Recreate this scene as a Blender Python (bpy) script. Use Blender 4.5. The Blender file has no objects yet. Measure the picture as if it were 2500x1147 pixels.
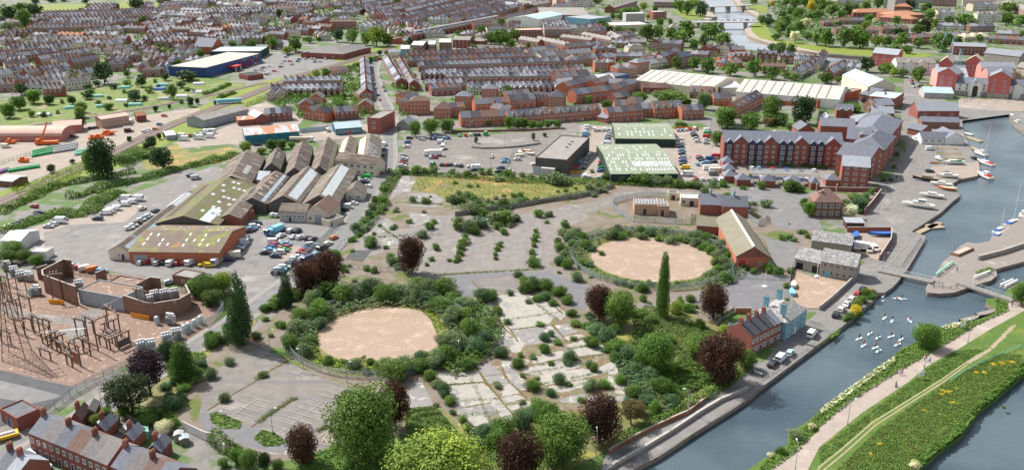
import bpy,math,random
import numpy as np
from mathutils import Vector,Matrix,geometry
random.seed(7)
R=math.radians
scene=bpy.context.scene
COL=scene.collection
# camera
FPX,PITCH,HC=2150.0,R(19.47),116.0
cp,sp=math.cos(PITCH),math.sin(PITCH)
cam_d=bpy.data.cameras.new('camera');cam=bpy.data.objects.new('camera',cam_d);COL.objects.link(cam)
cam.location=(0,0,HC);cam.rotation_euler=(math.pi/2-PITCH,0,0)
cam_d.sensor_width=36;cam_d.lens=36*FPX/2500;cam_d.clip_start=1;cam_d.clip_end=9000
scene.camera=cam
# sky and sun
SUN_EL,SH=R(47),Vector((0.80,-0.60))
world=bpy.data.worlds.new("World");scene.world=world;world.use_nodes=True
wn=world.node_tree.nodes;bg=wn['Background']
sky=wn.new('ShaderNodeTexSky');sky.sky_type='NISHITA';sky.sun_disc=False
sky.sun_elevation=SUN_EL
sx_,sy_=-SH.x,-SH.y
sky.sun_rotation=math.atan2(sx_,sy_)
sky.air_density=1.2;sky.dust_density=1.5
hs=wn.new('ShaderNodeHueSaturation');hs.inputs['Saturation'].default_value=.5;hs.inputs['Value'].default_value=1.15;world.node_tree.links.new(sky.outputs[0],hs.inputs['Color']);world.node_tree.links.new(hs.outputs[0],bg.inputs[0]);bg.inputs[1].default_value=0.105
sd=bpy.data.lights.new('sun','SUN');sd.energy=5.0;sd.angle=R(0.6);sd.color=(1,0.96,0.90)
so=bpy.data.objects.new('sun',sd);COL.objects.link(so)
tosun=Vector((sx_*math.cos(SUN_EL),sy_*math.cos(SUN_EL),math.sin(SUN_EL))).normalized()
so.rotation_euler=tosun.to_track_quat('Z','Y').to_euler()
so.location=(0,0,300)
scene.view_settings.view_transform='Standard';scene.view_settings.look='None'
scene.view_settings.exposure=0.58;scene.view_settings.gamma=1
scene.render.engine='CYCLES'
scene.cycles.max_bounces=4;scene.cycles.diffuse_bounces=2;scene.cycles.glossy_bounces=2
scene.cycles.transmission_bounces=2;scene.cycles.transparent_max_bounces=4
# survey: picture point -> ground
def W(px,py,z=0.0):
 dx=(px-1250)/FPX;dy=(573.5-py)/FPX
 v=Vector((dx,cp+dy*sp,-sp+dy*cp))
 t=(z-HC)/v.z
 return Vector((v.x*t,v.y*t,z))
def sx(py):return(py+187)*cp/HC
SH_={k:v for k,v in zip('ABCDEFGHIJ',[(x,y,3.956)for y in(0,280)for x in range(0,2500,500)])}
SH_.update({k:(x,560,3.824)for k,x in zip('KLMNO',range(0,2500,500))})
SH_['U']=(1220,49,2.4535)
SH_.update({k:(x,850,3.862)for k,x in zip('PQRST',range(0,2500,500))})
def q(s):
 """'C 10 20 30 40 Z 1200 500' -> list of picture points (letters are survey sheets, Z the whole picture)"""
 out=[];o=(0,0,1);t=s.split();i=0
 while i<len(t):
  if t[i].isalpha():
   o=(0,0,1)if t[i]=='Z' else SH_[t[i]];i+=1
  else:
   out.append((o[0]+float(t[i])/o[2],o[1]+float(t[i+1])/o[2]));i+=2
 return out
def qw(s,z=0.0):return[W(x,y,z)for x,y in q(s)]
# objects, labels
REG=[]
def reg(o,desc,where,cat,group=None):
 REG.append((o,desc,where,cat,group));return o
def empty(name,loc,rz=0.0):
 o=bpy.data.objects.new(name,None);COL.objects.link(o);o.location=loc;o.rotation_euler=(0,0,rz)
 o.empty_display_size=0.5;return o
def link(name,me,parent=None,loc=(0,0,0),rot=(0,0,0),sc=None,mats=None):
 o=bpy.data.objects.new(name,me);COL.objects.link(o)
 if parent:o.parent=parent
 o.location=loc;o.rotation_euler=rot if not isinstance(rot,(int,float))else(0,0,rot)
 if sc is not None:o.scale=sc if not isinstance(sc,(int,float))else(sc,sc,sc)
 if mats:
  for i,m in enumerate(mats):
   if m:o.material_slots[i].link='OBJECT';o.material_slots[i].material=m
 return o
def struct(o,kind='structure'):o['kind']=kind;return o
ORD='first second third fourth fifth sixth seventh eighth ninth tenth eleventh twelfth thirteenth fourteenth fifteenth sixteenth seventeenth eighteenth nineteenth'.split()
TENS='twentieth thirtieth fortieth fiftieth sixtieth seventieth eightieth ninetieth'.split()
TEN='twenty thirty forty fifty sixty seventy eighty ninety'.split()
def ordn(n):
 if n<20:return ORD[n-1]
 return TENS[n//10-2]if n%10==0 else TEN[n//10-2]+'-'+ORD[n%10-1]
def finish_labels():
 sets={}
 for r in REG:sets.setdefault((r[1],r[2]),[]).append(r)
 for(desc,where),rs in sets.items():
  rs.sort(key=lambda r:r[0].location.x/max(1,r[0].location.y))
  for i,r in enumerate(rs):
   o=r[0];n=len(rs)
   if len(f'{desc} {where}'.split())>11 and n>1:desc=desc.split(' with ')[0]
   if n==1:lab=f'{desc} {where}'
   elif i==n-1:lab=f'{desc}, rightmost {where}'
   elif i==0:lab=f'{desc}, leftmost {where}'
   else:lab=f'{desc}, {ordn(i+1)} from left {where}'
   if len(lab.split())>16:lab=lab.replace(desc,r[3],1)
   o['label']=lab.strip();o['category']=r[3]
   if r[4]:o['group']=r[4]
   # materials
MATS={}
def M(name,c,c2=None,s=1.0,rough=.85,over=None,obj=0.0,corr=None,metal=0.0,bump=0.0,det=4.0,over2=None,spec=.3,streak=None,trans=0,w=True,cont=(.35,.65)):
 """noise mix of c and c2; over=(colour, scale, threshold, softness[, stretch]) patches; obj: value change per object"""
 if name in MATS:return MATS[name]
 m=bpy.data.materials.new(name);m.use_nodes=True;MATS[name]=m
 nt=m.node_tree;N=nt.nodes;L=nt.links
 b=N['Principled BSDF'];b.inputs['Roughness'].default_value=rough;b.inputs['Metallic'].default_value=metal
 b.inputs['Specular IOR Level'].default_value=spec
 tc=N.new('ShaderNodeTexCoord');info=N.new('ShaderNodeObjectInfo')
 def noise(scale,det=4.0,stretch=None,rou=.6):
  n=N.new('ShaderNodeTexNoise');n.noise_dimensions='4D'
  n.inputs['Scale'].default_value=scale;n.inputs['Detail'].default_value=det;n.inputs['Roughness'].default_value=rou
  src=tc.outputs['Object']
  if stretch:
   mp=N.new('ShaderNodeMapping');mp.inputs['Scale'].default_value=stretch[:3]
   if len(stretch)>3:mp.inputs['Rotation'].default_value=(0,0,stretch[3])
   L.new(src,mp.inputs[0]);src=mp.outputs[0]
  L.new(src,n.inputs['Vector'])
  if w:
   mm=N.new('ShaderNodeMath');mm.operation='MULTIPLY';mm.inputs[1].default_value=50
   L.new(info.outputs['Random'],mm.inputs[0]);L.new(mm.outputs[0],n.inputs['W'])
  return n.outputs['Fac']
 def ramp(v,lo,hi):
  r=N.new('ShaderNodeMapRange');r.inputs[1].default_value=lo;r.inputs[2].default_value=hi
  L.new(v,r.inputs[0]);return r.outputs[0]
 def mix(f,a,bcol):
  x=N.new('ShaderNodeMix');x.data_type='RGBA'
  if isinstance(f,float):x.inputs[0].default_value=f
  else:L.new(f,x.inputs[0])
  for k,v in((6,a),(7,bcol)):
   if isinstance(v,tuple):x.inputs[k].default_value=(*v,1)
   else:L.new(v,x.inputs[k])
  return x.outputs[2]
 if c2 is None:c2=tuple(v*.82 for v in c)
 nz=noise(s,det);col=mix(ramp(nz,*cont),c,c2)
 for ov in(over,over2):
  if ov:
   st=ov[4]if len(ov)>4 else None
   col=mix(ramp(noise(ov[1],5.0,st,.65),ov[2],ov[2]+ov[3]),col,ov[0])
 if streak:
  col=mix(ramp(noise(streak[1],3.0,streak[2]),.5,.62),col,streak[0])
 if corr:
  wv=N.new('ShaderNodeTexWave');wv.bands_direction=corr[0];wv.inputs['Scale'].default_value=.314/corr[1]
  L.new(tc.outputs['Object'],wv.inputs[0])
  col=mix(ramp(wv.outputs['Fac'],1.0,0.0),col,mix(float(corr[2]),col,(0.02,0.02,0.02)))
 if obj:
  hsv=N.new('ShaderNodeHueSaturation');r=N.new('ShaderNodeMapRange')
  r.inputs[3].default_value=1-obj;r.inputs[4].default_value=1+obj
  L.new(info.outputs['Random'],r.inputs[0]);L.new(r.outputs[0],hsv.inputs['Value']);L.new(col,hsv.inputs['Color']);col=hsv.outputs[0]
 L.new(col,b.inputs['Base Color'])
 if bump:
  bp=N.new('ShaderNodeBump');bp.inputs['Strength'].default_value=1;bp.inputs['Distance'].default_value=bump
  L.new(nz,bp.inputs['Height']);L.new(bp.outputs[0],b.inputs['Normal'])
 if trans:
  t=N.new('ShaderNodeBsdfTranslucent');L.new(col,t.inputs[0]);ms=N.new('ShaderNodeMixShader');ms.inputs[0].default_value=trans
  L.new(b.outputs[0],ms.inputs[1]);L.new(t.outputs[0],ms.inputs[2]);L.new(ms.outputs[0],N['Material Output'].inputs[0])
 return m
def flat(name,c,rough=.6,metal=0.0,spec=.4):return M(name,c,tuple(v*.9 for v in c),2.0,rough,metal=metal,spec=spec,det=2)
M('brick',(.29,.10,.075),(.225,.078,.06),1.3,obj=.2,over=((.42,.17,.12),.5,.6,.1))
M('brick_dark',(.25,.085,.062),(.32,.12,.085),1.3,obj=.15,over=((.13,.07,.06),.4,.58,.1))
M('brick_orange',(.45,.15,.08),(.36,.11,.06),1.3,obj=.12)
M('brick_brown',(.23,.125,.088),(.16,.09,.065),1.3,obj=.12,over=((.36,.24,.18),.6,.6,.1))
M('brick_pale',(.44,.28,.19),(.36,.21,.14),1.3,obj=.1)
M('render_white',(.78,.76,.72),(.68,.66,.62),.5,obj=.08)
M('render_cream',(.66,.58,.45),(.58,.50,.38),.5,obj=.1)
M('render_pink',(.62,.42,.34),(.55,.36,.30),.5,obj=.12)
M('render_coral',(.48,.13,.11),(.42,.11,.10),.4,obj=.05)
M('render_salmon',(.66,.28,.24),(.6,.24,.2),.4,obj=.05)
M('render_blue',(.19,.38,.45),(.155,.32,.39),.4)
M('render_grey',(.45,.43,.40),(.36,.34,.32),.5,obj=.15)
M('stone',(.38,.33,.29),(.24,.21,.19),2.2,over=((.50,.46,.42),1.5,.58,.1),bump=.05)
M('slate',(.155,.162,.195),(.11,.115,.14),1.5,rough=.75,obj=.32,over=((.24,.23,.23),.6,.58,.15),spec=.25)
M('slate_b',(.10,.095,.11),(.07,.068,.08),1.5,rough=.8,spec=.2)
M('slate_light',(.28,.295,.325),(.22,.23,.255),1.2,rough=.72,obj=.25,spec=.25)
M('tile_brown',(.20,.12,.095),(.14,.09,.075),1.5,obj=.25,over=((.25,.18,.14),.8,.6,.12))
M('tile_orange',(.42,.20,.11),(.32,.15,.09),1.0,obj=.15,over=((.26,.16,.12),.3,.55,.2))
M('tile_grey',(.185,.165,.165),(.13,.12,.12),1.4,obj=.2)
M('stone_slate',(.33,.32,.31),(.16,.16,.16),1.4,over=((.50,.49,.46),1.2,.56,.06),rough=.8)
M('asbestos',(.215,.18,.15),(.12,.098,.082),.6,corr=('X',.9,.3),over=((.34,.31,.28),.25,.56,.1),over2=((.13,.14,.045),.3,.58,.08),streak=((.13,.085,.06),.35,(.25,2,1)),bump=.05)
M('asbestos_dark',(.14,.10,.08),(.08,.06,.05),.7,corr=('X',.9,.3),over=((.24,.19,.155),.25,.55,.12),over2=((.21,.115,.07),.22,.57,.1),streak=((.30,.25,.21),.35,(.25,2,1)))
M('moss_roof',(.085,.11,.03),(.15,.145,.045),.35,over=((.15,.115,.085),.4,.47,.08),over2=((.10,.075,.06),.12,.57,.08),bump=.08)
M('moss_tile',(.19,.145,.115),(.13,.10,.08),.8,over=((.20,.21,.05),.12,.53,.1),over2=((.28,.16,.06),.16,.6,.05),bump=.08)
M('gable_timber',(.13,.115,.105),(.075,.07,.065),1.0,corr=('X',.5,.25))
M('skylight',(.55,.57,.56),(.42,.45,.45),.8,rough=.35)
M('skylight_blue',(.38,.47,.50),(.28,.36,.40),.6,rough=.3)
M('rail_cream',(.60,.56,.46),(.52,.47,.38),.3,obj=.05)
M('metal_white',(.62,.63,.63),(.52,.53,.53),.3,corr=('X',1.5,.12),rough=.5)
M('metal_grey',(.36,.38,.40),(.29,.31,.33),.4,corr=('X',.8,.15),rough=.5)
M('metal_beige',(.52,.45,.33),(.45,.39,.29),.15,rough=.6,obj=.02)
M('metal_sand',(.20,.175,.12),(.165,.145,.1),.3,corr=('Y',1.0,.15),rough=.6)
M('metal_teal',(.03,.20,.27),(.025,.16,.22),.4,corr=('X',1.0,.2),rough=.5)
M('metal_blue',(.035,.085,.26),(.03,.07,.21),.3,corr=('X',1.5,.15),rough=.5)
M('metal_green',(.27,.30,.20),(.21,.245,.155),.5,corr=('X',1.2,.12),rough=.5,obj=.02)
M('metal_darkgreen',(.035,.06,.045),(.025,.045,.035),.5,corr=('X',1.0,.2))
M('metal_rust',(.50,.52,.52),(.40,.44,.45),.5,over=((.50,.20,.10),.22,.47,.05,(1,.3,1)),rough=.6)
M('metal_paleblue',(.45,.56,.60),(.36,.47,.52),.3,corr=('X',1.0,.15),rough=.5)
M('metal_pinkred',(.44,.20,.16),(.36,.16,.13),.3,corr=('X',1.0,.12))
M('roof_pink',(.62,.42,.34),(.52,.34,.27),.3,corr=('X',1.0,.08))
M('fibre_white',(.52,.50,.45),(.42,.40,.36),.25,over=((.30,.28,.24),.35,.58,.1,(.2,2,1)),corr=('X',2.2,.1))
M('concrete',(.42,.39,.36),(.33,.31,.28),.6,over=((.25,.22,.19),.3,.6,.1))
M('flat_roof',(.27,.25,.23),(.21,.195,.18),.3,over=((.34,.32,.29),.15,.58,.1))
M('felt',(.14,.14,.15),(.10,.10,.11),.5)
M('wood_pale',(.40,.31,.21),(.30,.23,.16),1.0,obj=.1)
M('wood_grey',(.27,.25,.22),(.20,.18,.16),1.0,corr=('X',.4,.2),obj=.1)
M('wood_dark',(.09,.06,.045),(.06,.04,.03),1.0)
flat('white_paint',(.75,.75,.73));flat('black_paint',(.02,.02,.022),.4);flat('navy_paint',(.018,.045,.10),.5)
flat('red_paint',(.52,.03,.03));flat('blue_paint',(.03,.13,.42));flat('green_paint',(.04,.34,.12));flat('orange_paint',(.72,.14,.02))
flat('yellow_paint',(.75,.48,.02));flat('teal_paint',(.05,.40,.45));flat('grey_paint',(.35,.36,.37));flat('terracotta',(.50,.24,.11))
flat('mint_paint',(.22,.52,.40));flat('pink_paint',(.65,.12,.25));flat('purple_paint',(.22,.12,.30));flat('skyblue_paint',(.20,.50,.62))
flat('steel',(.42,.44,.46),.45,.6);flat('galv',(.44,.50,.53),.5,.3);flat('rust',(.16,.08,.05));flat('rubber',(.02,.02,.02),.8)
flat('skin',(.50,.28,.19));flat('hair',(.06,.04,.03));flat('denim',(.05,.08,.16));flat('orange_guard',(.80,.32,.02))
M('glass',(.035,.045,.055),(.06,.07,.08),.5,rough=.12,spec=.7,obj=.3)
M('glass_blue',(.10,.24,.34),(.16,.32,.42),.3,rough=.15,spec=.7)
M('solar',(.02,.025,.05),(.03,.035,.07),.5,rough=.2,spec=.7)
CARP=[]
for nm,c in(('white',(.75,.75,.75)),('silver',(.45,.47,.49)),('grey',(.16,.17,.19)),('black',(.02,.02,.025)),('blue',(.03,.11,.32)),('red',(.42,.02,.03)),('navy',(.02,.035,.09)),
('green',(.02,.32,.06)),('yellow',(.80,.50,.02)),('orange',(.62,.16,.03)),('cream',(.70,.66,.52)),('skyblue',(.20,.42,.55)),('mint',(.45,.66,.60))):
 CARP.append(M('car_'+nm,c,tuple(v*.95 for v in c),1,rough=.28,spec=.6,obj=.06,metal=.0));
LB=1.7
def leafm(n,a,b,c=None,obj=.22):
 a,b=((v[0]*LB*1.12,v[1]*LB,v[2]*LB)for v in(a,b));c=tuple(v*LB for v in c)if c else None
 return M(n,a,b,1.1,rough=.7,obj=obj,over=(c or tuple(v*1.5 for v in a),.5,.56,.1),trans=.25,spec=.25,det=2)
leafm('leaf_green',(.068,.138,.022),(.04,.09,.016));leafm('leaf_dark',(.028,.065,.02),(.018,.045,.014),(.05,.10,.03))
leafm('leaf_lime',(.135,.20,.024),(.08,.135,.02),(.21,.25,.035));leafm('leaf_copper',(.048,.024,.014),(.032,.017,.011),(.11,.045,.024))
leafm('leaf_purple',(.026,.017,.022),(.017,.012,.015),(.06,.035,.05));leafm('leaf_grey',(.10,.15,.065),(.065,.11,.045),(.17,.21,.11))
leafm('leaf_blue',(.058,.115,.045),(.036,.078,.032),(.10,.165,.075));leafm('leaf_mid',(.08,.145,.026),(.045,.09,.018),(.125,.18,.04))
leafm('leaf_pine',(.035,.055,.018),(.022,.036,.013),(.06,.075,.025));leafm('leaf_yellow',(.38,.33,.03),(.26,.24,.02),(.5,.4,.03))
leafm('leaf_blossom',(.45,.46,.32),(.18,.24,.08),(.6,.6,.45));leafm('leaf_brown',(.125,.105,.04),(.085,.075,.03),(.16,.13,.05))
M('bark',(.10,.075,.055),(.07,.05,.04),2.0)
# mesh builder
class MB:
 def __init__(s):s.v=[];s.f=[];s.m=[];s.ms=[]
 def mi(s,mat):
  if mat not in s.ms:s.ms.append(mat)
  return s.ms.index(mat)
 def poly(s,pts,mat):
  n=len(s.v);s.v+=[tuple(p)for p in pts];s.f.append(tuple(range(n,n+len(pts))));s.m.append(s.mi(mat))
 def box(s,x0,x1,y0,y1,z0,z1,mat,taper=0):
  n=len(s.v);t=taper
  s.v+=[(x0,y0,z0),(x1,y0,z0),(x1,y1,z0),(x0,y1,z0),(x0+t,y0+t,z1),(x1-t,y0+t,z1),(x1-t,y1-t,z1),(x0+t,y1-t,z1)]
  for f in((0,3,2,1),(4,5,6,7),(0,1,5,4),(1,2,6,5),(2,3,7,6),(3,0,4,7)):
   s.f.append(tuple(n+i for i in f));s.m.append(s.mi(mat))
 def tube(s,a,b,r0,r1,mat,n=6,cap=True):
  a=Vector(a);b=Vector(b);d=(b-a).normalized();u=d.orthogonal().normalized();w=d.cross(u);k=len(s.v)
  for c,r in((a,r0),(b,r1)):
   for i in range(n):
    t=2*math.pi*i/n;s.v.append(tuple(c+u*math.cos(t)*r+w*math.sin(t)*r))
  for i in range(n):
   j=(i+1)%n;s.f.append((k+i,k+j,k+n+j,k+n+i));s.m.append(s.mi(mat))
  if cap:
   s.f.append(tuple(k+n+i for i in range(n)));s.m.append(s.mi(mat));s.f.append(tuple(k+n-1-i for i in range(n)));s.m.append(s.mi(mat))
 def lathe(s,prof,mat,n=10,o=(0,0,0)):
  k=len(s.v)
  for r,z in prof:
   for i in range(n):
    t=2*math.pi*i/n;s.v.append((o[0]+r*math.cos(t),o[1]+r*math.sin(t),o[2]+z))
  for j in range(len(prof)-1):
   for i in range(n):
    i2=(i+1)%n;s.f.append((k+j*n+i,k+j*n+i2,k+j*n+n+i2,k+j*n+n+i));s.m.append(s.mi(mat))
  s.f.append(tuple(k+(len(prof)-1)*n+i for i in range(n)));s.m.append(s.mi(mat))
 def slab(s,pts,th,mat):
  """closed slab hanging th under polygon pts"""
  n=len(pts);k=len(s.v);s.v+=[tuple(p)for p in pts]+[(p[0],p[1],p[2]-th)for p in pts]
  s.f.append(tuple(range(k,k+n)));s.m.append(s.mi(mat));s.f.append(tuple(range(k+2*n-1,k+n-1,-1)));s.m.append(s.mi(mat))
  for i in range(n):
   j=(i+1)%n;s.f.append((k+i,k+n+i,k+n+j,k+j));s.m.append(s.mi(mat))
 def add(s,o,mx):
  n=len(s.v);s.v+=[tuple(mx@Vector(p))for p in o.v];idx=[s.mi(m)for m in o.ms]
  s.f+=[tuple(n+i for i in f)for f in o.f];s.m+=[idx[i]for i in o.m]
 def mesh(s,name='mesh'):
  me=bpy.data.meshes.new(name);me.from_pydata(s.v,[],s.f)
  for m in s.ms:me.materials.append(MATS[m]if isinstance(m,str)else m)
  me.polygons.foreach_set('material_index',s.m);me.update();return me
 def obj(s,name,parent=None,**k):return link(name,s.mesh(name),parent,**k)
_win={}
def window_mesh(w,h,frame='white_paint',glass='glass',bars=1):
 k=(round(w,1),round(h,1),frame,glass,bars)
 if k not in _win:
  m=MB();t=.14
  m.box(-w/2,w/2,-.06,.03,0,t,frame);m.box(-w/2,w/2,-.06,.03,h-t,h,frame)
  m.box(-w/2,-w/2+t,-.06,.03,t,h-t,frame);m.box(w/2-t,w/2,-.06,.03,t,h-t,frame)
  for i in range(bars):
   x=-w/2+w*(i+1)/(bars+1);m.box(x-.04,x+.04,-.055,.03,t,h-t,frame)
  m.poly([(-w/2+t,-.03,t),(w/2-t,-.03,t),(w/2-t,-.03,h-t),(-w/2+t,-.03,h-t)],glass)
  m.box(-w/2-.08,w/2+.08,-.14,.0,-.1,-.004,'concrete')
  _win[k]=m
 return _win[k]
_wme={}
def window_me(*a,**k):
 mb=window_mesh(*a,**k)
 if id(mb)not in _wme:_wme[id(mb)]=mb.mesh('window')
 return _wme[id(mb)]
 # roofs
def roof_mb(w,d,h,rh,kind,mat,wall,ov=.3):
 """returns (roof, gable walls) in local x 0..w, y 0..d"""
 r=MB();g=MB();t=.16
 if kind=='g':
  sl=rh/(d/2);e=h-ov*sl
  r.slab([(-ov,-ov,e+.1),(w+ov,-ov,e+.1),(w+ov,d/2,h+rh+.1),(-ov,d/2,h+rh+.1)],t,mat)
  r.slab([(-ov,d/2,h+rh+.1),(w+ov,d/2,h+rh+.1),(w+ov,d+ov,e+.1),(-ov,d+ov,e+.1)],t,mat)
  for x in(0,w):g.poly([(x,0,h),(x,d,h),(x,d/2,h+rh-.05)],wall)
 elif kind=='gy':
  sl=rh/(w/2);e=h-ov*sl
  r.slab([(-ov,-ov,e+.1),(w/2,-ov,h+rh+.1),(w/2,d+ov,h+rh+.1),(-ov,d+ov,e+.1)],t,mat)
  r.slab([(w/2,-ov,h+rh+.1),(w+ov,-ov,e+.1),(w+ov,d+ov,e+.1),(w/2,d+ov,h+rh+.1)],t,mat)
  for y in(0,d):g.poly([(0,y,h),(w,y,h),(w/2,y,h+rh-.05)],wall)
 elif kind=='h':
  o=ov;z=h+.05
  if w>=d:a,b=(d/2,d/2),(w-d/2,d/2)
  else:a,b=(w/2,w/2),(w/2,d-w/2)
  A=(-o,-o,z);B=(w+o,-o,z);C=(w+o,d+o,z);D=(-o,d+o,z);E=(*a,h+rh);F=(*b,h+rh)
  if w>=d:fs=[(A,B,F,E),(B,C,F),(C,D,E,F),(D,A,E)]
  else:fs=[(A,B,E),(B,C,F,E),(C,D,F),(D,A,E,F)]
  for f in fs:r.poly(f,mat)
  r.poly((D,C,B,A),wall)
 elif kind=='m':
  r.slab([(-ov,-ov,h+.1),(w+ov,-ov,h+.1),(w+ov,d+ov,h+rh+.1),(-ov,d+ov,h+rh+.1)],t,mat)
  for x in(0,w):g.poly([(x,0,h),(x,d,h),(x,d,h+rh)],wall)
  g.poly([(0,d,h),(w,d,h),(w,d,h+rh),(0,d,h+rh)],wall)
 elif kind=='b':
  n=8;P=[(d/2-d/2*math.cos(math.pi*i/n),h+rh*math.sin(math.pi*i/n))for i in range(n+1)]
  for(y0,z0),(y1,z1)in zip(P,P[1:]):r.poly([(-.3,y0,z0),(w+.3,y0,z0),(w+.3,y1,z1),(-.3,y1,z1)],mat)
  for x in(0,w):g.poly([(x,y,z)for y,z in P],wall)
 else:
  p=.35;k=.25
  r.poly([(k,k,h+.02),(w-k,k,h+.02),(w-k,d-k,h+.02),(k,d-k,h+.02)],mat)
  for bx in((0,w,0,k),(0,w,d-k,d),(0,k,k,d-k),(w-k,w,k,d-k)):g.box(*bx,h,h+p,'concrete' if rh==0 else wall)
 return r,g
def chim_mb(n=4,h=1.6,wall='brick',w=.65,l=1.2):
 m=MB();m.box(-w/2,w/2,-l/2,l/2,-1.2,h,wall);m.box(-w/2-.06,w/2+.06,-l/2-.06,l/2+.06,h,h+.12,wall)
 return m
def pots_mb(n=4,h=1.6,l=1.2):
 m=MB()
 for i in range(n):m.tube((0,-l/2+l*(i+.5)/n,h+.12),(0,-l/2+l*(i+.5)/n,h+.55),.13,.10,'terracotta',6)
 return m
 # general building
WINP={}
def frame_of(a,b):
 ab=b-a;return ab.length,math.atan2(ab.y,ab.x)
def put_windows(root,face,w,d,rows,cols,ww,wh,z0,dz,frame='white_paint',glass='glass',m0=.5,bars=1,xs=None,name='window'):
 me=window_me(ww,wh,frame,glass,bars);L_=w if face in 'FB' else d
 for r_ in range(rows):
  for c_ in range(cols):
   u=m0+(L_-2*m0)*(c_+.5)/cols if xs is None else xs[c_]
   z=z0+dz*r_
   loc,rz={'F':((u,-.005,z),0),'R':((w+.005,u,z),math.pi/2),'L':((-.005,u,z),-math.pi/2),'B':((u,d+.005,z),math.pi)}[face]
   link(name,me,root,loc,rz)
def bld(name,desc,where,pts,d,h,rh,roof,wall,roofm,win=None,winL=None,winR=None,at='g',chim=(),gables=(),doors=(),cat='building',group=None,z0=0.0,ov=.3,frame='white_paint',base=None,d2=None):
 """pts: two picture points of the front wall (ground, or eaves when at='e')"""
 p=q(pts)if isinstance(pts,str)else pts
 zz=h if at=='e' else 0
 if isinstance(p[0],Vector):a,b=p[:2];p=p[:2]
 else:a=W(*p[0],zz+z0);b=W(*p[1],zz+z0)
 a.z=b.z=z0
 w,rz=frame_of(a,b)
 if len(p)>2:
  c=W(*p[2],zz+z0);nrm=Vector((-math.sin(rz),math.cos(rz)));d=abs((Vector((c.x,c.y))-Vector((b.x,b.y))).dot(nrm))
 root=empty(name,a,rz)
 wm=MB();wm.box(0,w,0,d,-.3,h,wall);rf,g=roof_mb(w,d,h,rh,roof,roofm,wall,ov)
 if base:wm.box(-.06,w+.06,-.06,d+.06,-.3,base[0],base[1])
 for gx,gw in gables:
  gh=rh*min(1,gw/(d*.8));y1=(gh/(rh/(d/2)))+.2 if roof in 'gh' else d/2
  wm.box(gx-gw/2,gx+gw/2,-.5,.0,-.3,h,wall)
  wm.poly([(gx-gw/2,-.5,h),(gx+gw/2,-.5,h),(gx,-.5,h+gh)],wall)
  for s in(-1,1):
   P=[(gx+s*(gw/2+.3),-.8,h-.15),(gx,-.8,h+gh+.12),(gx,y1,h+gh+.12),(gx+s*(gw/2+.3),.0,h-.15)]
   rf.slab(P if s<0 else P[::-1],.15,roofm)
 if g.v:wm.add(g,Matrix())
 wm.obj('wall',root);rf.obj('roof',root)
 def W_(face,spec):
  k=dict(rows=1,cols=3,ww=1.1,wh=1.3,z0=1.0,dz=2.8,frame=frame);k.update(spec);put_windows(root,face,w,d,**k)
 for f_,s_ in(('F',win),('L',winL),('R',winR)):
  if s_:
   for s1 in(s_ if isinstance(s_,(list,tuple))else[s_]):W_(f_,s1)
 for u,v in chim:
  ridge_z=h+rh if roof!='f' else h
  c=chim_mb(wall=wall).obj('chimney',root,loc=(u*w,v*d,ridge_z));pots_mb().obj('chimney_pots',c)
 for dd in doors:
  m=MB();f_,u,dw,dh,dm=dd
  m.box(-dw/2,dw/2,-.07,.03,0,dh,dm);m.box(-dw/2-.1,-dw/2,-.09,.03,0,dh+.1,'white_paint');m.box(dw/2,dw/2+.1,-.09,.03,0,dh+.1,'white_paint')
  loc,r_={'F':((u,-.005,0),0),'R':((w+.005,u,0),math.pi/2),'L':((-.005,u,0),-math.pi/2)}[f_]
  m.obj('door',root,loc=loc,rot=r_)
 reg(root,desc,where,cat,group)
 return root,w,d,h
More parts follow.
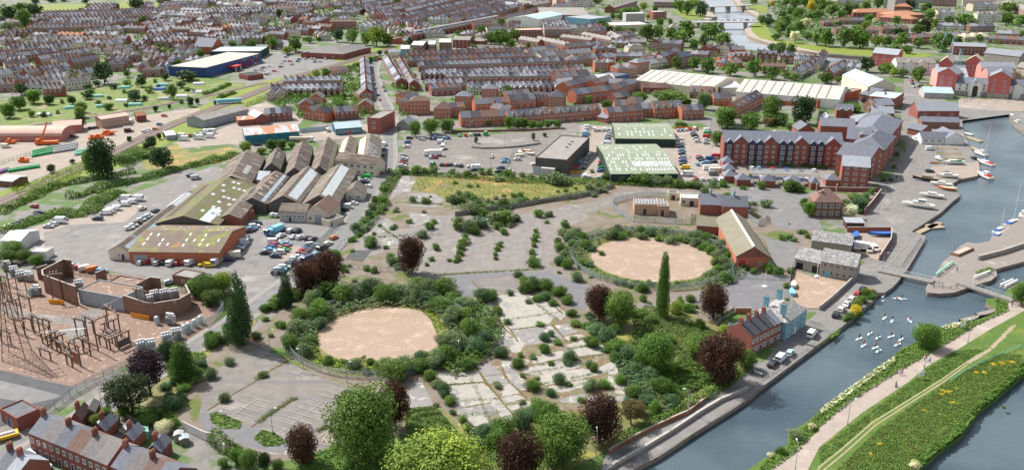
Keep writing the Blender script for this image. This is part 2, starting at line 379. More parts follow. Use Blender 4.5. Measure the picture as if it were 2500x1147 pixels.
 # rows of houses
HROWS=[]
def row(where,pts,n,d=8,h=5.4,rh=2.6,kind='g',wall='brick',roof='slate',front='win',chim=1,desc=None,out=0,st=1,dorm=0,at='g',gab=0):
 HROWS.append(dict(where=where,p=q(pts)if isinstance(pts,str)else pts,n=n,d=d,h=h,rh=rh,kind=kind,wall=wall,roof=roof,front=front,chim=chim,desc=desc,out=out,st=st,dorm=dorm,at=at,gab=gab))
WORDS={'brick':'red brick','brick_dark':'dark brick','brick_orange':'orange brick','brick_brown':'brown brick','brick_pale':'pale brick','render_white':'white rendered','render_cream':'cream rendered','render_pink':'pinkish rendered','render_grey':'grey rendered','render_blue':'blue rendered','render_coral':'coral rendered','render_salmon':'salmon rendered','stone':'stone'}
def house_parts(w,r,lod):
 d,h,rh=r['d'],r['h'],r['rh'];wall,rfm=r['wall'],r['roof']
 wm=MB();wm.box(0,w,0,d,-.3,h,wall);rf,g=roof_mb(w,d,h,rh,r['kind'],rfm,wall,.22 if r['n']==1 or r['kind']=='h' else 0.0)
 if g.v:wm.add(g,Matrix())
 wins=[];doors=[]
 fy=0.0
 if r['out']:
  ow=w*.52;od=4.0;oh=h-.6;x0=w-ow if r['out']==1 else 0;orh=ow*.35
  wm.box(x0,x0+ow,-od,0,-.3,oh,wall);wm.poly([(x0,-od,oh),(x0+ow,-od,oh),(x0+ow/2,-od,oh+orh)],wall)
  for s in(-1,1):
   P=[(x0+ow/2+s*(ow/2+.15),-od-.2,oh),(x0+ow/2,-od-.2,oh+orh+.1),(x0+ow/2,1.2,oh+orh+.1),(x0+ow/2+s*(ow/2+.15),.1,oh)]
   rf.slab(P if s<0 else P[::-1],.12,rfm)
  wins+=[(x0+ow/2,-od,.9),(x0+ow/2,-od,3.1),((x0/2 if x0 else(w+ow)/2),0,3.3)]
 elif r['gab']:
  gw=w*.6;gx=w/2;gh=gw*.5
  wm.box(gx-gw/2,gx+gw/2,-.5,0,-.3,h,wall);wm.poly([(gx-gw/2,-.5,h),(gx+gw/2,-.5,h),(gx,-.5,h+gh)],wall)
  y1=gh/(rh/(d/2))+.1
  for s in(-1,1):
   P=[(gx+s*(gw/2+.25),-.8,h-.1),(gx,-.8,h+gh+.12),(gx,y1,h+gh+.12),(gx+s*(gw/2+.25),.0,h-.1)]
   rf.slab(P if s<0 else P[::-1],.12,'slate_light' if r['gab']==2 else rfm)
  ns=max(1,round(h/2.8))
  for k in range(ns):wins+=[(gx-gw/4,-.5,.9+k*2.7),(gx+gw/4,-.5,.9+k*2.7)]
 else:
  ns=max(1,round(h/2.8));nw=max(1,round(w/2.4))
  for k in range(ns):
   for j in range(nw):
    if k==0 and j==0 and w<9:doors.append((w*(.5)/nw,0))
    else:wins.append((w*(j+.5)/nw,0,.9+k*2.65))
 dm=[]
 if r['dorm']:
  sl=rh/(d/2)
  for j in range(r['dorm']):
   x=w*(j+.5)/r['dorm'];y=.9;z=h+sl*y
   m=MB();m.box(x-.6,x+.6,y,y+1.5/sl*.9,z-.1,z+1.1,'render_cream');m.slab([(x-.75,y-.15,z+1.1),(x,y-.15,z+1.65),(x,y+2.2/sl*.8,z+1.65),(x-.75,y+2.2/sl*.6,z+1.1)],.08,rfm)
   m.slab([(x,y-.15,z+1.65),(x+.75,y-.15,z+1.1),(x+.75,y+2.2/sl*.6,z+1.1),(x,y+2.2/sl*.8,z+1.65)],.08,rfm)
   m.poly([(x-.4,y-.01,z+.15),(x+.4,y-.01,z+.15),(x+.4,y-.01,z+.95),(x-.4,y-.01,z+.95)],'glass');dm.append(m)
 return wm,rf,wins,doors,dm
def build_rows(limit=300):
 units=[]
 for r in HROWS:
  zz=r['h']if r['at']=='e' else 0
  a=W(*r['p'][0],zz);b=W(*r['p'][1],zz);a.z=b.z=0;r['a'],r['b']=a,b
  for i in range(r['n']):
   c=a.lerp(b,(i+.5)/r['n']);units.append((c.length,r,i))
 units.sort(key=lambda t:t[0])
 near=set((id(r),i)for _,r,i in units[:limit])
 stuff=MB()
 for r in HROWS:
  a,b,n=r['a'],r['b'],r['n'];L_,rz=frame_of(a,b);w=L_/n
  s_=sx(max(r['p'][0][1],r['p'][1][1]));big=s_>3.7
  wm,rf,wins,doors,dm=house_parts(w,r,big)
  hw=min(1.15,w*.3)
  def bake(mb):
   for x,y,z in wins:
    mb.poly([(x-hw/2-.2,y-.03,z-.2),(x+hw/2+.2,y-.03,z-.2),(x+hw/2+.2,y-.03,z+1.5),(x-hw/2-.2,y-.03,z+1.5)],'white_paint')
    mb.poly([(x-hw/2,y-.05,z+.05),(x+hw/2,y-.05,z+.05),(x+hw/2,y-.05,z+1.25),(x-hw/2,y-.05,z+1.25)],'glass')
  cm=chim_mb(wall='brick' if 'render' in r['wall']else r['wall']);pm=pots_mb()
  far=MB();far.add(wm,Matrix());far.add(rf,Matrix());bake(far);fv=[];ALT={'slate':['slate','slate_light','slate_light','slate_b'],'tile_grey':['tile_grey','slate','slate_b','tile_brown'],'slate_light':['slate_light','slate','slate_light','tile_grey'],'tile_brown':['tile_brown','tile_grey','tile_brown','slate']}.get(r['roof'],[r['roof']]*4)
  for m in dm:far.add(m,Matrix())
  far.add(cm,Matrix.Translation((0,r['d']/2,r['h']+r['rh'])))
  if not big:wm2=MB();wm2.add(wm,Matrix());bake(wm2);wm=wm2
  wme=rme=cme=None
  for i in range(n):
   o=a.lerp(b,i/n)
   if(id(r),i)not in near:
    al=random.choice(ALT);old=far.ms;far.ms=[al if m==r['roof']else('render_cream' if m=='render_white' and i%3==0 else m)for m in old];stuff.add(far,Matrix.Translation(o)@Matrix.Rotation(rz,4,'Z'));far.ms=old;continue
   if wme is None:
    wme,rme,cme,pme=wm.mesh('wall'),rf.mesh('roof'),cm.mesh('chimney'),pm.mesh('chimney_pots');dme=[m.mesh('dormer')for m in dm]
   root=empty('terraced_house' if n>2 else 'house',o,rz)
   link('wall',wme,root);al=random.choice(ALT);link('roof',rme,root,mats=[MATS[al]])
   for m in dme:link('dormer',m,root)
   if r['chim']and(i%r['chim']==0):
    c=link('chimney',cme,root,(.3 if n>1 else w*.3,r['d']/2,r['h']+r['rh']-.2 if r['kind']!='h' or w>r['d']else r['h']+r['rh']*.5))
    if big:link('chimney_pots',pme,c)
   if big:
    for x,y,z in wins:link('window',window_me(hw,1.25),root,(x,y-.005,z))
    for x,y in doors:
     dmb=_door();link('door',dmb,root,(x,y-.005,0))
   ds=r['desc']or(WORDS[r['wall']]+(' terraced house' if n>2 else ' house' if n==1 else ' semi-detached house'))
   reg(root,ds,('in ' if n>1 else '')+r['where'],'house',r['where']if n>1 else None)
 if stuff.v:
  o=stuff.obj('distant_houses');struct(o,'stuff');o['label']='mass of distant brick and slate town houses near the top';o['category']='houses'
_d=[]
def _door():
 if not _d:
  m=MB();m.box(-.45,.45,-.07,.03,0,2.0,'navy_paint');m.box(-.55,-.45,-.09,.03,0,2.1,'white_paint');m.box(.45,.55,-.09,.03,0,2.1,'white_paint');m.box(-.45,.45,-.09,.03,2.0,2.1,'white_paint')
  _d.append(m.mesh('door'))
 return _d[0]
 # foliage prototypes (unit height, unit width)
rng=np.random.default_rng(5)
def quads(name,C,Nn,S,mat=None,asp=1.0):
 """leaf clumps: centres, normals, sizes -> one mesh of small bent cards"""
 n=len(C);Nn=Nn/np.maximum(np.linalg.norm(Nn,axis=1,keepdims=True),1e-6)
 t=rng.normal(size=(n,3));u=np.cross(Nn,t);u/=np.maximum(np.linalg.norm(u,axis=1,keepdims=True),1e-6);v=np.cross(Nn,u)
 S=np.asarray(S).reshape(-1,1)*np.ones((n,1));a=u*S*.5*asp;b=v*S*.5
 k=rng.uniform(.6,1.1,size=(4,n,1))
 V=np.stack([C-a*k[0]-b*.4,C-b*k[1]*1.1+a*.25,C+a*k[2]+b*.3,C+b*k[3]-a*.2],1).reshape(-1,3)
 me=bpy.data.meshes.new(name);me.vertices.add(4*n);me.vertices.foreach_set('co',V.astype(np.float32).ravel())
 me.loops.add(4*n);me.loops.foreach_set('vertex_index',np.arange(4*n,dtype=np.int32))
 me.polygons.add(n);me.polygons.foreach_set('loop_start',np.arange(0,4*n,4,dtype=np.int32));me.polygons.foreach_set('loop_total',np.full(n,4,dtype=np.int32))
 me.update(calc_edges=True)
 if mat:me.materials.append(MATS[mat]if isinstance(mat,str)else mat)
 return me
def sph(n):
 p=rng.normal(size=(n,3));return p/np.linalg.norm(p,axis=1,keepdims=True)
def crown(name,lobes,n,leaf,down=0.0,inner=.25,rand=.55):
 """lobes: (x,y,z,rx,rz); cards on bumpy lobe shells with gaps between lobes"""
 L_=np.array(lobes);vol=L_[:,3]**2;pk=rng.choice(len(L_),n,p=vol/vol.sum());l=L_[pk]
 d=sph(n);bump=1+.13*np.sin(d[:,0]*7+l[:,0]*40)*np.cos(d[:,2]*6+l[:,1]*31)
 r=np.where(rng.random(n)<inner,rng.uniform(.35,.9,n),rng.uniform(.88,1.04,n))*bump
 C=l[:,:3]+d*np.stack([l[:,3],l[:,3],l[:,4]],1)*r[:,None]
 keep=C[:,2]>.01;C=C[keep];d=d[keep];
 N_=d+rng.normal(size=d.shape)*rand
 if down:C[:,2]-=down*rng.random(len(C))*np.hypot(C[:,0],C[:,1]);C[:,2]=np.maximum(C[:,2],.03)
 return quads(name,C,N_,leaf*rng.uniform(.6,1.35,len(C)),'leaf_green')
def lobes_round(n,z0=.18,z1=.98,w=.5,r=.2,seed=1,prof=None):
 rr=random.Random(seed);out=[]
 for i in range(n):
  t=(i+.5)/n;z=z0+(z1-z0)*t;
  rad=(math.sin(math.pi*min(.97,.12+.8*t))if prof is None else prof(t))*w
  a=i*2.4+rr.uniform(-.4,.4);k=rad*rr.uniform(.4,.85)
  lr=r*rr.uniform(.5,1.35)*(1 if prof is None else max(.35,prof(t)))
  k=min(k,max(0,w-lr*.8))if prof is None else k*.7
  out.append((math.cos(a)*k,math.sin(a)*k,min(z,.99-lr*.8),lr,lr*.85))
 return out
PROTO={}
for lod,n,lf,nb in(('hi',14000,.033,30),('mid',2600,.07,18),('lo',750,.11,11)):
 for s in range(3):
  PROTO['round',lod,s]=crown('crown',lobes_round(nb,seed=s+1,r=.21)+[(0,0,.5,.27,.3)],n,lf)
 PROTO['bush',lod,0]=crown('foliage',lobes_round(nb//2+2,.12,.8,.5,.26,seed=9)+[(0,0,.3,.36,.4)],n//2,lf*1.3)
 PROTO['bush',lod,1]=crown('foliage',lobes_round(nb//2+3,.1,.85,.5,.22,seed=12)+[(.05,0,.25,.34,.35)],n//2,lf*1.3)
 PROTO['bush',lod,2]=crown('foliage',lobes_round(nb//2+5,.1,.9,.5,.19,seed=15)+[(-.05,.02,.28,.3,.35)],n//2,lf*1.2)
 PROTO['cone',lod,0]=crown('crown',lobes_round(nb+6,.05,.97,.5,.2,seed=4,prof=lambda t:(1-t)**.7*.9+.12),n,lf*.9)+None if False else crown('crown',lobes_round(nb+6,.05,.97,.5,.2,seed=4,prof=lambda t:min(1,(1-t)**.6+.1)*(.75+.25*min(1,t*5)))+[(0,0,.35,.33,.3)],n,lf*.8)
 PROTO['column',lod,0]=crown('crown',lobes_round(nb+8,.08,.97,.5,.26,seed=6,prof=lambda t:.95-.45*t)+[(0,0,.4,.3,.35)],n,lf)
 PROTO['willow',lod,0]=crown('crown',[(x,y,z,r*.9,r*1.2)for x,y,z,r,_ in lobes_round(nb,.35,.98,.5,.2,seed=21)]+[(0,0,.5,.3,.4)],n,lf*.9,down=.55,rand=.35)
 PROTO['open',lod,0]=crown('crown',[(x*1.15,y*1.15,z,r*.62,r*.42)for x,y,z,r,_ in lobes_round(nb,.3,.98,.5,.24,seed=31)],int(n*.6),lf)
_tr=MB();_tr.tube((0,0,-.02),(.01,0,.35),.032,.022,'bark',7);_tr.tube((.01,0,.35),(0,.01,.8),.022,.008,'bark',6)
for i in range(6):
 a=i*2.4;_tr.tube((.01,0,.25+.07*i),(math.cos(a)*.27,math.sin(a)*.27,.5+.07*i),.014,.004,'bark',5)
TRUNK=_tr.mesh('trunk')
def lod_of(y):return 'hi' if y>560 else 'mid' if y>250 else 'lo'
LEAFW={'leaf_green':'green','leaf_dark':'dark green','leaf_lime':'lime green','leaf_copper':'copper-red','leaf_purple':'dark purple','leaf_grey':'grey-green','leaf_blue':'blue-green','leaf_mid':'bright green',
'leaf_pine':'brownish dark','leaf_yellow':'yellow','leaf_blossom':'white-flowering','leaf_brown':'brownish'}
NT=[0]
def tree(px,py,wp,hp,leaf='leaf_green',kind='round',where='',desc=None,grp=None):
 """px,py trunk foot in the picture; wp crown width and hp height in picture points"""
 NT[0]+=1;k=sx(py);p=W(px,py);w=wp/k;h=hp/k/.95*1.0
 root=empty('tree',p,random.uniform(0,6.28))
 if kind in('column','cone'):root.name='poplar_tree' if kind=='column' else 'evergreen_tree'
 v=NT[0]%3 if kind=='round' else 0
 root_s=(w,w,h)
 link('crown',PROTO[kind,lod_of(py),v],root,sc=(w*.94,w*.94,h*.97),mats=[MATS[leaf]])
 link('trunk',TRUNK,root,sc=(w*1.0,w*1.0,h*.9))
 if desc is None:
  sz='tall' if h>15 else 'small' if h<7 else 'medium'
  desc=f'{sz} {LEAFW[leaf]} '+{'round':'tree','column':'narrow poplar','cone':'pointed evergreen','willow':'willow','open':'sparse tree'}[kind]
 reg(root,desc,where,'tree',grp);return root
def trees(where,s,leaf='leaf_green',kind='round',grp=None):
 """'x y w h ...' or with a sheet letter first"""
 t=s.split();o=(0,0,1)
 if t[0].isalpha():o=SH_[t[0]];t=t[1:]
 for i in range(0,len(t),4):
  x,y,w,h=map(float,t[i:i+4])
  lf=leaf if isinstance(leaf,str)else leaf[(i//4)%len(leaf)]
  tree(o[0]+x/o[2],o[1]+y/o[2],w/o[2],h/o[2],lf,kind,where,None,grp or 'trees '+where)
def shrubs(where,s,leaf='leaf_green',grp=None,hf=.75):
 """'x y w ...' foot of each shrub and its width"""
 t=s.split();o=(0,0,1)
 if t[0].isalpha():o=SH_[t[0]];t=t[1:]
 for i in range(0,len(t),3):
  x,y,w=map(float,t[i:i+3]);x=o[0]+x/o[2];y=o[1]+y/o[2];w=w/o[2]/sx(y);p=W(x,y)
  p.z-=.15;NT[0]+=1
  lf=leaf if isinstance(leaf,str)else leaf[(i//3)%len(leaf)]
  if py_big(w,y):SHR.append((w*sx(y),p,w,hf,lf,where,grp or 'shrubs '+where,y,NT[0]%3))
def py_big(w,y):return True
SHR=[]
def build_shrubs(limit=295):
 SHR.sort(key=lambda t:-t[0]);V=[];mats=[];sl=[];Fc=0
 for i,(_,p,w,hf,lf,where,grp,y,k)in enumerate(SHR):
  me=PROTO['bush',lod_of(y),k];rz=random.uniform(0,6.28);sc=(w*random.uniform(1.,1.25),w*random.uniform(.8,1.05),w*hf*random.uniform(.75,1.15))
  if i<limit:
   ob=link('shrub',me,None,p,rz,sc,[MATS[lf]]);sz='large' if w>5 else 'small' if w<2.2 else 'rounded'
   reg(ob,f'{sz} {LEAFW[lf]} shrub',where,'shrub',grp)
  else:
   me=PROTO['bush','lo' if y<600 else 'mid',k];co=np.empty(len(me.vertices)*3,np.float32);me.vertices.foreach_get('co',co);co=co.reshape(-1,3)*np.array(sc);c,s_=math.cos(rz),math.sin(rz)
   V.append(np.column_stack([co[:,0]*c-co[:,1]*s_+p.x,co[:,0]*s_+co[:,1]*c+p.y,co[:,2]+p.z]))
   if lf not in mats:mats.append(lf)
   sl+=[mats.index(lf)]*(len(co)//4)
 if V:
  A=np.concatenate(V);n=len(A)//4;me=bpy.data.meshes.new('shrub_mass');me.vertices.add(4*n);me.vertices.foreach_set('co',A.astype(np.float32).ravel());me.loops.add(4*n);me.loops.foreach_set('vertex_index',np.arange(4*n,dtype=np.int32))
  me.polygons.add(n);me.polygons.foreach_set('loop_start',np.arange(0,4*n,4,dtype=np.int32));me.polygons.foreach_set('loop_total',np.full(n,4,dtype=np.int32))
  for m in mats:me.materials.append(MATS[m])
  me.polygons.foreach_set('material_index',np.array(sl,dtype=np.int32));me.update(calc_edges=True)
  o=struct(link('small_shrubs',me),'stuff');o['label']='scattered smaller green shrubs over the derelict ground';o['category']='shrubs'
def along(pts,step):
 out=[];carry=0
 for a,b in zip(pts,pts[1:]):
  L_=(b-a).length;t=carry
  while t<L_:out.append(a.lerp(b,t/L_));t+=step
  carry=t-L_
 return out
def hedge(desc,where,s,wd,h,leaf='leaf_green',dens=14,name='hedge',leafs=.45):
 P=along(qw(s),.25);n=len(P)*dens//4+20
 idx=rng.integers(0,len(P),n);C=np.array([tuple(P[i])for i in idx])
 hh=h*(.8+.25*np.sin(idx*.13)+.18*np.sin(idx*.047+2));ang=rng.uniform(0,math.pi,n);rr=np.sqrt(rng.uniform(.4,1,n))
 off=np.cos(ang)*rr*wd/2;C[:,2]=np.sin(ang)*rr*hh
 dirs=np.array([tuple((P[min(i+1,len(P)-1)]-P[max(0,i-1)]).normalized())for i in idx]);nx=np.stack([-dirs[:,1],dirs[:,0],0*off],1)
 C=C+nx*off[:,None]+rng.normal(size=C.shape)*.2;C[:,2]=np.abs(C[:,2])
 N_=nx*np.cos(ang)[:,None];N_[:,2]+=np.sin(ang);N_+=rng.normal(size=N_.shape)*.5
 k=leafs*(1 if C[:,1].mean()<260 else 1.5 if C[:,1].mean()<450 else 2.2)
 c0=C.mean(0);c0[2]=0
 ob=link(name,quads(name,C-c0,N_,k*rng.uniform(.6,1.3,n),leaf),None,tuple(c0))
 if name=='weed_strip':struct(ob,'stuff')
 reg(ob,desc,where,'hedge' if name=='hedge' else name.replace('_',' '));return ob
def cover(name,label,s,h,leaf,n,size=.4,lump=6.0,world=False,cat='undergrowth',z=0.0):
 """ground cover nobody could count: cards over a polygon, lumpy height"""
 P=s if world else qw(s);xs=[p.x for p in P];ys=[p.y for p in P]
 tri=geometry.tessellate_polygon([[Vector((p.x,p.y,0))for p in P]])
 T=np.array([[(P[i].x,P[i].y)for i in t]for t in tri]);A=np.abs(np.cross(T[:,1]-T[:,0],T[:,2]-T[:,0]))if False else np.abs((T[:,1,0]-T[:,0,0])*(T[:,2,1]-T[:,0,1])-(T[:,1,1]-T[:,0,1])*(T[:,2,0]-T[:,0,0]))
 k=rng.choice(len(T),n,p=A/A.sum());u=rng.random((n,2));fl=u.sum(1)>1;u[fl]=1-u[fl]
 xy=T[k,0]+(T[k,1]-T[k,0])*u[:,:1]+(T[k,2]-T[k,0])*u[:,1:]
 L1=6.28/lump;f=.5+.5*np.sin(xy[:,0]*L1+1.7*np.sin(xy[:,1]*L1*.7))*np.cos(xy[:,1]*L1*1.1+1.3*np.sin(xy[:,0]*L1*.6))
 zz=h*(.25+.75*f)*rng.uniform(.75,1.05,n)
 C=np.column_stack([xy,zz+z]);N_=rng.normal(size=(n,3))*.55+np.array([0,0,1.0])
 ob=link(name,quads(name,C,N_,size*rng.uniform(.6,1.4,n),leaf));struct(ob,'stuff');ob['label']=label;ob['category']=cat;return ob
 # flat regions of ground
ZL=[0.0]
def region(name,pts,mat,z=None,kind='structure',world=False,jit=0.0):
 P=pts if world else qw(pts)
 if jit:
  P2=[];
  for a,b in zip(P,P[1:]+P[:1]):
   n=max(1,int((b-a).length/(jit*2.2)));nn=(b-a).normalized();nn=Vector((-nn.y,nn.x,0))
   for i in range(n):P2.append(a.lerp(b,i/n)+nn*random.uniform(-jit,jit)*(i>0))
  P=P2
 if z is None:ZL[0]+=.0013;z=.02+ZL[0]
 A=sum(P[i].x*P[(i+1)%len(P)].y-P[(i+1)%len(P)].x*P[i].y for i in range(len(P)))
 if A<0:P=P[::-1]
 tri=geometry.tessellate_polygon([[Vector((p.x,p.y,0))for p in P]])
 me=bpy.data.meshes.new(name);me.from_pydata([(p.x,p.y,z)for p in P],[],[tuple(t)for t in tri]);me.materials.append(MATS[mat])
 me.update()
 if me.polygons and me.polygons[0].normal.z<0:me.flip_normals()
 o=link(name,me)
 if kind:struct(o,kind)
 return o
def strip_poly(P,w):
 L_=[];R_=[]
 for i,p in enumerate(P):
  d=(P[min(i+1,len(P)-1)]-P[max(0,i-1)]);d.z=0;d.normalize();n=Vector((-d.y,d.x,0))
  ww=w[i]if isinstance(w,(list,tuple))else w
  L_.append(p+n*ww/2);R_.append(p-n*ww/2)
 return L_,R_
def strip_mb(m,P,w,z,mat):
 L_,R_=strip_poly(P,w)
 for i in range(len(P)-1):m.poly([(R_[i].x,R_[i].y,z),(R_[i+1].x,R_[i+1].y,z),(L_[i+1].x,L_[i+1].y,z),(L_[i].x,L_[i].y,z)],mat)
def dense(P,step=12):
 """smooth a polyline"""
 out=[]
 for i in range(len(P)-1):
  p0=P[max(0,i-1)];p1=P[i];p2=P[i+1];p3=P[min(len(P)-1,i+2)];n=max(1,int((p2-p1).length/step))
  for k in range(n):
   t=k/n;out.append(.5*((2*p1)+(p2-p0)*t+(2*p0-5*p1+4*p2-p3)*t*t+(3*p1-p0-3*p2+p3)*t**3))
 out.append(P[-1]);return out
MARK=MB();MARKY=MB()
def lines(segs,w=.12,yellow=False,z=.25):
 for s in segs:
  P=qw(s)if isinstance(s,str)else s
  strip_mb(MARKY if yellow else MARK,P,w,z,'line_yellow' if yellow else 'line_white')
def road(name,s,w,mat='asphalt',pave=1.8,kerb=True):
 P=dense(qw(s));m=MB()
 if pave:
  ZL[0]+=.002;strip_mb(m,P,w+2*pave,.17+ZL[0]*.05,'pavement')
  L_,R_=strip_poly(P,w+2*pave)
  struct(m.obj('pavement'))
 m=MB();strip_mb(m,P,w,.20+ZL[0]*.05 if pave else .05+ZL[0],mat);struct(m.obj(name));return P
def bays(s,n,ln,w=.14,side=1,yellow=False):
 """parking bay lines between two picture points, each bay line ln metres long"""
 a,b=qw(s);d=(b-a).normalized();nn=Vector((-d.y,d.x,0))*side
 for i in range(n+1):
  p=a.lerp(b,i/n);lines([[p,p+nn*ln]],w,yellow)
def bays2(s,n,ln,w=.14):bays(s,n,ln,w,1);bays(s,n,ln,w,-1);lines([s],w)
# fences and walls
def fence(desc,where,s,h,kind='palisade',closed=False,world=None,mat=None,name=None,cat='fence',post=2.75,th=.3,zb=0.0):
 P=world or qw(s)
 if closed:P=P+[P[0]]
 c0=P[0].copy();c0.z=zb;P=[p-c0 for p in P]
 for p in P:p.z=0
 if kind=='wall':
  name=name or('brick_wall' if 'brick' in(mat or '')else 'wall');root=empty(name,c0);m=MB();cpg=MB()
  for a,b in zip(P,P[1:]):
   L_,rz=frame_of(a,b);mx=Matrix.Translation(a)@Matrix.Rotation(rz,4,'Z');t=MB();t.box(-.01,L_+.01,-th/2,th/2,-.4,h,mat or 'brick');m.add(t,mx)
   t=MB();t.box(-.05,L_+.05,-th/2-.05,th/2+.05,h+.002,h+.1,'concrete');cpg.add(t,mx)
  m.obj('wall',root);cpg.obj('coping',root)
 else:
  root=empty(name or{'palisade':'palisade_fence','board':'wooden_fence','mesh':'mesh_fence','rail':'railing'}[kind],c0)
  mt=mat or{'palisade':'galv','board':'wood_grey','mesh':'galv','rail':'black_paint'}[kind]
  pl=MB();rl=MB();n=0
  for a,b in zip(P,P[1:]):
   L_,rz=frame_of(a,b);mx=Matrix.Translation(a)@Matrix.Rotation(rz,4,'Z');t=MB();r_=MB()
   if kind=='palisade':
    k=max(1,int(L_/.24))
    for i in range(k):x=(i+.5)*L_/k;t.box(x-.05,x+.05,-.01,.01,.1,h,mt)
   elif kind=='board':t.box(0,L_,-.02,.02,.1,h,mt)
   elif kind=='mesh':
    k=max(1,int(L_/.5))
    for i in range(k):x=(i+.5)*L_/k;t.box(x-.012,x+.012,-.01,.01,.1,h,mt)
    for j in range(4):z=.3+j*(h-.4)/3;t.box(0,L_,-.012,.012,z-.015,z+.015,mt)
   zs=(.35,h-.35)if kind!='rail' else(.5,h-.03)
   for z in zs:r_.box(0,L_,.02,.06,z-.03,z+.03,mt)
   pl.add(t,mx);rl.add(r_,mx)
  if pl.v:pl.obj('pales' if kind=='palisade' else 'panel',root)
  rl.obj('rail',root)
  tot=sum((b-a).length for a,b in zip(P,P[1:]));post=max(post,tot/95)
  pm=MB();pm.box(-.06,.06,-.06,.06,-.2,h+.05,mt);pme=pm.mesh('post')
  for p in along(P,post):link('post',pme,root,p)
 reg(root,desc,where,cat);return root
 # vehicles
def prof_mesh(prof,hw,hwt,zt,mat,n='body'):
 """side profile (x,z) extruded across; points above zt pinch to hwt"""
 m=MB();k=len(prof);V=[]
 for s in(-1,1):
  for x,z in prof:
   t=max(0,min(1,(z-zt)/(max(p[1]for p in prof)-zt+1e-6)));V.append((x,s*(hw+(hwt-hw)*t),z))
 m.v=V;mi=m.mi(mat);m.f.append(tuple(range(k))[::-1]if False else tuple(range(k)));m.m.append(mi);m.f.append(tuple(range(2*k-1,k-1,-1)));m.m.append(mi)
 for i in range(k):
  j=(i+1)%k;m.f.append((i,k+i,k+j,j));m.m.append(mi)
 return m
CARS={
'hatch':dict(prof=[(-1.95,.28),(-2.0,.62),(-1.9,.92),(-1.62,1.36),(-1.3,1.45),(-.1,1.47),(.25,1.4),(1.0,.98),(1.85,.82),(2.0,.6),(1.97,.28)],g=[(-1.78,.98),(-1.5,1.33),(.12,1.38),(.8,.98)],hw=.86,ht=.64,rear=((-1.9,.95),(-1.6,1.36)),wind=((1.0,1.0),(.25,1.4))),
'saloon':dict(prof=[(-2.2,.28),(-2.25,.65),(-2.15,.92),(-1.55,1.0),(-1.0,1.38),(-.6,1.43),(.2,1.43),(.5,1.36),(1.15,.96),(2.1,.8),(2.25,.58),(2.2,.28)],g=[(-1.4,1.0),(-.95,1.33),(.4,1.35),(.98,.98)],hw=.88,ht=.64,rear=((-1.52,1.01),(-1.0,1.37)),wind=((1.15,.98),(.5,1.36))),
'estate':dict(prof=[(-2.2,.28),(-2.25,.7),(-2.18,1.0),(-2.0,1.42),(-1.7,1.5),(.1,1.52),(.5,1.44),(1.15,.98),(2.1,.84),(2.25,.6),(2.2,.28)],g=[(-2.0,1.0),(-1.8,1.4),(.35,1.42),(1.0,1.0)],hw=.88,ht=.68,rear=((-2.18,1.02),(-2.0,1.4)),wind=((1.15,1.0),(.5,1.44))),
'van':dict(prof=[(-2.4,.3),(-2.45,.8),(-2.4,1.95),(-2.2,2.05),(.75,2.05),(1.1,1.9),(1.75,1.15),(2.35,1.0),(2.45,.6),(2.4,.3)],g=[(.55,1.2),(.6,1.75),(.98,1.75),(1.5,1.2)],hw=.95,ht=.84,rear=((-2.45,1.2),(-2.42,1.7)),wind=((1.75,1.17),(1.1,1.88))),
'bigvan':dict(prof=[(-2.9,.35),(-2.95,.8),(-2.9,2.5),(-2.7,2.6),(1.0,2.6),(1.5,2.3),(2.2,1.3),(2.8,1.1),(2.95,.7),(2.9,.35)],g=[(1.0,1.4),(1.0,2.1),(1.3,2.1),(1.9,1.4)],hw=1.02,ht=.94,rear=((-2.95,1.4),(-2.92,2.1)),wind=((2.2,1.32),(1.5,2.28))),
}
_cm={}
def car_meshes(kind):
 if kind in _cm:return _cm[kind]
 c=CARS[kind];body=prof_mesh(c['prof'],c['hw'],c['ht'],.95 if kind in('hatch','saloon','estate')else 1.1,'car_white');g=MB();lt=MB()
 top=max(p[1]for p in c['prof']);zt=.95 if kind in('hatch','saloon','estate')else 1.1
 def hy(z):t=max(0,min(1,(z-zt)/(top-zt)));return c['hw']+(c['ht']-c['hw'])*t
 for s in(-1,1):
  P=[(x,s*(hy(z)+.012),z)for x,z in c['g']];g.poly(P if s>0 else P[::-1],'glass')
 for(x0,z0),(x1,z1),s in((*c['rear'],-1),(*c['wind'],1)):
  n=Vector((z1-z0,0,x0-x1)).normalized()*.015*(1 if s>0 else-1);n=Vector((abs(n.x)*s,0,abs(n.z)))
  g.poly([(x0+n.x,-hy(z0)+.1,z0+n.z),(x0+n.x,hy(z0)-.1,z0+n.z),(x1+n.x,hy(z1)-.08,z1+n.z),(x1+n.x,-hy(z1)+.08,z1+n.z)],'glass')
 wh=MB();wh.tube((0,-.1,0),(0,.1,0),.32,.32,'rubber',10);wh.tube((0,-.11,0),(0,.11,0),.18,.18,'steel',8)
 xf=max(p[0]for p in c['prof']);hl=MB()
 hl.box(-.04,.03,-.16,.16,-.07,.07,'white_paint');tl=MB();tl.box(-.03,.04,-.13,.13,-.09,.09,'red_paint')
 _cm[kind]=(body.mesh('body'),g.mesh('windows'),wh.mesh('wheel'),hl.mesh('headlight'),tl.mesh('tail_light'),xf,c['hw']);return _cm[kind]
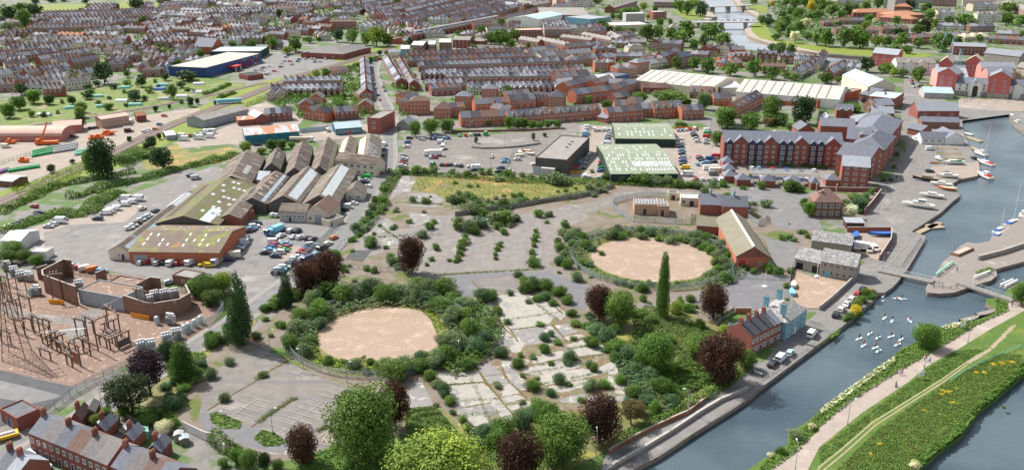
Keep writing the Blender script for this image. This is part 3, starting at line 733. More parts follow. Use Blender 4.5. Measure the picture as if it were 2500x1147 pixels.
def car(px,py,ang,kind,col,where,desc=None,grp=None,z=0.0,lean=None):
 """ang: heading in degrees on the ground, 0 = to picture right, 90 = away"""
 p=W(px,py,z);p.z=z+.16 if z==0 else z;b,g,wh,hl,tl,xf,hw=car_meshes(kind)
 nm={'van':'van','bigvan':'van'}.get(kind,'car')
 r=empty('parked_'+nm,p,R(ang))
 link('body',b,r,mats=[MATS['car_'+col]]);link('windows',g,r)
 if py>380:
  for x in(-xf*.62,xf*.63):
   for s in(-1,1):link('wheel',wh,r,(x,s*(hw-.06),.32))
 if py>560:
  for s in(-1,1):link('headlight',hl,r,(xf-.04,s*.6,.68));link('tail_light',tl,r,(-xf+.01,s*.66,.82))
 kd={'hatch':'hatchback','saloon':'saloon car','estate':'estate car','van':'small van','bigvan':'large van'}[kind]
 reg(r,desc or f'{dict(skyblue="light blue", mint="pale mint", navy="dark blue").get(col, col)} {kd}',where,nm,grp);return r
CK=dict(h='hatch',s='saloon',e='estate',v='van',b='bigvan')
CC=dict(w='white',s='silver',g='grey',k='black',b='blue',r='red',n='navy',G='green',y='yellow',o='orange',c='cream',l='skyblue',m='mint')
def cars(where,s,spec,ang,jit=3):
 """row of cars between two picture points; spec like 'hw sk eb' = kind+colour each, '-' leaves a gap"""
 a,b=q(s);t=spec.split();n=len(t)
 for i,c in enumerate(t):
  if c=='-':continue
  u=i/max(1,n-1);wa=W(*a);wb=W(*b);p=wa.lerp(wb,u)
  pr=proj(p);car(pr[0],pr[1],ang+random.uniform(-jit,jit),CK[c[0]],CC[c[1]],where,None,'vehicles '+where)
def proj(p):
 v=Vector(p)-Vector((0,0,HC));f=v.dot(Vector((0,cp,-sp)));u=v.dot(Vector((0,sp,cp)))
 return(1250+FPX*v.x/f,573.5-FPX*u/f)
def cars1(where,s,ang=0):
 """'x y kc ang ...' individually"""
 t=s.split();o=(0,0,1)
 if t[0].isalpha():o=SH_.get(t[0],(0,0,1));t=t[1:]
 for i in range(0,len(t),4):
  car(o[0]+float(t[i])/o[2],o[1]+float(t[i+1])/o[2],float(t[i+3]),CK[t[i+2][0]],CC[t[i+2][1]],where,None,'vehicles '+where)
  # people
def skin_fig(joints,edges,rad,name):
 me=bpy.data.meshes.new(name);me.from_pydata(joints,edges,[]);o=bpy.data.objects.new(name,me);COL.objects.link(o)
 sk=o.modifiers.new('s','SKIN');sk.use_smooth_shade=True
 for i,r in enumerate(rad):me.skin_vertices[0].data[i].radius=(r,r)
 me.skin_vertices[0].data[0].use_root=True
 o.modifiers.new('sub','SUBSURF').levels=1
 dg=bpy.context.evaluated_depsgraph_get();out=bpy.data.meshes.new_from_object(o.evaluated_get(dg));bpy.data.objects.remove(o);return out
def person_mesh(pose):
 if pose=='kneel':hz=.42
 else:hz=.95
 J=[(0,0,hz),(0.02,0,hz+.28),(0.02,0,hz+.52),(.03,0,hz+.60),(.05,0,hz+.72),(.04,0,hz+.80)]
 E=[(0,1),(1,2),(2,3),(3,4),(4,5)];Rr=[.155,.14,.12,.055,.095,.06]
 def add(chain,rads,root):
  k=root
  for c,r in zip(chain,rads):J.append(c);Rr.append(r);E.append((k,len(J)-1));k=len(J)-1
 st={'stand':.0,'walk':.28,'paddle':.1,'kneel':0,'cycle':.2}[pose]
 for s in(-1,1):
  f=st*s
  if pose=='kneel':add([(.08,s*.12,hz-.05),(.42,s*.14,.10),(-.02,s*.14,.06),(-.12,s*.14,.04)],[.09,.065,.05,.04],0)
  else:add([(f*.2,s*.11,hz-.08),(f*.5+.04,s*.12,.5),(f*1.0,s*.13,.08),(f*1.0+.16,s*.13,.04)],[.10,.07,.045,.04],0)
  a0=[(.02,s*.2,hz+.48)]
  if pose in('paddle','kneel'):ch=[(.15,s*.26,hz+.25),(.40,s*.05-.1,hz+.15+(.22 if s>0 else-.1)),(.46,s*.04-.1,hz+.14+(.22 if s>0 else-.1))]
  else:ch=[(-f*.3,s*.26,hz+.22),(-f*.6+.06,s*.25,hz-.02),(-f*.6+.09,s*.25,hz-.10)]
  add(a0+ch,[.062,.045,.035,.03],2)
 me=skin_fig(J,E,Rr,'person');return me,hz
_pm={}
def person(px,py,ang,pose,top,legs,where,doing,z=0.0,paddle=False,sc=1.0):
 p=W(px,py,z);p.z=z
 key=(pose,top,legs)
 if key not in _pm:
  if pose not in _pm:_pm[pose]=person_mesh(pose)
  me0,hz=_pm[pose];me=me0.copy()
  for m in('skin',top,legs,'black_paint'):me.materials.append(MATS[m])
  for f in me.polygons:
   z_=f.center.z;y_=abs(f.center.y)
   f.material_index=0 if z_>hz+.56 or(y_>.2 and z_<hz+.2)or(f.center.x>.3 and z_>hz)else 1 if z_>hz+.02 else 3 if z_<.07 else 2
  _pm[key]=(me,hz)
 me,hz=_pm[key];o=link('person',me,None,p,R(ang),sc)
 m=MB();m.lathe([(.095,0),(.115,.05),(.10,.11),(.05,.15)],'hair',8);h=m.obj('hair',o,loc=(.02,0,hz+.71))
 cn={'red_paint':'red','navy_paint':'navy','black_paint':'black','white_paint':'white','blue_paint':'blue','skyblue_paint':'light blue','pink_paint':'pink','orange_paint':'orange','denim':'dark','grey_paint':'grey','yellow_paint':'yellow'}
 reg(o,f'person in {cn.get(top, "dark")} top {doing}',where,'person','people '+where)
 if paddle:
  m=MB();m.tube((.42,-.1,hz+.36),(.55,-.42,-.15),.018,.018,'black_paint',5);m.box(.50,.60,-.47,-.40,-.45,-.1,'black_paint')
  pd=m.obj('paddle',None,loc=p,rot=R(ang));reg(pd,'thin black paddle held by paddler',where,'paddle','paddles '+where)
 return o
 # boats
def hull_mb(L_,B,Hh,c1='white_paint',c2=None,deck='render_cream',n=12,keel=0.3,sheer=.35):
 m=MB();rows_=[]
 for i in range(n+1):
  t=i/n;x=-L_/2+L_*t;w=B/2*(1-max(0,(t-.45)/.55)**2.2)*(.78+.22*min(1,t*4));w=max(w,.02);zs=Hh+sheer*(2*t-1)**2*(1 if t>.5 else .35)
  rows_.append([(x,0,-keel*(1-.6*t)),(x,w*.72,.02),(x,w,Hh*.5),(x,w*1.0,zs)])
 for s in(-1,1):
  for a,b in zip(rows_,rows_[1:]):
   for j in range(3):
    P=[a[j],b[j],b[j+1],a[j+1]];P=[(x,s*y,z)for x,y,z in P];m.poly(P if s<0 else P[::-1],c1 if j>0 or not c2 else c2)
 for a,b in zip(rows_,rows_[1:]):
  m.poly([(a[3][0],-a[3][1]*.96,a[3][2]-.06),(b[3][0],-b[3][1]*.96,b[3][2]-.06),(b[3][0],b[3][1]*.96,b[3][2]-.06),(a[3][0],a[3][1]*.96,a[3][2]-.06)],deck)
 a=rows_[0];m.poly([(a[3][0],a[3][1],a[3][2]),(a[3][0],-a[3][1],a[3][2]),(a[2][0],-a[2][1],a[2][2]),(a[0][0],0,a[0][2]),(a[2][0],a[2][1],a[2][2])],c1)
 return m
def boat(px,py,ang,L_,B,desc,where,kind='yacht',c1='white_paint',c2=None,z=-1.2,mast=0,cabin=True,cover=None,trail=False,deck='render_cream',cab='white_paint'):
 p=W(px,py,z);p.z=z+(.75 if trail else 0)
 r=empty('sailing_boat' if mast else 'boat',p,R(ang));Hh=B*.33
 hull_mb(L_,B,Hh,c1,c2,deck,keel=.6 if trail else .3).obj('hull',r)
 if cabin:
  m=MB();m.box(-L_*.22,L_*.18,-B*.28,B*.28,Hh-.02,Hh+.5+B*.1,cab,.12);m.obj('cabin',r)
  m=MB();m.box(-L_*.18,L_*.14,-B*.287,B*.287,Hh+.2,Hh+.42,'glass',.03);m.obj('cabin_windows',r)
 if kind=='motor':
  m=MB();m.box(-L_*.25,L_*.02,-B*.26,B*.26,Hh+.5+B*.1,Hh+1.0+B*.25,'white_paint',.15);m.obj('wheelhouse',r)
  m=MB();m.box(-L_*.22,L_*.0,-B*.27,B*.27,Hh+.7+B*.12,Hh+.9+B*.2,'glass',.05);m.obj('wheelhouse_windows',r)
 if cover:
  m=MB();m.box(-L_*.4,-L_*.1,-B*.35,B*.35,Hh,Hh+.7,cover,.2);m.obj('canvas_cover',r)
 if mast:
  m=MB();m.tube((L_*.08,0,Hh),(L_*.08,0,Hh+mast),.09,.06,'white_paint',6);mm=m.obj('mast',r)
  m=MB();m.tube((L_*.08,-.9,Hh+mast*.55),(L_*.08,.9,Hh+mast*.55),.03,.03,'white_paint',5);m.tube((L_*.06,0,Hh+1.1),(-L_*.36,0,Hh+1.0),.07,.07,'blue_paint',6);m.obj('boom',r)
 if trail:
  m=MB()
  for x in(-L_*.25,L_*.15):
   for s in(-1,1):m.box(x-.06,x+.06,s*B*.3-.06,s*B*.3+.06,-.8,.1,'steel')
  m.box(-L_*.35,L_*.3,-.08,.08,-.7,-.6,'steel');m.obj('cradle',r)
 reg(r,desc,where,'boat');return r
 # street furniture
def lamp(px,py,h,where,ang=0,mat='grey_paint',desc='thin grey street lamp',arms=1,name='street_lamp'):
 p=W(px,py);r=empty(name,p,R(ang));m=MB();m.tube((0,0,-.1),(0,0,h),.10,.06,mat,7);m.tube((0,0,0),(0,0,1.2),.14,.13,mat,7)
 if arms:m.tube((0,0,h-.02),(1.1,0,h+.25),.05,.04,mat,5)
 m.obj('pole',r)
 if arms:m=MB();m.box(.9,1.6,-.16,.16,h+.2,h+.33,'white_paint',.03);m.obj('lamp_head',r)
 reg(r,desc,where,'street lamp' if arms else 'pole','street lamps');return r
 # ground materials
def gm(*a,**k):k.setdefault('w',False);return M(*a,**k)
gm('town_ground',(.22,.20,.185),(.15,.14,.13),.15,over=((.075,.13,.03),.045,.47,.06),over2=((.38,.35,.31),.12,.62,.05),det=6)
gm('asphalt',(.185,.18,.18),(.145,.14,.142),.25,over=((.24,.23,.225),.06,.58,.1),over2=((.12,.12,.12),.03,.6,.04),det=8)
gm('asphalt_light',(.205,.195,.185),(.155,.147,.14),.25,over=((.27,.255,.24),.05,.55,.1),over2=((.12,.115,.11),.06,.61,.04),det=8)
gm('asphalt_dark',(.085,.085,.09),(.06,.06,.065),.3,over=((.13,.12,.12),.08,.56,.1),det=8)
gm('asphalt_old',(.215,.195,.175),(.15,.135,.12),.35,over=((.14,.08,.05),.12,.64,.04),over2=((.34,.31,.29),.06,.55,.12),det=10,streak=((.17,.15,.15),.5,(.15,1,1,.5)))
gm('asphalt_patch',(.165,.16,.165),(.13,.13,.135),.4,over=((.22,.21,.21),.1,.6,.1),det=8)
gm('car_park',(.21,.19,.17),(.15,.135,.12),.3,over=((.33,.29,.265),.05,.55,.15),det=8,streak=((.15,.135,.13),.3,(.12,1.2,1,-.35)))
gm('car_park_lane',(.235,.212,.19),(.165,.15,.135),.3,over=((.36,.32,.30),.07,.58,.12),over2=((.26,.115,.065),.09,.62,.05),det=8,streak=((.18,.16,.155),.35,(1.3,.12,1,0)))
gm('pavement',(.255,.24,.225),(.21,.2,.19),.5)
gm('waste',(.20,.17,.14),(.145,.11,.08),.18,over=((.09,.12,.025),.09,.54,.06),over2=((.26,.15,.09),.12,.6,.06),det=10)
gm('waste_green',(.11,.13,.035),(.20,.165,.08),.16,over=((.24,.225,.05),.1,.55,.08),over2=((.26,.21,.17),.08,.6,.04),det=10)
gm('slab',(.36,.335,.29),(.28,.26,.235),.35,over=((.23,.22,.21),.16,.54,.08),over2=((.10,.085,.03),.14,.655,.02),det=10)
gm('slab_dark',(.25,.235,.22),(.185,.175,.17),.35,over=((.42,.39,.35),.22,.55,.05),over2=((.10,.07,.03),.2,.63,.03),det=10)
gm('slab_moss',(.20,.17,.14),(.12,.125,.04),.5,over=((.17,.10,.06),.3,.5,.08),over2=((.26,.24,.21),.2,.58,.05),det=8)
gm('moss_joint',(.10,.10,.02),(.13,.07,.035),.7,over=((.19,.17,.03),.4,.55,.1))
gm('gravel_pink',(.36,.265,.20),(.26,.185,.135),1.6,over=((.42,.32,.25),.22,.5,.2),over2=((.24,.20,.10),.07,.6,.08),det=10,bump=.06,streak=((.29,.215,.16),.12,(.5,1.6,1,.7)))
gm('gravel_tan',(.24,.16,.12),(.165,.11,.083),1.5,over=((.46,.31,.23),.5,.56,.1),over2=((.20,.15,.12),.08,.6,.08),det=8,bump=.05)
gm('concrete_yard',(.31,.26,.22),(.25,.21,.18),.12,over=((.42,.35,.29),.06,.55,.1),over2=((.28,.25,.23),.05,.66,.05),det=8)
gm('grass',(.06,.115,.02),(.09,.145,.025),.5,over=((.14,.17,.03),.14,.52,.15),over2=((.04,.085,.018),.2,.6,.08),det=6,bump=.1)
gm('grass_yellow',(.13,.19,.025),(.18,.21,.035),.4,over=((.28,.22,.05),.1,.56,.1),det=6,bump=.1)
gm('meadow',(.20,.185,.05),(.12,.145,.035),.25,over=((.33,.21,.08),.06,.5,.1),over2=((.21,.15,.12),.1,.57,.06),det=10)
gm('allotment',(.08,.14,.025),(.17,.20,.04),.18,over=((.26,.20,.13),.09,.56,.03),over2=((.035,.08,.02),.12,.57,.05),det=8)
gm('path_pink',(.35,.29,.245),(.29,.24,.205),.3,over=((.39,.33,.28),.1,.55,.1))
gm('dirt',(.33,.27,.18),(.26,.22,.13),.6,over=((.16,.18,.04),.5,.62,.08))
gm('dust',(.32,.265,.22),(.25,.205,.17),.15,over=((.24,.20,.17),.07,.56,.1),det=8)
gm('ballast',(.13,.085,.065),(.09,.06,.05),.8,over=((.17,.13,.11),.3,.55,.1));gm('cobble',(.25,.22,.195),(.19,.165,.145),1.5,det=6,over=((.33,.29,.27),.1,.56,.1))
gm('quay_stone',(.30,.24,.19),(.20,.15,.12),.8,over=((.13,.09,.07),.4,.55,.1),bump=.06)
def offs(P,d):
 L_,R_=strip_poly(P,abs(d)*2);return L_ if d>0 else R_
gm('line_white',(.46,.44,.42),(.33,.31,.30),.8,over=((.23,.21,.2),.7,.53,.1))
gm('gravel_track',(.29,.21,.155),(.36,.265,.20),.6);gm('line_yellow',(.55,.46,.25),(.42,.36,.22),.8)
def water_mat(name,c,c2,rough,wave,dist,sc2=.03):
 m=bpy.data.materials.new(name);m.use_nodes=True;MATS[name]=m;nt=m.node_tree;N=nt.nodes;L=nt.links;b=N['Principled BSDF']
 tc=N.new('ShaderNodeTexCoord');mp=N.new('ShaderNodeMapping');mp.inputs['Scale'].default_value=(1,2.2,1);mp.inputs['Rotation'].default_value=(0,0,.5);L.new(tc.outputs['Object'],mp.inputs[0])
 n1=N.new('ShaderNodeTexNoise');n1.inputs['Scale'].default_value=wave;n1.inputs['Detail'].default_value=4;L.new(mp.outputs[0],n1.inputs[0])
 n2=N.new('ShaderNodeTexNoise');n2.inputs['Scale'].default_value=sc2;n2.inputs['Detail'].default_value=4;L.new(tc.outputs['Object'],n2.inputs[0])
 x=N.new('ShaderNodeMix');x.data_type='RGBA';x.inputs[6].default_value=(*c,1);x.inputs[7].default_value=(*c2,1);r=N.new('ShaderNodeMapRange');r.inputs[1].default_value=.4;r.inputs[2].default_value=.6
 L.new(n2.outputs[0],r.inputs[0]);L.new(r.outputs[0],x.inputs[0]);L.new(x.outputs[2],b.inputs['Base Color'])
 bp=N.new('ShaderNodeBump');bp.inputs['Distance'].default_value=dist;bp.inputs['Strength'].default_value=1;L.new(n1.outputs[0],bp.inputs['Height']);L.new(bp.outputs[0],b.inputs['Normal'])
 rr_=N.new('ShaderNodeMapRange');rr_.inputs[1].default_value=.35;rr_.inputs[2].default_value=.65;rr_.inputs[3].default_value=rough*.4;rr_.inputs[4].default_value=rough*2.2;L.new(n2.outputs[0],rr_.inputs[0]);L.new(rr_.outputs[0],b.inputs['Roughness']);b.inputs['Specular IOR Level'].default_value=.6;b.inputs['IOR'].default_value=1.33
water_mat('water_canal',(.04,.065,.08),(.08,.11,.125),.07,.7,.10,.025)
water_mat('water_river',(.085,.065,.075),(.13,.105,.115),.2,.9,.12,.04)
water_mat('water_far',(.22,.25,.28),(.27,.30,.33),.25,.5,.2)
# water outlines and the ground sheet
WC=qw('Z 1330 1290 S 165 1147 420 1015 840 742 1130 562 1290 452 1350 395 1640 172 1840 30 O 100 1000 215 905 290 850 400 750 520 650 545 592 610 590 690 535 755 462 830 362 990 95 992 66 960 50 J 890 1130 1170 950 1300 830 1362 785 1330 730 1290 665 1350 628 1530 592 1550 545 1520 430 1450 300 1400 180 1380 60 E 1350 1047 1830 1085 1850 1147 J 1900 110 1978 170 Z 2640 340 2640 480 J 1978 985 1760 1080 1680 1147 O 1590 110 1460 132 1380 118 1310 160 1230 240 1150 310 1075 430 1025 485 998 540 1010 588 1110 600 1250 590 1340 560 1500 505 1600 478 1665 425 1645 372 1912 300 Z 2640 590 2640 655 O 1912 475 1790 530 1730 590 1690 640 1560 648 1552 690 1640 735 1640 775 1600 795 1500 835 1400 870 1250 880 1100 930 930 1040 T 780 0 640 130 540 190 370 320 200 440 0 592 S 1790 712 1640 800 1625 910 1420 1030 1250 1147 Z 1640 1290')
WR=qw('Z 2640 870 T 1931 240 1850 310 1680 455 1500 600 1450 680 1330 830 1120 975 1045 1050 940 1147 Z 2120 1290 2640 1290')
WE=qw('D 760 -60 870 0 900 60 985 160 890 215 905 255 1030 290 1060 335 1130 370 1155 430 1240 475 1500 500 1978 555 E 120 600 540 610 760 640 1100 700 1270 660 1400 650 1550 600 1250 590 900 575 540 560 0 518 D 1800 488 1500 420 1400 390 1290 350 1255 290 1285 268 1370 222 1382 165 1185 68 1150 0 1100 -60')
XN,XF=-2500,2500
def inpoly(x,y,P):
 c=False;n=len(P)
 for i in range(n):
  a=P[i];b=P[i-1]
  if(a.y>y)!=(b.y>y)and x<(b.x-a.x)*(y-a.y)/(b.y-a.y)+a.x:c=not c
 return c
def clip_hole_sheet():
 V=[];E=[]
 for poly in([Vector((x,y))for x,y in((XN,60),(XF,60),(XF,6000),(XN,6000))],WC,WR,WE):
  n=len(V);k=len(poly);V+=[Vector((p[0],p[1]))for p in poly];E+=[(n+i,n+(i+1)%k)for i in range(k)]
 rv,re,rf,ov,oe,of=geometry.delaunay_2d_cdt(V,E,[],0,1e-3)
 m=MB();m.v=[(p.x,p.y,0)for p in rv];mi=m.mi('town_ground')
 for f in rf:
  cx=sum(rv[i].x for i in f)/3;cy=sum(rv[i].y for i in f)/3
  if any(inpoly(cx,cy,P)for P in(WC,WR,WE)):continue
  m.f.append(tuple(f));m.m.append(mi)
 return m
struct(clip_hole_sheet().obj('ground'))
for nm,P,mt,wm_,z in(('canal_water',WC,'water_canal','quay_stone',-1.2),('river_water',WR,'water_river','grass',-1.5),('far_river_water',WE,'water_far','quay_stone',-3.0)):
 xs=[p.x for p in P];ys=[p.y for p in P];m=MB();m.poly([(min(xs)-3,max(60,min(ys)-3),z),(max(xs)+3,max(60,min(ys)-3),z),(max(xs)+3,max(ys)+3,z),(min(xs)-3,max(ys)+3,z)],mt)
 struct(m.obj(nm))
 m=MB()
 for a,b in zip(P,P[1:]+P[:1]):
  m.poly([(a.x,a.y,z-1),(b.x,b.y,z-1),(b.x,b.y,.05),(a.x,a.y,.05)],wm_)
 o=m.obj({'canal_water':'quay_wall','river_water':'river_bank','far_river_water':'river_bank'}[nm]);struct(o)
 # big regions, low to high
A_=lambda*a,**k:region(*a,**k)
A_('grass_field','A 240 60 480 45 900 40 1260 15 1550 30 1590 60 1500 85 1050 110 420 135 330 75','grass_yellow')
A_('allotment_gardens','Z 0 330 A 0 1000 150 960 560 940 850 860 1200 790 1500 740 1978 720 B 200 830 330 840 C -2600 0 B -400 1000 A 1200 1120 850 1147 Z 0 330' if False else 'Z 0 322 0 245 60 240 140 236 215 218 300 198 390 186 500 190 560 207 560 218 500 238 354 263 215 288 100 305','allotment',jit=1.5)
A_('allotment_gardens','Z 500 192 600 205 640 212 590 224 500 243 430 252','allotment',jit=1.5)
A_('railway_verge','Z -40 512 100 470 217 415 291 380 394 328 488 290 600 246 753 190 829 166 925 138 1010 125 1005 108 917 118 829 146 753 165 664 194 560 222 488 262 394 302 291 352 217 386 100 436 -40 480','grass_yellow')
A_('railway_verge','Z -40 530 60 500 217 428 300 410 420 345 500 315 600 262 640 240 600 236 490 282 394 325 217 408 -40 505','grass_yellow',jit=.8)
A_('gravel_yard','Z -30 455 -30 330 100 318 187 303 300 300 400 292 420 292 394 315 291 362 217 394 200 392 120 425 60 448','dust')
A_('gravel_yard','Z 120 318 240 296 330 285 430 270 488 264 488 270 394 305 330 330 200 345 100 345','dust')
A_('yard','Z 420 350 500 330 580 300 640 265 655 268 690 275 700 300 730 320 800 312 935 300 940 330 820 340 700 348 600 356 560 352 440 362','concrete_yard')
A_('yard','Z 585 300 600 262 650 250 740 290 720 318','concrete_yard')
A_('rough_ground','Z 340 395 430 350 470 375 560 360 600 372 560 395 430 410 360 418','meadow',jit=1)
A_('retail_car_park','B 330 720 560 530 620 510 720 500 780 530 1240 590 1310 602 1000 690 560 790 400 830','asphalt_light')
A_('industrial_yard','Z -40 640 40 560 120 545 190 500 330 470 440 432 520 405 545 412 540 560 560 640 700 560 830 540 850 570 790 620 700 690 640 720 560 720 470 690 250 660 120 650','asphalt_light')
A_('concrete_apron','F 150 1147 420 1060 780 950 900 1010 1150 900 1360 860 1370 900 1200 1040 700 1060 420 1140 K 420 150 280 210','concrete_yard')
A_('yard_patch','F 640 1147 850 1060 1180 1058 K 700 0 640 50 560 90','asphalt_patch')
A_('yard','G 330 1147 400 1010 700 1010 1350 1060 1450 900 1500 880 1640 620 1700 600 1750 640 1500 930 1280 1147 L 1150 60 700 400 400 460 0 420 0 340 250 200','asphalt_light')
A_('yard_patch','L 540 200 660 130 900 160 880 230 800 300 700 290','dust')
A_('substation_gravel','K -60 520 200 420 450 400 700 370 950 400 1300 440 1550 540 1700 560 1912 640 L 180 720 0 1000 K 1800 1000 1560 1147 P 1250 130 1000 250 700 360 400 290 0 205 K -60 1147','gravel_tan')
A_('gravel_service_road','K 0 700 330 790 700 820 850 740 1000 760 900 830 760 1000 700 1050 560 960 700 890 300 850 0 770','asphalt_old')
A_('tarmac_yard','P -60 210 0 205 400 300 700 365 600 450 390 640 300 580 120 700 -60 760','asphalt_dark')
A_('tarmac_strip','P 0 470 300 520 600 450 300 370 -60 290 -60 380','asphalt')
A_('street','P -60 1147 -60 1000 120 900 260 810 300 970 180 1020 120 1080 640 1147 Z 100 1200 -60 1200','asphalt')
A_('car_park','H -60 230 500 215 1500 140 1540 190 1640 560 1400 570 -60 570','car_park')
A_('works_yard','H 1640 100 I 590 140 900 150 1050 320 1040 480 1100 640 630 640 H 1900 650 1540 600 1580 400 1640 200','concrete_yard')
A_('car_park','I 930 140 1300 150 1978 160 J 300 150 300 210 I 1040 300','asphalt_light')
A_('lawn','I 1400 140 1530 85 1700 95 1690 150','grass')
A_('court','I 1150 470 1978 480 J 160 520 220 700 0 700 I 1900 700 1160 650','cobble')
A_('waterfront','E 620 700 860 720 1000 850 1350 1040 1830 1080 1978 1100 J 1978 170 1830 0 1380 60 1400 180 1450 300 1520 430 1550 545 1530 592 1350 628 1290 665 1330 730 1362 785 1300 830 1170 950 890 1130 O 960 50 992 66 990 95 830 362 755 462 690 535 610 590 545 592 400 750 215 905 0 1060 S 1840 30 1350 395 840 742 165 1147 Z 1330 1290 S -200 1290 -60 960 150 860 540 680 690 600 900 450 1150 290 1300 190 1420 120 1520 0 O 0 760 0 740 260 520 350 380 430 300 560 290 670 130 680 60 640 0 J 430 970 580 750 600 650 730 560 830 430 840 380 820 200 790 0 E 790 1100 820 950 820 760','asphalt_light')
A_('cobbled_quay','E 1340 960 1830 960 1978 930 1978 1080 1830 1078 1345 1045','concrete_yard')
A_('quay_paving','J 1010 560 1100 500 1400 480 1540 450 1550 540 1530 590 1350 625 1080 640','concrete_yard')
A_('quay_peninsula','Z 2640 520 J 1978 985 1760 1080 1680 1147 O 1590 110 1460 132 1380 118 1310 160 1230 240 1150 310 1075 430 1025 485 998 540 1010 588 1110 600 1250 590 1340 560 1500 505 1600 478 1665 425 1645 372 1912 300 Z 2640 580','cobble')
A_('river_bank_grass','D 1255 290 1370 222 1450 215 1500 300 1560 380 1978 440 E 0 450 540 470 1130 530 1000 560 540 550 0 510 D 1800 485 1500 418 1400 388 1290 348','grass_yellow')
A_('footpath','D 1255 290 1290 265 1330 260 1320 300 1400 370 1560 410 1978 505 1978 520 1800 488 1500 420 1400 390 1290 350','path_pink')
A_('river_bank_grass','D 560 105 640 80 800 100 860 150 900 180 860 185 720 190 640 160','grass_yellow')
A_('footpath','D 905 110 985 160 935 185 860 190 880 150','path_pink')
A_('footpath','D 1150 0 1200 60 1382 165 1400 130 1290 80 1210 20 1240 0','path_pink')
A_('grass_bank','D 1290 65 1400 50 1490 75 1460 130 1400 120','grass_yellow')
RB='Z 2640 870 T 1931 240 1850 310 1680 455 1500 600 1450 680 1330 830 1120 975 1045 1050 940 1147 Z 2120 1290 1640 1290 S 1250 1147 1420 1030 1625 910 1640 800 1790 712 T 0 592 200 440 370 320 540 190 640 130 780 0 O 930 1040 1100 930 1250 880 1400 870 1500 835 1600 795 1640 775 1640 735 1552 690 1560 648 1690 640 1730 590 1790 530 1912 475 Z 2640 655'
A_('river_bank_grass',RB,'grass')
A_('towpath','Z 1750 1290 S 1450 1147 1931 775 T 0 740 370 420 700 220 980 90 1110 0 O 1500 880 1730 750 1790 660 1912 650 Z 2640 700 2640 740 O 1912 760 1600 930 1250 1147 T 1310 0 1000 180 850 310 400 610 0 930 Z 1900 1290','path_pink')
for s in('Z 1950 1290 T 0 1120 200 960 500 700 860 478 1130 310 1390 130 1500 60','Z 1975 1290 T 50 1140 240 985 530 725 880 500 1160 325 1400 150'):
 m=MB();ZL[0]+=.0013;strip_mb(m,dense(qw(s)),.4,.03+ZL[0],'dirt');struct(m.obj('dirt_track'))
A_('dirt_track','T 1385 135 1480 70 1590 10 O 1660 1030 1790 900 1840 890 1810 930 1700 1040 1630 1110 T 1600 35 1490 105 1410 145','dirt',jit=.2)
A_('waste_ground','G 1700 1147 1500 1147 1650 800 1760 640 1900 520 H 0 560 700 560 1540 590 I 0 620 630 640 1100 720 1900 790 1978 860 J 200 700 560 740 430 970 0 1040 N 1912 120 1640 620 1380 690 1100 760 940 850 1200 1000 S 1300 190 1150 290 900 450 690 600 540 680 150 860 -60 960 R 1400 1147 Q 1500 1200 780 1147 200 960 P 1730 740 1400 640 1000 600 1100 500 1500 280 1700 60 L 350 1030 850 650 1000 560 1150 230 1350 140','waste')
A_('meadow','H 60 600 420 600 700 590 1300 620 1800 640 1978 640 I 100 660 0 720 H 1900 730 1500 830 1000 900 720 940 640 880 500 850 150 750 0 740','meadow',jit=1)
A_('undergrowth_floor','N 0 620 240 690 640 700 800 850 1000 860 1200 950 S 1250 200 1000 360 690 590 400 740 0 900 R 1800 1000 1500 1147 Q 1931 1147 R -100 500 300 560 560 800 900 680 1200 560 1931 430 S 0 130 0 0 N -300 1000','waste_green')
A_('undergrowth_floor','P 1000 600 1100 480 1500 230 1560 0 L 180 900 330 1050 500 830 620 760 850 650 600 590 Q 0 90 -200 300 P 1700 400 1600 560 1560 700','waste_green',jit=.6)
A_('derelict_road','H 600 1000 1000 980 1400 900 1800 840 1978 790 I 0 750 500 725 1150 765 1900 790 1900 900 1540 900 1280 850 850 800 480 760 100 800 0 850 H 1900 900 1480 1020 1100 1040 700 1040','asphalt_old')
A_('derelict_road','M 0 400 500 390 1000 370 1300 330 1450 400 1700 540 1912 640 N 200 690 500 650 700 590 940 520 1100 540 1100 740 900 720 640 680 500 700 360 740 200 720 0 680 M 1700 620 1400 480 1250 430 1000 410 300 450 0 480','asphalt_old')
A_('boat_yard_ground','J 270 1130 690 1130 O 665 130 540 290 420 240 200 150 230 60','dust')
A_('derelict_car_park','L 1340 300 1400 120 1560 0 H 0 1100 60 980 400 970 750 1010 1100 960 1480 900 M 1700 -120 1440 0 1350 300 1240 350 1000 370 200 420 0 400 0 330 160 100','car_park_lane')
A_('derelict_yard','N 1100 370 1500 440 1640 440 1640 640 1440 800 1200 740 1000 700 1050 470','asphalt_patch')
A_('derelict_yard','N 1400 60 1500 110 1700 60 1700 280 1640 400 1500 330 1440 200','asphalt')
A_('derelict_yard','I 1060 650 1160 700 1900 770 1978 700 J 0 1040 60 1147 O 0 0 N 1500 -10 1450 -100 I 1450 880 1150 760','asphalt')
A_('derelict_car_park','Q -60 650 0 390 160 170 330 50 560 0 760 110 900 190 1100 290 1400 390 1240 560 1160 740 1210 900 1100 960 780 1000 620 1000 460 960 200 860 0 790','car_park')
A_('tarmac_strip','Q -60 640 60 600 200 620 360 720 480 760 560 760 800 880 740 1000 500 950 200 850 0 770','asphalt_patch')
A_('derelict_yard','P 1640 560 1780 330 1931 290 Q 0 400 -60 600 0 790 P 1931 780 1720 700','waste')
A_('derelict_yard','R 0 340 100 290 220 520 200 590 0 560','slab_dark')
A_('patched_road','M 350 430 950 400 1250 400 1360 420 1380 490 1000 440 950 420 580 480 800 610 470 630','asphalt_patch')
A_('patched_road','M 1380 430 1700 550 1640 760 1450 700 1500 600 1250 480','asphalt_patch')
A_('old_floor','M 590 480 940 425 1060 590 800 612','car_park')
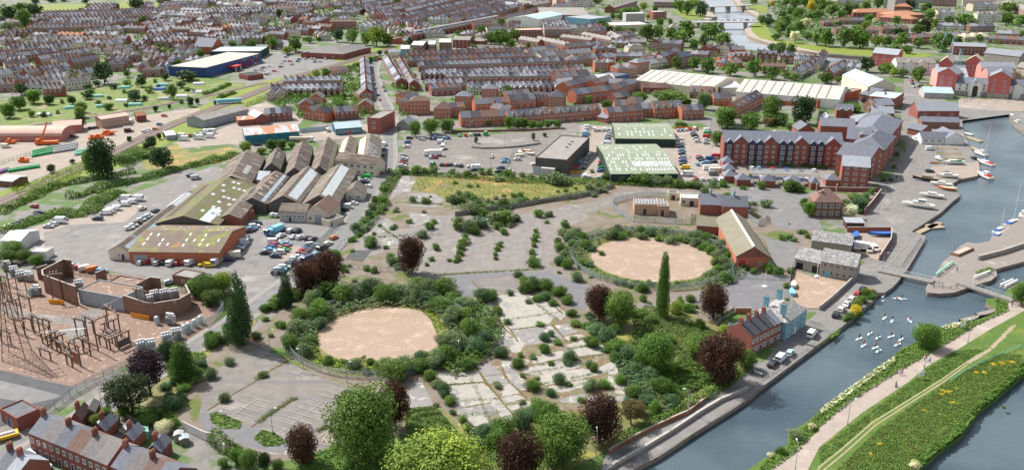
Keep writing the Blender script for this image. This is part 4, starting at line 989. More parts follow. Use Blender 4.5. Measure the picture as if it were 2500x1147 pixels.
A_('slab_base','M 790 610 1070 586 1340 690 1500 800 1650 970 1870 1100 S 60 160 200 300 330 400 340 490 0 530 R 1500 600 1100 690 600 760 470 690 250 262 255 232 760 140 880 100 M 940 1040 710 900','slab_moss',jit=.8)
for s,mt in(('M 800 620 1070 590 1330 700 1400 770 1300 885 940 932 850 860 790 800 860 750','slab'),('M 1230 670 1340 690 1480 800 1400 850 1330 760','slab'),('M 720 890 880 870 970 990 820 1020','slab'),
('M 590 740 760 680 800 740 700 790','slab'),('M 950 940 1310 890 1430 1010 1180 1070 1010 1090','slab_dark'),('M 1330 900 1480 880 1560 960 1420 1000','slab_dark'),('M 890 1030 1020 1000 1080 1080 1020 1147 960 1147','slab'),('M 800 1010 940 1010 1000 1080 860 1100','slab_dark'),
('M 1430 1005 1600 978 1645 1000 1480 1045','slab'),('M 1460 1085 1640 1028 1740 1060 1560 1112','slab'),('M 1570 1120 1800 1075 1850 1147 M 1600 1160','slab'),('R 860 120 1000 95 1130 110 1110 150 870 155','slab'),('R 1165 90 1300 50 1640 -10 1840 10 1860 45 1700 62 1400 100 1165 150','slab'),
('R 1060 190 1400 120 1640 130 1600 180 1500 205 1150 255 1080 235','slab'),('R 1180 270 1400 212 1750 190 1931 130 1931 200 1700 272 1280 352','slab'),('R 1300 370 1500 318 1750 290 1700 340 1500 412 1370 415','slab'),('R 1390 490 1600 430 1750 460 1700 520 1430 515','slab_dark'),
('S 0 128 50 150 40 232 -60 250 -100 160','slab'),('S -60 260 0 238 190 290 60 360 -60 380','slab'),('S 0 370 170 320 310 392 120 445 0 420','slab'),('S -60 480 130 430 340 420 340 470 0 500','slab_dark'),
('R 255 235 610 150 700 320 640 340 330 350','slab'),('R 640 175 760 145 870 235 690 272','slab_dark'),('R 870 150 940 150 1080 300 950 330','slab_dark'),('R 700 280 870 245 930 325 740 340','slab_dark'),('R 330 355 700 330 800 500 560 545 400 500','slab'),('R 390 510 560 500 570 540 440 575','slab_dark'),
('R 440 580 800 520 850 600 720 640 470 640','slab_dark'),('R 470 645 680 612 760 700 600 735','slab'),('R 690 340 760 380 1010 665 900 690 800 560','slab'),('R 850 470 1020 440 1090 480 900 520','slab'),('R 910 545 1030 525 1040 570 930 590','slab'),('R 870 370 960 330 1040 430 860 460','slab'),('R 960 330 1090 310 1130 390 1040 400','slab_dark'),('R 1040 520 1140 500 1160 560 1060 560','slab')):
 region('concrete_slab',s.replace(' M 1600 1160',''),mt,jit=.35)
A_('concrete_slab','H 0 640 70 630 0 760 -60 750 G 1780 830 1900 590 1978 590','slab_dark');A_('concrete_slab','H 0 870 300 870 260 900 0 890','slab_dark')
A_('concrete_slab','H -10 770 100 760 230 760 330 820 300 860 200 860 0 850','slab_dark')
for i,s in enumerate(('G 1560 1080 1750 1000 1850 1060 1700 1147','L 1480 60 1640 -60 1700 20 1560 120','L 1640 120 1700 60 1850 60 1860 130 1700 160','H 0 950 180 960 200 1060 0 1090')):A_('concrete_slab',s,'slab_dark',jit=.3)
for s in('M 860 870 940 935 1310 888','M 580 480 700 605','M 300 425 620 400','M 940 932 1010 1050','M 1330 890 1440 1010','M 800 680 860 750 830 860 960 990','R 610 160 660 230 720 320 950 600 1000 660','R 870 190 950 330 1110 470','R 300 350 690 320','Q 20 590 270 430 450 330 600 220 780 120','Q 440 740 500 700 700 560 880 470','Q 1060 780 1160 730','M 1330 700 1430 790'):
 m=MB();ZL[0]+=.0013;P=dense(qw(s),4);strip_mb(m,P,[random.uniform(.3,.9)for _ in P],.03+ZL[0],'moss_joint');struct(m.obj('mossy_joint'))
for s in('Q 100 620 330 480 560 330 760 200','Q 640 780 1000 540 1350 370'):pass
def disc(name,c,r,mat,world=True,jit=.5):
 return region(name,[Vector((c.x+r*math.cos(t*2*math.pi/48),c.y+r*math.sin(t*2*math.pi/48),0))for t in range(48)],mat,world=True,jit=jit)
C1=W(933,815);C1.y+=0;C2=W(1592,632)
disc('grass_ring',C1,27,'waste_green');disc('gravel_circle',C1,19.0,'gravel_pink',jit=.9);disc('grass_ring',C2,29,'waste_green');disc('gravel_circle',C2,22.2,'gravel_pink',jit=1.1)
for c_,r_ in((C1,17),(C2,20)):
 for k in range(6):
  a0=random.uniform(0,6.28);rr=random.uniform(8,22);ox=random.uniform(-8,8);oy=random.uniform(-8,8);m=MB();ZL[0]+=.0013
  P=[Vector((c_.x+ox+rr*math.cos(a0+t*.09),c_.y+oy+rr*math.sin(a0+t*.09),0))for t in range(20)];P=[v for v in P if(v-Vector((c_.x,c_.y,0))).length<r_]
  if len(P)>3:strip_mb(m,P,.35,.03+ZL[0],'gravel_track');strip_mb(m,offs(P,1.5),.3,.03+ZL[0],'gravel_track');struct(m.obj('tyre_track'))
A_('grass_patch','Q 620 0 760 0 790 100 700 80 610 40','grass');A_('grass_patch','Q 40 620 120 600 350 700 330 760 180 760 60 700','grass',jit=.3);A_('grass_patch','Q 460 850 540 770 640 790 780 880 700 920 560 930','grass',jit=.3)
A_('grass_patch','Q 1150 950 1300 900 1931 900 R 0 580 250 560 440 770 0 900 R -100 1147 Q 800 1147 650 1080 900 1040','grass')
A_('grass_patch','N 550 550 700 480 1000 420 1080 480 900 560 550 580','waste_green');A_('grass_patch','R 470 100 640 0 710 60 600 140 300 190','grass_yellow')
A_('sheet_cover','L 1310 280 1380 200 1560 195 1470 300','asphalt_dark')
A_('forecourt','N 1640 620 1660 380 1912 470 O 0 440 260 490 0 740 N 1750 740','gravel_pink')
RD=road('road','Z 935 128 912 170 922 215 940 255 955 290 948 340 948 395 925 440 885 490 858 545 800 610 735 668 660 722 610 760 470 850 390 900 300 955 235 1000 150 1060 60 1110',6.2)
road('road','Z 955 290 985 270 1010 292',5,pave=1.2)
road('road','B 1000 170 850 330 720 480 700 500',7)
def offs(P,d):
 L_,R_=strip_poly(P,abs(d)*2);return L_ if d>0 else R_
lines([offs(RD,2.7),offs(RD,-2.7)],.12,True,.27)
lines(['J 990 20 830 0' if False else 'J 940 300 985 520','J 840 380 830 430 740 440','J 935 575 690 810 600 910 595 950 700 1050 830 1147','J 950 590 700 830 615 920 612 950 720 1050 850 1147','J 415 975 490 1040','J 740 500 800 540 600 760 430 960'],.14)
lines(['J 615 940 915 1010 820 1080','J 760 975 695 1030','J 780 720 930 770','J 860 650 960 680','J 750 790 640 900','O 740 0 830 80 820 140 740 230 640 350 600 375','O 480 350 610 300 700 130','O 590 420 540 500 460 540','O 1380 150 1560 170 1690 140 1740 110','O 1750 100 1810 70'],.14)
lines(['J 850 690 1000 740 880 700 1010 750','J 830 700 900 730','J 900 705 1060 760'],.12)
for s,n in(('Q 690 810 1110 510',7),('Q 240 650 500 480',4)):bays2(s,n,4.8,.13)
bays('Q 1120 500 1330 360',4,4.6,.13,1);bays('Q 1180 465 1330 360',3,4.6,.13,-1);bays2('Q 870 250 925 215',1,5);bays2('Q 510 100 590 50',1,5)
lines(['Q 1040 860 1190 770','Q 1100 890 1170 790','Q 1070 900 1220 920 1200 850','Q 1120 840 1160 900','Q 1050 900 1040 860'],.16,True)
bays('H 820 240 1500 150',13,4.8);bays('H 750 290 900 270',3,4.8);
lines(['H 350 410 640 395 630 430 350 425','H 410 445 600 470 640 410','H 420 460 590 430','H 440 470 610 440','H 300 365 560 355','H 480 295 530 300'],.14,True)
bays('B 560 680 900 580',16,4.5);bays('B 480 760 900 640',18,4.5);bays('B 620 600 1000 600',14,4.5);bays('G 930 180 1160 160',7,4.6);bays('I 960 190 1290 190',10,4.8)
# railways
def railway(s,tracks,w,elev=.15):
 P=dense(qw(s),15);m=MB();strip_mb(m,P,w,elev+.15,'ballast')
 L_,R_=strip_poly(P,w);L2,R2=strip_poly(P,w+1.6)
 for A1,B1 in((L_,L2),(R_,R2)):
  for i in range(len(P)-1):m.poly([(A1[i].x,A1[i].y,elev+.15),(A1[i+1].x,A1[i+1].y,elev+.15),(B1[i+1].x,B1[i+1].y,.0),(B1[i].x,B1[i].y,.0)],'ballast')
 struct(m.obj('railway_trackbed'))
 sl=MB();r=MB()
 for o in tracks:
  C_=offs(P,o)if o else P
  strip_mb(sl,C_,2.5,elev+.18,'sleepers')
  for k in(-.72,.72):strip_mb(r,offs(C_,k),.16,elev+.30,'rail_steel')
 struct(sl.obj('railway_sleepers'));struct(r.obj('railway_rails'))
gm('sleepers',(.17,.13,.115),(.12,.09,.08),1.5);flat('rail_steel',(.45,.36,.32),.4,.5)
railway('Z -40 512 0 494 210 402 291 366 394 316 488 278 600 236 664 209 753 178 829 157 917 130 960 118',(2.0,-2.0),8.5)
railway('Z -40 326 0 317 187 292 354 264 500 236 588 216 650 203',(0,),4.5)
struct(MARK.obj('road_markings'));struct(MARKY.obj('road_markings'))
# individual buildings
def shed(desc,where,pts,h,rh,roofm,wall,sky=(),z='e',roof='gy',win=None,doors=(),vent=0,**k):
 """pts at eaves: front left, front right, back right. sky: (side, u0, u1, v0, v1, mat[, n]) panels on a 'gy' roof, u across slope eave->ridge, v along"""
 root,w,d,h=bld('industrial_shed',desc,where,pts,10,h,rh,roof,wall,roofm,win=win,doors=doors,at=z,cat='shed',group=k.pop('group',None),**k)
 for s in sky:
  side,u0,u1,v0,v1,mt=s[:6];m=MB()
  def P(u,v):
   if roof in 'g':
    y=u*d/2 if side=='F' else d-u*d/2;return(v*w,y,h+rh*u+.16)
   x=u*w/2 if side=='L' else w-u*w/2;return(x,v*d,h+rh*u+.16)
  m.poly([P(u0,v0),P(u1,v0),P(u1,v1),P(u0,v1)],mt)
  m.obj('skylight',root)
 return root,w,d,h
def spots(side,u0,u1,v0,v1,nu,nv,prob=.6,su=.08,sv=.03,mt='skylight',seed=1):
 rr=random.Random(seed);out=[]
 for i in range(nu):
  for j in range(nv):
   if rr.random()<prob:
    u=u0+(u1-u0)*(i+rr.uniform(.4,.6))/nu;v=v0+(v1-v0)*(j+.5)/nv;out.append((side,u,min(1,u+su),v,v+sv,mt))
 return out
GS='sawtooth group of old industrial sheds'
# old foundry sheds (left centre): ridge front, ridge back, a point on the right eave
def shedr(desc,where,pts,h,rh,roofm,wall,sky=(),ext=0,**k):
 p=q(pts);r0=W(*p[0],h+rh);r1=W(*p[1],h+rh);e=W(*p[2],h);r0.z=r1.z=e.z=0
 d=(r1-r0);L_=d.length;d.normalize();n=Vector((d.y,-d.x,0));hw=abs((e-r0).dot(n));a=r0-n*hw-d*ext;b=r0+n*hw-d*ext
 r=bld('industrial_shed',desc,where,[a,b],L_+ext,h,rh,'gy',wall,roofm,cat='shed',group=GS,ov=.15,**k)[0]
 w=2*hw
 for side,u0,u1,v0,v1,mt in sky:
  m=MB();P=lambda u,v:((u if side=='L' else 2-u)*w/2,v*L_,h+rh*u+.14)
  m.poly([P(u0,v0),P(u1,v0),P(u1,v1),P(u0,v1)],mt);m.obj('skylight',r)
 return r
shedr('old gabled shed with dark brown roof, leftmost of back row','beside the hedge','G 255 590 415 340 450 662',4.2,4.2,'asbestos_dark','gable_timber',[('R',.55,.85,.55,.8,'asbestos'),('L',.7,.8,.1,.95,'asbestos')]+spots('R',.25,.5,.2,.5,1,6,.9,.25,.03))
shedr('small dark gabled shed with black boarded front','second in the back row','G 640 465 700 315 730 530',4.2,3.6,'asbestos','gable_timber',spots('R',.3,.6,.4,.8,1,3,1,.3,.04))
shedr('rusty brown gabled shed with long ridge','third in the back row','G 865 510 945 250 1000 500',4.2,4,'asbestos_dark','gable_timber',spots('R',.2,.8,.1,.9,3,3,.5,.06,.02))
shedr('brown streaked gabled shed with dark slats','fourth in the back row','G 1105 495 1190 215 1235 500',4.2,4.2,'asbestos_dark','gable_timber',[('R',0.02,.35,.0,.97,'metal_sand')])
shedr('brown gabled shed with pale cladding strips','fifth in the back row','G 1345 395 1405 205 1440 400',5,2.6,'asbestos_dark','render_cream',[('L',.0,.75,.0,1,'metal_beige'),('R',0,.35,0,1,'metal_sand')])
shedr('weathered gabled shed beside the road','at the right end of the back row','G 1570 400 1602 182 1692 415',5,3.4,'asbestos','render_cream',[('L',.0,.6,0,1,'metal_beige')]+spots('R',.2,.8,.1,.6,3,7,.6,.3,.02))
shedr('brown roofed shed with glazed roof strip','between mossy shed and long grey sheds','G 455 800 690 540 600 860',4,3,'asbestos_dark','gable_timber',[('R',.18,.42,.02,.98,'skylight_blue')]+spots('R',.5,.9,.1,.9,2,6,.5,.25,.03,'metal_beige'))
shedr('long grey gabled shed with pale glazed slope','left of the longest grey shed','G 755 780 1000 495 930 842',4.2,3.7,'asbestos','gable_timber',[('R',.25,.78,.05,.96,'skylight')])
shedr('longest grey gabled shed with pale glazed slope','behind the cream workshop','G 1100 780 1310 470 1290 864',4.2,4.2,'asbestos','gable_timber',[('R',.45,.92,.05,.97,'skylight')])
shedr('large mossy green gabled shed with white skylights','above the wide brick workshop','Z 447 527 557 432 536 547',4,3.8,'moss_roof','gable_timber',spots('R',.1,.9,.1,.95,5,7,.45,.1,.04)+[('R',.25,.55,.0,.28,'skylight'),('L',.3,.5,.1,.9,'wood_dark')])
shedr('narrow pale roofed lean-to shed with glass strip','left of the mossy shed','Z 287 599 462 466 313 614',3.4,2.2,'asbestos','render_cream',[('R',.1,.55,.02,.6,'skylight_blue'),('R',.0,.95,.72,.98,'metal_white'),('L',.0,.95,.74,.99,'metal_white')],win=dict(rows=1,cols=1,ww=1,wh=1,z0=1.4),doors=[('F',5.2,1,2.1,'navy_paint')])
shedr('long dark brick shed with grey lean-to roof','between mossy shed and brick yard store','G 230 960 480 690 300 1060',4,2.0,'asbestos','brick_dark')
shed('wide mossy-roofed brick workshop','facing the industrial yard','Z 314 614 534 617 583 552',4.5,3.0,'moss_tile','brick_orange',roof='g',sky=spots('F',.15,.85,.05,.95,3,10,.45,.13,.022)+spots('B',.2,.9,.05,.95,2,9,.5,.15,.022),doors=[('F',4,4.5,3.2,'metal_grey'),('F',8.5,1.2,2.2,'white_paint')],group=GS)
bld('office_building','white-fronted timber office under grey roof','by the cars below the long grey sheds','G 725 1030 985 1040',9,4.4,2.2,'g','render_grey','asbestos',win=dict(cols=6,ww=1.1,wh=1.5,z0=1.6),doors=[('F',4.5,1.2,2.1,'navy_paint')])
bld('workshop','cream rendered workshop with red tile roof and grey door','right of the timber office','G 990 1042 1208 1052',14,4.6,3.4,'gy','render_cream','tile_brown',win=dict(cols=2,ww=1.5,wh=1.6,z0=1.2,xs=[1.4,7.8]),doors=[('F',4.8,3.0,3.6,'metal_grey')])
bld('store_building','small flat cream store','right of the cream workshop','G 1205 1090 1345 1045',5,2.6,.01,'f','render_cream','felt',doors=[('F',1.2,.9,2,'rust')])
bld('store_building','flat dark brick store with mossy roof','beside the yard under the sheds','G 345 1040 485 1000',6,3.2,.01,'f','brick_dark','moss_tile')
bld('house','small cream detached house with dark roof','right of the longest grey shed','G 1350 832 1540 830',11,3.4,2.8,'gy','render_cream','asbestos',win=dict(cols=2,ww=1.2,wh=1.1,z0=1.3),doors=[],cat='house')
bld('office_building','cream two-storey office with black roof','at the road end of the sheds','G 1265 560 1655 603',9,6.2,3.2,'g','render_cream','asbestos_dark',win=dict(rows=2,cols=6,ww=2.0,wh=1.4,z0=1.0,dz=2.9,bars=3))
bld('store_building','grey flat-roofed link shed','between first and second back sheds','G 470 690 580 690',12,3.0,1.0,'m','render_grey','metal_grey')
# north yards
bld('industrial_unit','long teal metal shed with rusty roof','beside the hedge and tanker','G 397 290 918 246',15,5.2,2.4,'g','metal_teal','metal_rust',doors=[('L',5,3,3,'metal_grey')])
bld('industrial_unit','small teal metal shop with pale blue roof','beside the brick tower block','G 1268 200 1520 180',13,3.8,2.4,'g','metal_teal','metal_paleblue',win=dict(cols=5,ww=2.2,wh=1.3,z0=1.2,bars=2),doors=[('F',8,2,2.2,'red_paint')])
bld('office_building','brick tower office with pale flat roof','at the road corner by teal shop','G 1575 180 1700 188',22,9,.01,'f','brick','flat_roof',win=dict(rows=2,cols=1,ww=2,wh=1.3,z0=3,dz=3),winL=dict(rows=3,cols=6,ww=1.6,wh=1.3,z0=1,dz=2.8))
bld('industrial_unit','long grey metal warehouse with beige roof','beside the railway embankment','G 0 135 430 20',14,5,2.0,'g','metal_grey','flat_roof')
bld('industrial_unit','flat brick workshop with rust-red roof','behind the teal shed','G 325 110 500 95',10,3.5,1.2,'g','brick','metal_rust')
bld('industrial_unit','pale-roofed brick annexe','behind the teal shed beside rust-red roof','G 500 100 620 85',14,4.5,2.2,'gy','brick','metal_white')
# depot on the left
bld('industrial_unit','long pink barrel-roofed shed','at the left edge of the depot','F -60 262 600 262',16,3.4,3.6,'b','metal_pinkred','roof_pink')
bld('industrial_unit','brick-red shed with orange roof','behind the barrel-roofed shed','F 520 190 795 170',12,4.6,1.8,'g','metal_pinkred','roof_pink')
bld('office_building','two-storey pinkish brick office','beside the railway in the depot','F 990 135 1255 95',10,5.6,1.0,'g','brick_pale','roof_pink',win=dict(rows=2,cols=8,ww=1.1,wh=.9,z0=1.1,dz=2.6))
bld('store_building','small red brick signal hut','right of the pinkish office','F 1325 75 1420 65',7,4,1.8,'g','brick','tile_orange')
bld('store_building','low brown timber store','below the pinkish office','F 1200 175 1265 170',7,2.4,.6,'g','wood_dark','wood_grey')
bld('store_building','grey metal store','among vans in the depot yard','F 1610 250 1700 240',12,2.8,1,'g','metal_grey','metal_white')
bld('store_building','low brick hut with pale roof','at the left edge above the railway','F -20 690 130 705',9,3,1,'g','brick_brown','metal_white')
bld('store_building','white open-fronted metal shed','beside the beige concrete apron','K 30 190 205 195',12,3.8,1.6,'g','metal_white','metal_white')
bld('shipping_container','white rust-topped container cabin','behind the open-fronted metal shed','K 270 275 440 280',5,2.7,.01,'f','render_white','metal_rust',cat='container')
# retail park
r,w,d,h=bld('retail_warehouse','large blue retail warehouse with beige roof','beside the retail car park','Z 505 190 640 152',34,7.5,.01,'f','metal_blue','metal_beige')
m=MB()
for i in range(9):
 u=w*.58+i*w*.045;m.box(u,u+1.1,-.25,-.02,5.2,6.9,('red_paint','skyblue_paint','yellow_paint','green_paint','pink_paint')[i%5])
m.obj('sign_letters',r)
m=MB()
for i in range(8):u=w*.58+i*w*.05;m.box(u,u+.5,-.5,-.01,0,5,'red_paint')
m.obj('red_piers',r)
m=MB();m.box(w*.36,w*.48,-7,0,3.2,4.6,'red_paint');m.box(w*.37,w*.38,-6.9,-6.6,0,3.2,'white_paint');m.box(w*.46,w*.47,-6.9,-6.6,0,3.2,'white_paint');m.obj('entrance_porch',r)
bld('retail_warehouse','pale-blue roofed retail unit','behind the blue retail warehouse','B 540 570 625 520',45,6.5,.01,'f','metal_darkgreen','metal_paleblue')
r,w,d,h=bld('supermarket','brick supermarket with dark hipped roof','facing the retail car park','B 930 560 1340 580',38,5,4.5,'h','brick','tile_grey',win=dict(cols=3,ww=1.4,wh=1.6,z0=1.5,xs=[10,24,33]),gables=[(7.5,5)])
m=MB();m.box(6,9.5,-1.2,-.8,1.4,3,'red_paint');m.box(27,32,-.2,-.05,3.1,4.2,'red_paint');m.obj('shop_sign',r)
bld('supermarket_wing','long brick wing with grey roof','right of the supermarket','B 1360 565 1605 510',26,5,3.5,'h','brick','tile_grey')
bld('loading_bay','grey box with pale roof','against the supermarket wall by the railway','B 1340 560 1500 525',12,4,.01,'f','render_grey','flat_roof')
bld('walled_compound','brick garden store with green netting','in front of the retail car park','B 420 780 570 760',14,3.5,.01,'f','brick','metal_darkgreen')
# near the canal
shed('large pale-green roofed warehouse with dark green front','nearest the derelict site','Z 1491 425 1655 424 1653 352',4.6,2.2,'metal_green','metal_darkgreen',roof='g',sky=spots('F',.05,.95,.0,.98,5,22,.6,.13,.022)+[('F',.35,.6,.38,.96,'skylight')]+spots('B',.1,.9,.02,.96,4,18,.3,.12,.03))
shed('smaller pale-green roofed warehouse','behind the large pale-green warehouse','Z 1503 338 1649 340 1647 303',4.6,2.0,'metal_green','metal_darkgreen',roof='g',sky=spots('F',.1,.9,.02,.96,3,13,.5,.16,.03)+spots('B',.1,.9,.02,.96,3,13,.3,.16,.03))
r,w,d,h=bld('office_building','grey flat-roofed block with outside steel stair','between the car park and works yard','Z 1307 386 1384 392 1404 334',20,7.5,.01,'f','gable_timber','flat_roof',at='e')
m=MB();m.box(3.5,10.5,-3.2,-.1,0,3.6,'render_grey');m.obj('entrance_box',r)
m=MB()
for i in range(12):m.box(-.1+i*.3,.25+i*.3,-3.6,-2.6,3.4-i*.28,3.46-i*.28,'galv')
m.box(-.1,3.4,-3.6,-3.55,.2,4.4,'galv');m.obj('steel_stair',r)
m=MB()
for i in range(3):m.box(w*.55,w*.55+1,d*(.5+.12*i),d*(.5+.12*i)+1.2,h,h+.9,'grey_paint')
m.obj('roof_vents',r)
def flats(desc,where,pts,d,h,rh,bayn,**k):
 r,w,d,h=bld('apartment_block',desc,where,pts,d,h,rh,'g','brick','slate',gables=[(w_,7.2)for w_ in k.get('gb',())],cat='apartment block')
 for gx in k.get('gb',()):put_windows(r,'F',w,d,4,2,1.3,1.2,1.2,2.65,xs=[gx-1.7,gx+1.7]);
 for o in list(r.children):
  if o.name.startswith('window'):o.location.y=-.51
 for bx in k.get('bays',()):
  m=MB();m.box(bx-1.3,bx+1.3,-1.1,.0,.2,h+.3,'navy_paint')
  m.poly([(bx-1.3,-1.1,h+.3),(bx+1.3,-1.1,h+.3),(bx,-1.1,h+1.6)],'navy_paint')
  for s in(-1,1):
   P=[(bx+s*1.6,-1.4,h+.2),(bx,-1.4,h+1.75),(bx,3,h+1.75),(bx+s*1.6,.6,h+.2)];m.slab(P if s<0 else P[::-1],.1,'slate')
  b=m.obj('bay',r)
  for z in range(4):link('window',window_me(1.9,1.7,'white_paint','glass',2),r,(bx,-1.12,.5+z*2.75))
 return r,w,d,h
flats('long brick apartment block with gables and blue bays','above the cobbled court','Z 1764 401 2052 408',13,11.6,4.6,0,gb=[8.2,23,38,53.5],bays=[2.6,13.8,17.8,29,32.8,44,47.6])
r,w,d,h=bld('apartment_block','square brick apartment block with grey roof','beside the quay road nearest the boat yard','J 200 702 462 722',12,10.5,3.4,'g','brick','slate_light',win=dict(rows=4,cols=3,ww=1.7,wh=1.2,z0=.9,dz=2.7,bars=2),winR=dict(rows=3,cols=2,ww=2.2,wh=1.6,z0=2.2,dz=2.7,bars=2),cat='apartment block')
m=MB();[m.box(w,w+1.1,3+j*4.5,5.4+j*4.5,.4+k*2.7,1.4+k*2.7,'navy_paint')for j in range(2)for k in range(1,4)];m.obj('balconies',r)
for ds,pp,dd,hh,gg in(('brick apartment wing with steep gable','J 462 640 600 560',16,10.5,1),('brick apartment wing with hipped roof','J 600 540 712 400',16,10.5,1),('brick apartment wing with roof windows','J 640 430 780 240',20,11,1)):
 bld('apartment_block',ds,'along the quay road',pp,dd,hh,4.2,'gy' if 'gable' in ds else 'h','brick','slate',win=dict(rows=4,cols=2,ww=1.5,wh=1.3,z0=.9,dz=2.7),cat='apartment block')
bld('apartment_block','brick apartment centre with tower','between the long block and quay wings','J 240 430 470 450',18,11,4.5,'g','brick','slate',win=dict(rows=4,cols=3,ww=1.3,wh=1.2,z0=.9,dz=2.7),gables=[(9,7)],cat='apartment block')
bld('stair_tower','square brick stair tower','rising in front of the apartment centre','J 365 440 460 445',4.5,13.5,1.6,'h','brick','slate',cat='tower')
bld('apartment_block','long low slate-roofed apartment range','behind the long gabled block','J 0 240 330 255',12,8,3.4,'g','brick','slate',cat='apartment block')
bld('apartment_block','brick apartment range with skylights','at the north end by the quay road','J 340 230 770 240',15,9.5,4,'h','brick','slate_light',win=dict(rows=3,cols=5,ww=1.4,wh=1.3,z0=1,dz=2.8),cat='apartment block')
for i,s in enumerate(('I 1045 520 1150 520','I 1050 590 1165 590','I 1062 655 1178 655','I 1180 690 1312 690','I 1415 700 1552 705','I 1650 710 1795 715','I 1895 725 1978 727','J 60 690 200 695')):
 bld('bin_store','brick pavilion with pyramid slate roof and white vent','around the cobbled court',s,6.5,3.0,2.6,'h','brick','slate',cat='pavilion',group='brick pavilions round the cobbled court')
for i,s in enumerate(('I 1330 615 1978 625','I 1312 670 1415 672','I 1552 680 1650 682','I 1795 690 1895 695')):
 p=qw(s);r=empty('car_port',p[0],frame_of(*p)[1]);L_=(p[1]-p[0]).length;m=MB();dd=9 if i==0 else 5;n=int(L_/.9)
 for k in range(n):m.box(k*L_/n,k*L_/n+.12,0,dd,2.5,2.62,'galv')
 for k in range(6):m.box(0,L_,k*dd/5-.05,k*dd/5+.05,2.36,2.498,'galv')
 if i:m=MB();m.box(0,L_,0,dd,2.5,2.6,'solar')
 m.obj('roof_frame',r);m=MB()
 for k in range(5):
  for y in(0.1,dd-.1):m.box(k*L_/4-.08,k*L_/4+.08,y-.08,y+.08,0,2.36,'steel')
 m.obj('post',r);reg(r,'open steel pergola car port' if i==0 else 'dark flat car port','between the brick pavilions','car port')
 # long white-roofed factory and quay buildings
S_=dict(roof='g')
shed('long white-ribbed roof factory with cream front','behind the orange-tiled houses','D 195 775 930 858 1230 762',6.5,4.2,'fibre_white','render_cream',roof='g',sky=[('F',.02,.97,k/9+.05,k/9+.062,'asbestos')for k in range(8)])
shed('wide white-ribbed roof factory with red and white front','beside the tall dark conifer','D 1175 885 2170 965 2270 850',6.5,4.8,'fibre_white','render_white',roof='g',sky=[('F',.02,.97,k/11+.05,k/11+.06,'asbestos')for k in range(10)])
shed('short white-roofed factory link','between the two white-ribbed factories','D 1030 850 1240 845 1400 770',5.5,1.5,'metal_white','render_grey',roof='g')
r=bld('brick_plinth','low red brick factory annexe','along the foot of white-ribbed factory','D 1180 975 1760 1030',2.5,2.6,.01,'f','brick_orange','flat_roof',cat='annexe')[0]
r,w,d,h=bld('factory_front','brick factory end with grey fascia','at the right end of white-ribbed factory','E -20 1050 400 940',6,5.4,.01,'f','brick_orange','flat_roof',win=dict(cols=1,ww=4,wh=1.2,z0=2.6),cat='factory')
bld('old_malthouse','old cream gabled warehouse with long metal roof','left of the quay road by white factory','E 470 950 722 948',48,8.5,4.5,'gy','render_cream','metal_paleblue',win=dict(rows=1,cols=3,ww=1.6,wh=2,z0=3.5))
bld('old_malthouse','red brick flank with tall chimney','right of the cream gabled warehouse','E 715 1060 805 1000',18,7,.01,'f','brick','metal_paleblue',chim=[(.5,.5)])
bld('warehouse','grey modern warehouse with long blue-grey roof','between the quay road and cobbled quay','E 945 1147 1345 1147',13,5,4.5,'g','brick','slate_light',win=dict(rows=1,cols=3,ww=1.6,wh=1.4,z0=1.8))
bld('warehouse','low glass-roofed exhibition hall','behind the grey modern warehouse','E 1010 950 1290 960',17,4,2.8,'g','render_grey','metal_paleblue',cat='hall')
bld('boat_shed','long dark boat shed with ribbed rooflight','beside the basin above the boat yard','J 985 130 1350 140',9,4,2.2,'g','brick_brown','slate',win=None)
bld('boat_shed','small brick gabled boat store','against the quay road above boat yard','J 980 215 1080 195',9,3.6,2.4,'gy','brick','slate')
bld('boat_shed','black roofed boat club range','overlooking the rowing boats','J 985 285 1260 290',10,3.4,2.6,'g','render_white','slate',win=dict(cols=4,ww=2.2,wh=.9,z0=1.6))
bld('boat_shed','white gabled boat club building','right end of the boat club','J 1215 292 1395 292',16,3.6,3.2,'gy','render_white','slate')
for i,s in enumerate(('E 500 1000 730 960','E 505 1095 715 1085','E 510 1147 714 1147','J 505 60 715 65','J 470 110 715 112')):
 bld('house','grey slate-roofed brick cottage','in the stepped row left of the quay road',s,10,5,3.2,'g' if i%2 else 'gy','brick_brown','slate_light' if i%2 else 'slate',win=dict(rows=2,cols=3,z0=.9),chim=[(.1,.5)],cat='house',group='cottages in the stepped row left of the quay road')
bld('house','twin-gabled brick house','beside the dark trees near factory end','E 160 1140 320 1147',9,5,3,'g','brick','slate',win=dict(rows=1,cols=2,z0=1),gables=[(3,3),(7.6,3)],cat='house')
bld('house','brick gabled house with steep slate roof','beside the long apartment range','J 10 140 155 145',13,4.5,3.4,'gy','brick','slate_light',cat='house');bld('house','large gabled brick house with slate roof','above the twin gabled brick house','I 1770 215 1930 215',12,4,3.2,'gy','brick','slate',cat='house')
def quay(desc,s,d,h,rh,roof,wall,rm,**k):return bld('quayside_building',desc,'facing the cobbled quay',s,d,h,rh,roof,wall,rm,win=k.get('win',dict(rows=4,cols=3,ww=1.3,wh=1.5,z0=4,dz=3)),winL=k.get('winL'),cat='quayside building',base=k.get('base'),gables=k.get('gables',()))
quay('tall coral-red gabled warehouse flats, leftmost','E 1115 905 1300 925',16,15,4,'gy','render_coral','slate_light',win=dict(rows=3,cols=2,ww=1.5,wh=1.5,z0=5,dz=3.2),base=(3.6,'stone'),winL=dict(rows=4,cols=3,z0=3,dz=3))
r=quay('low cream quayside range with arched gateway','E 1300 925 1610 940',11,9,3.5,'g','render_white','slate',win=[dict(rows=2,cols=2,ww=1.4,wh=1.5,z0=4.4,dz=2.5,xs=[3,24]),dict(rows=2,cols=2,ww=1.4,wh=2.4,z0=4.2,dz=2.6,xs=[7.5,18.5],bars=2)],base=(3.6,'stone'),gables=[(13,8)])
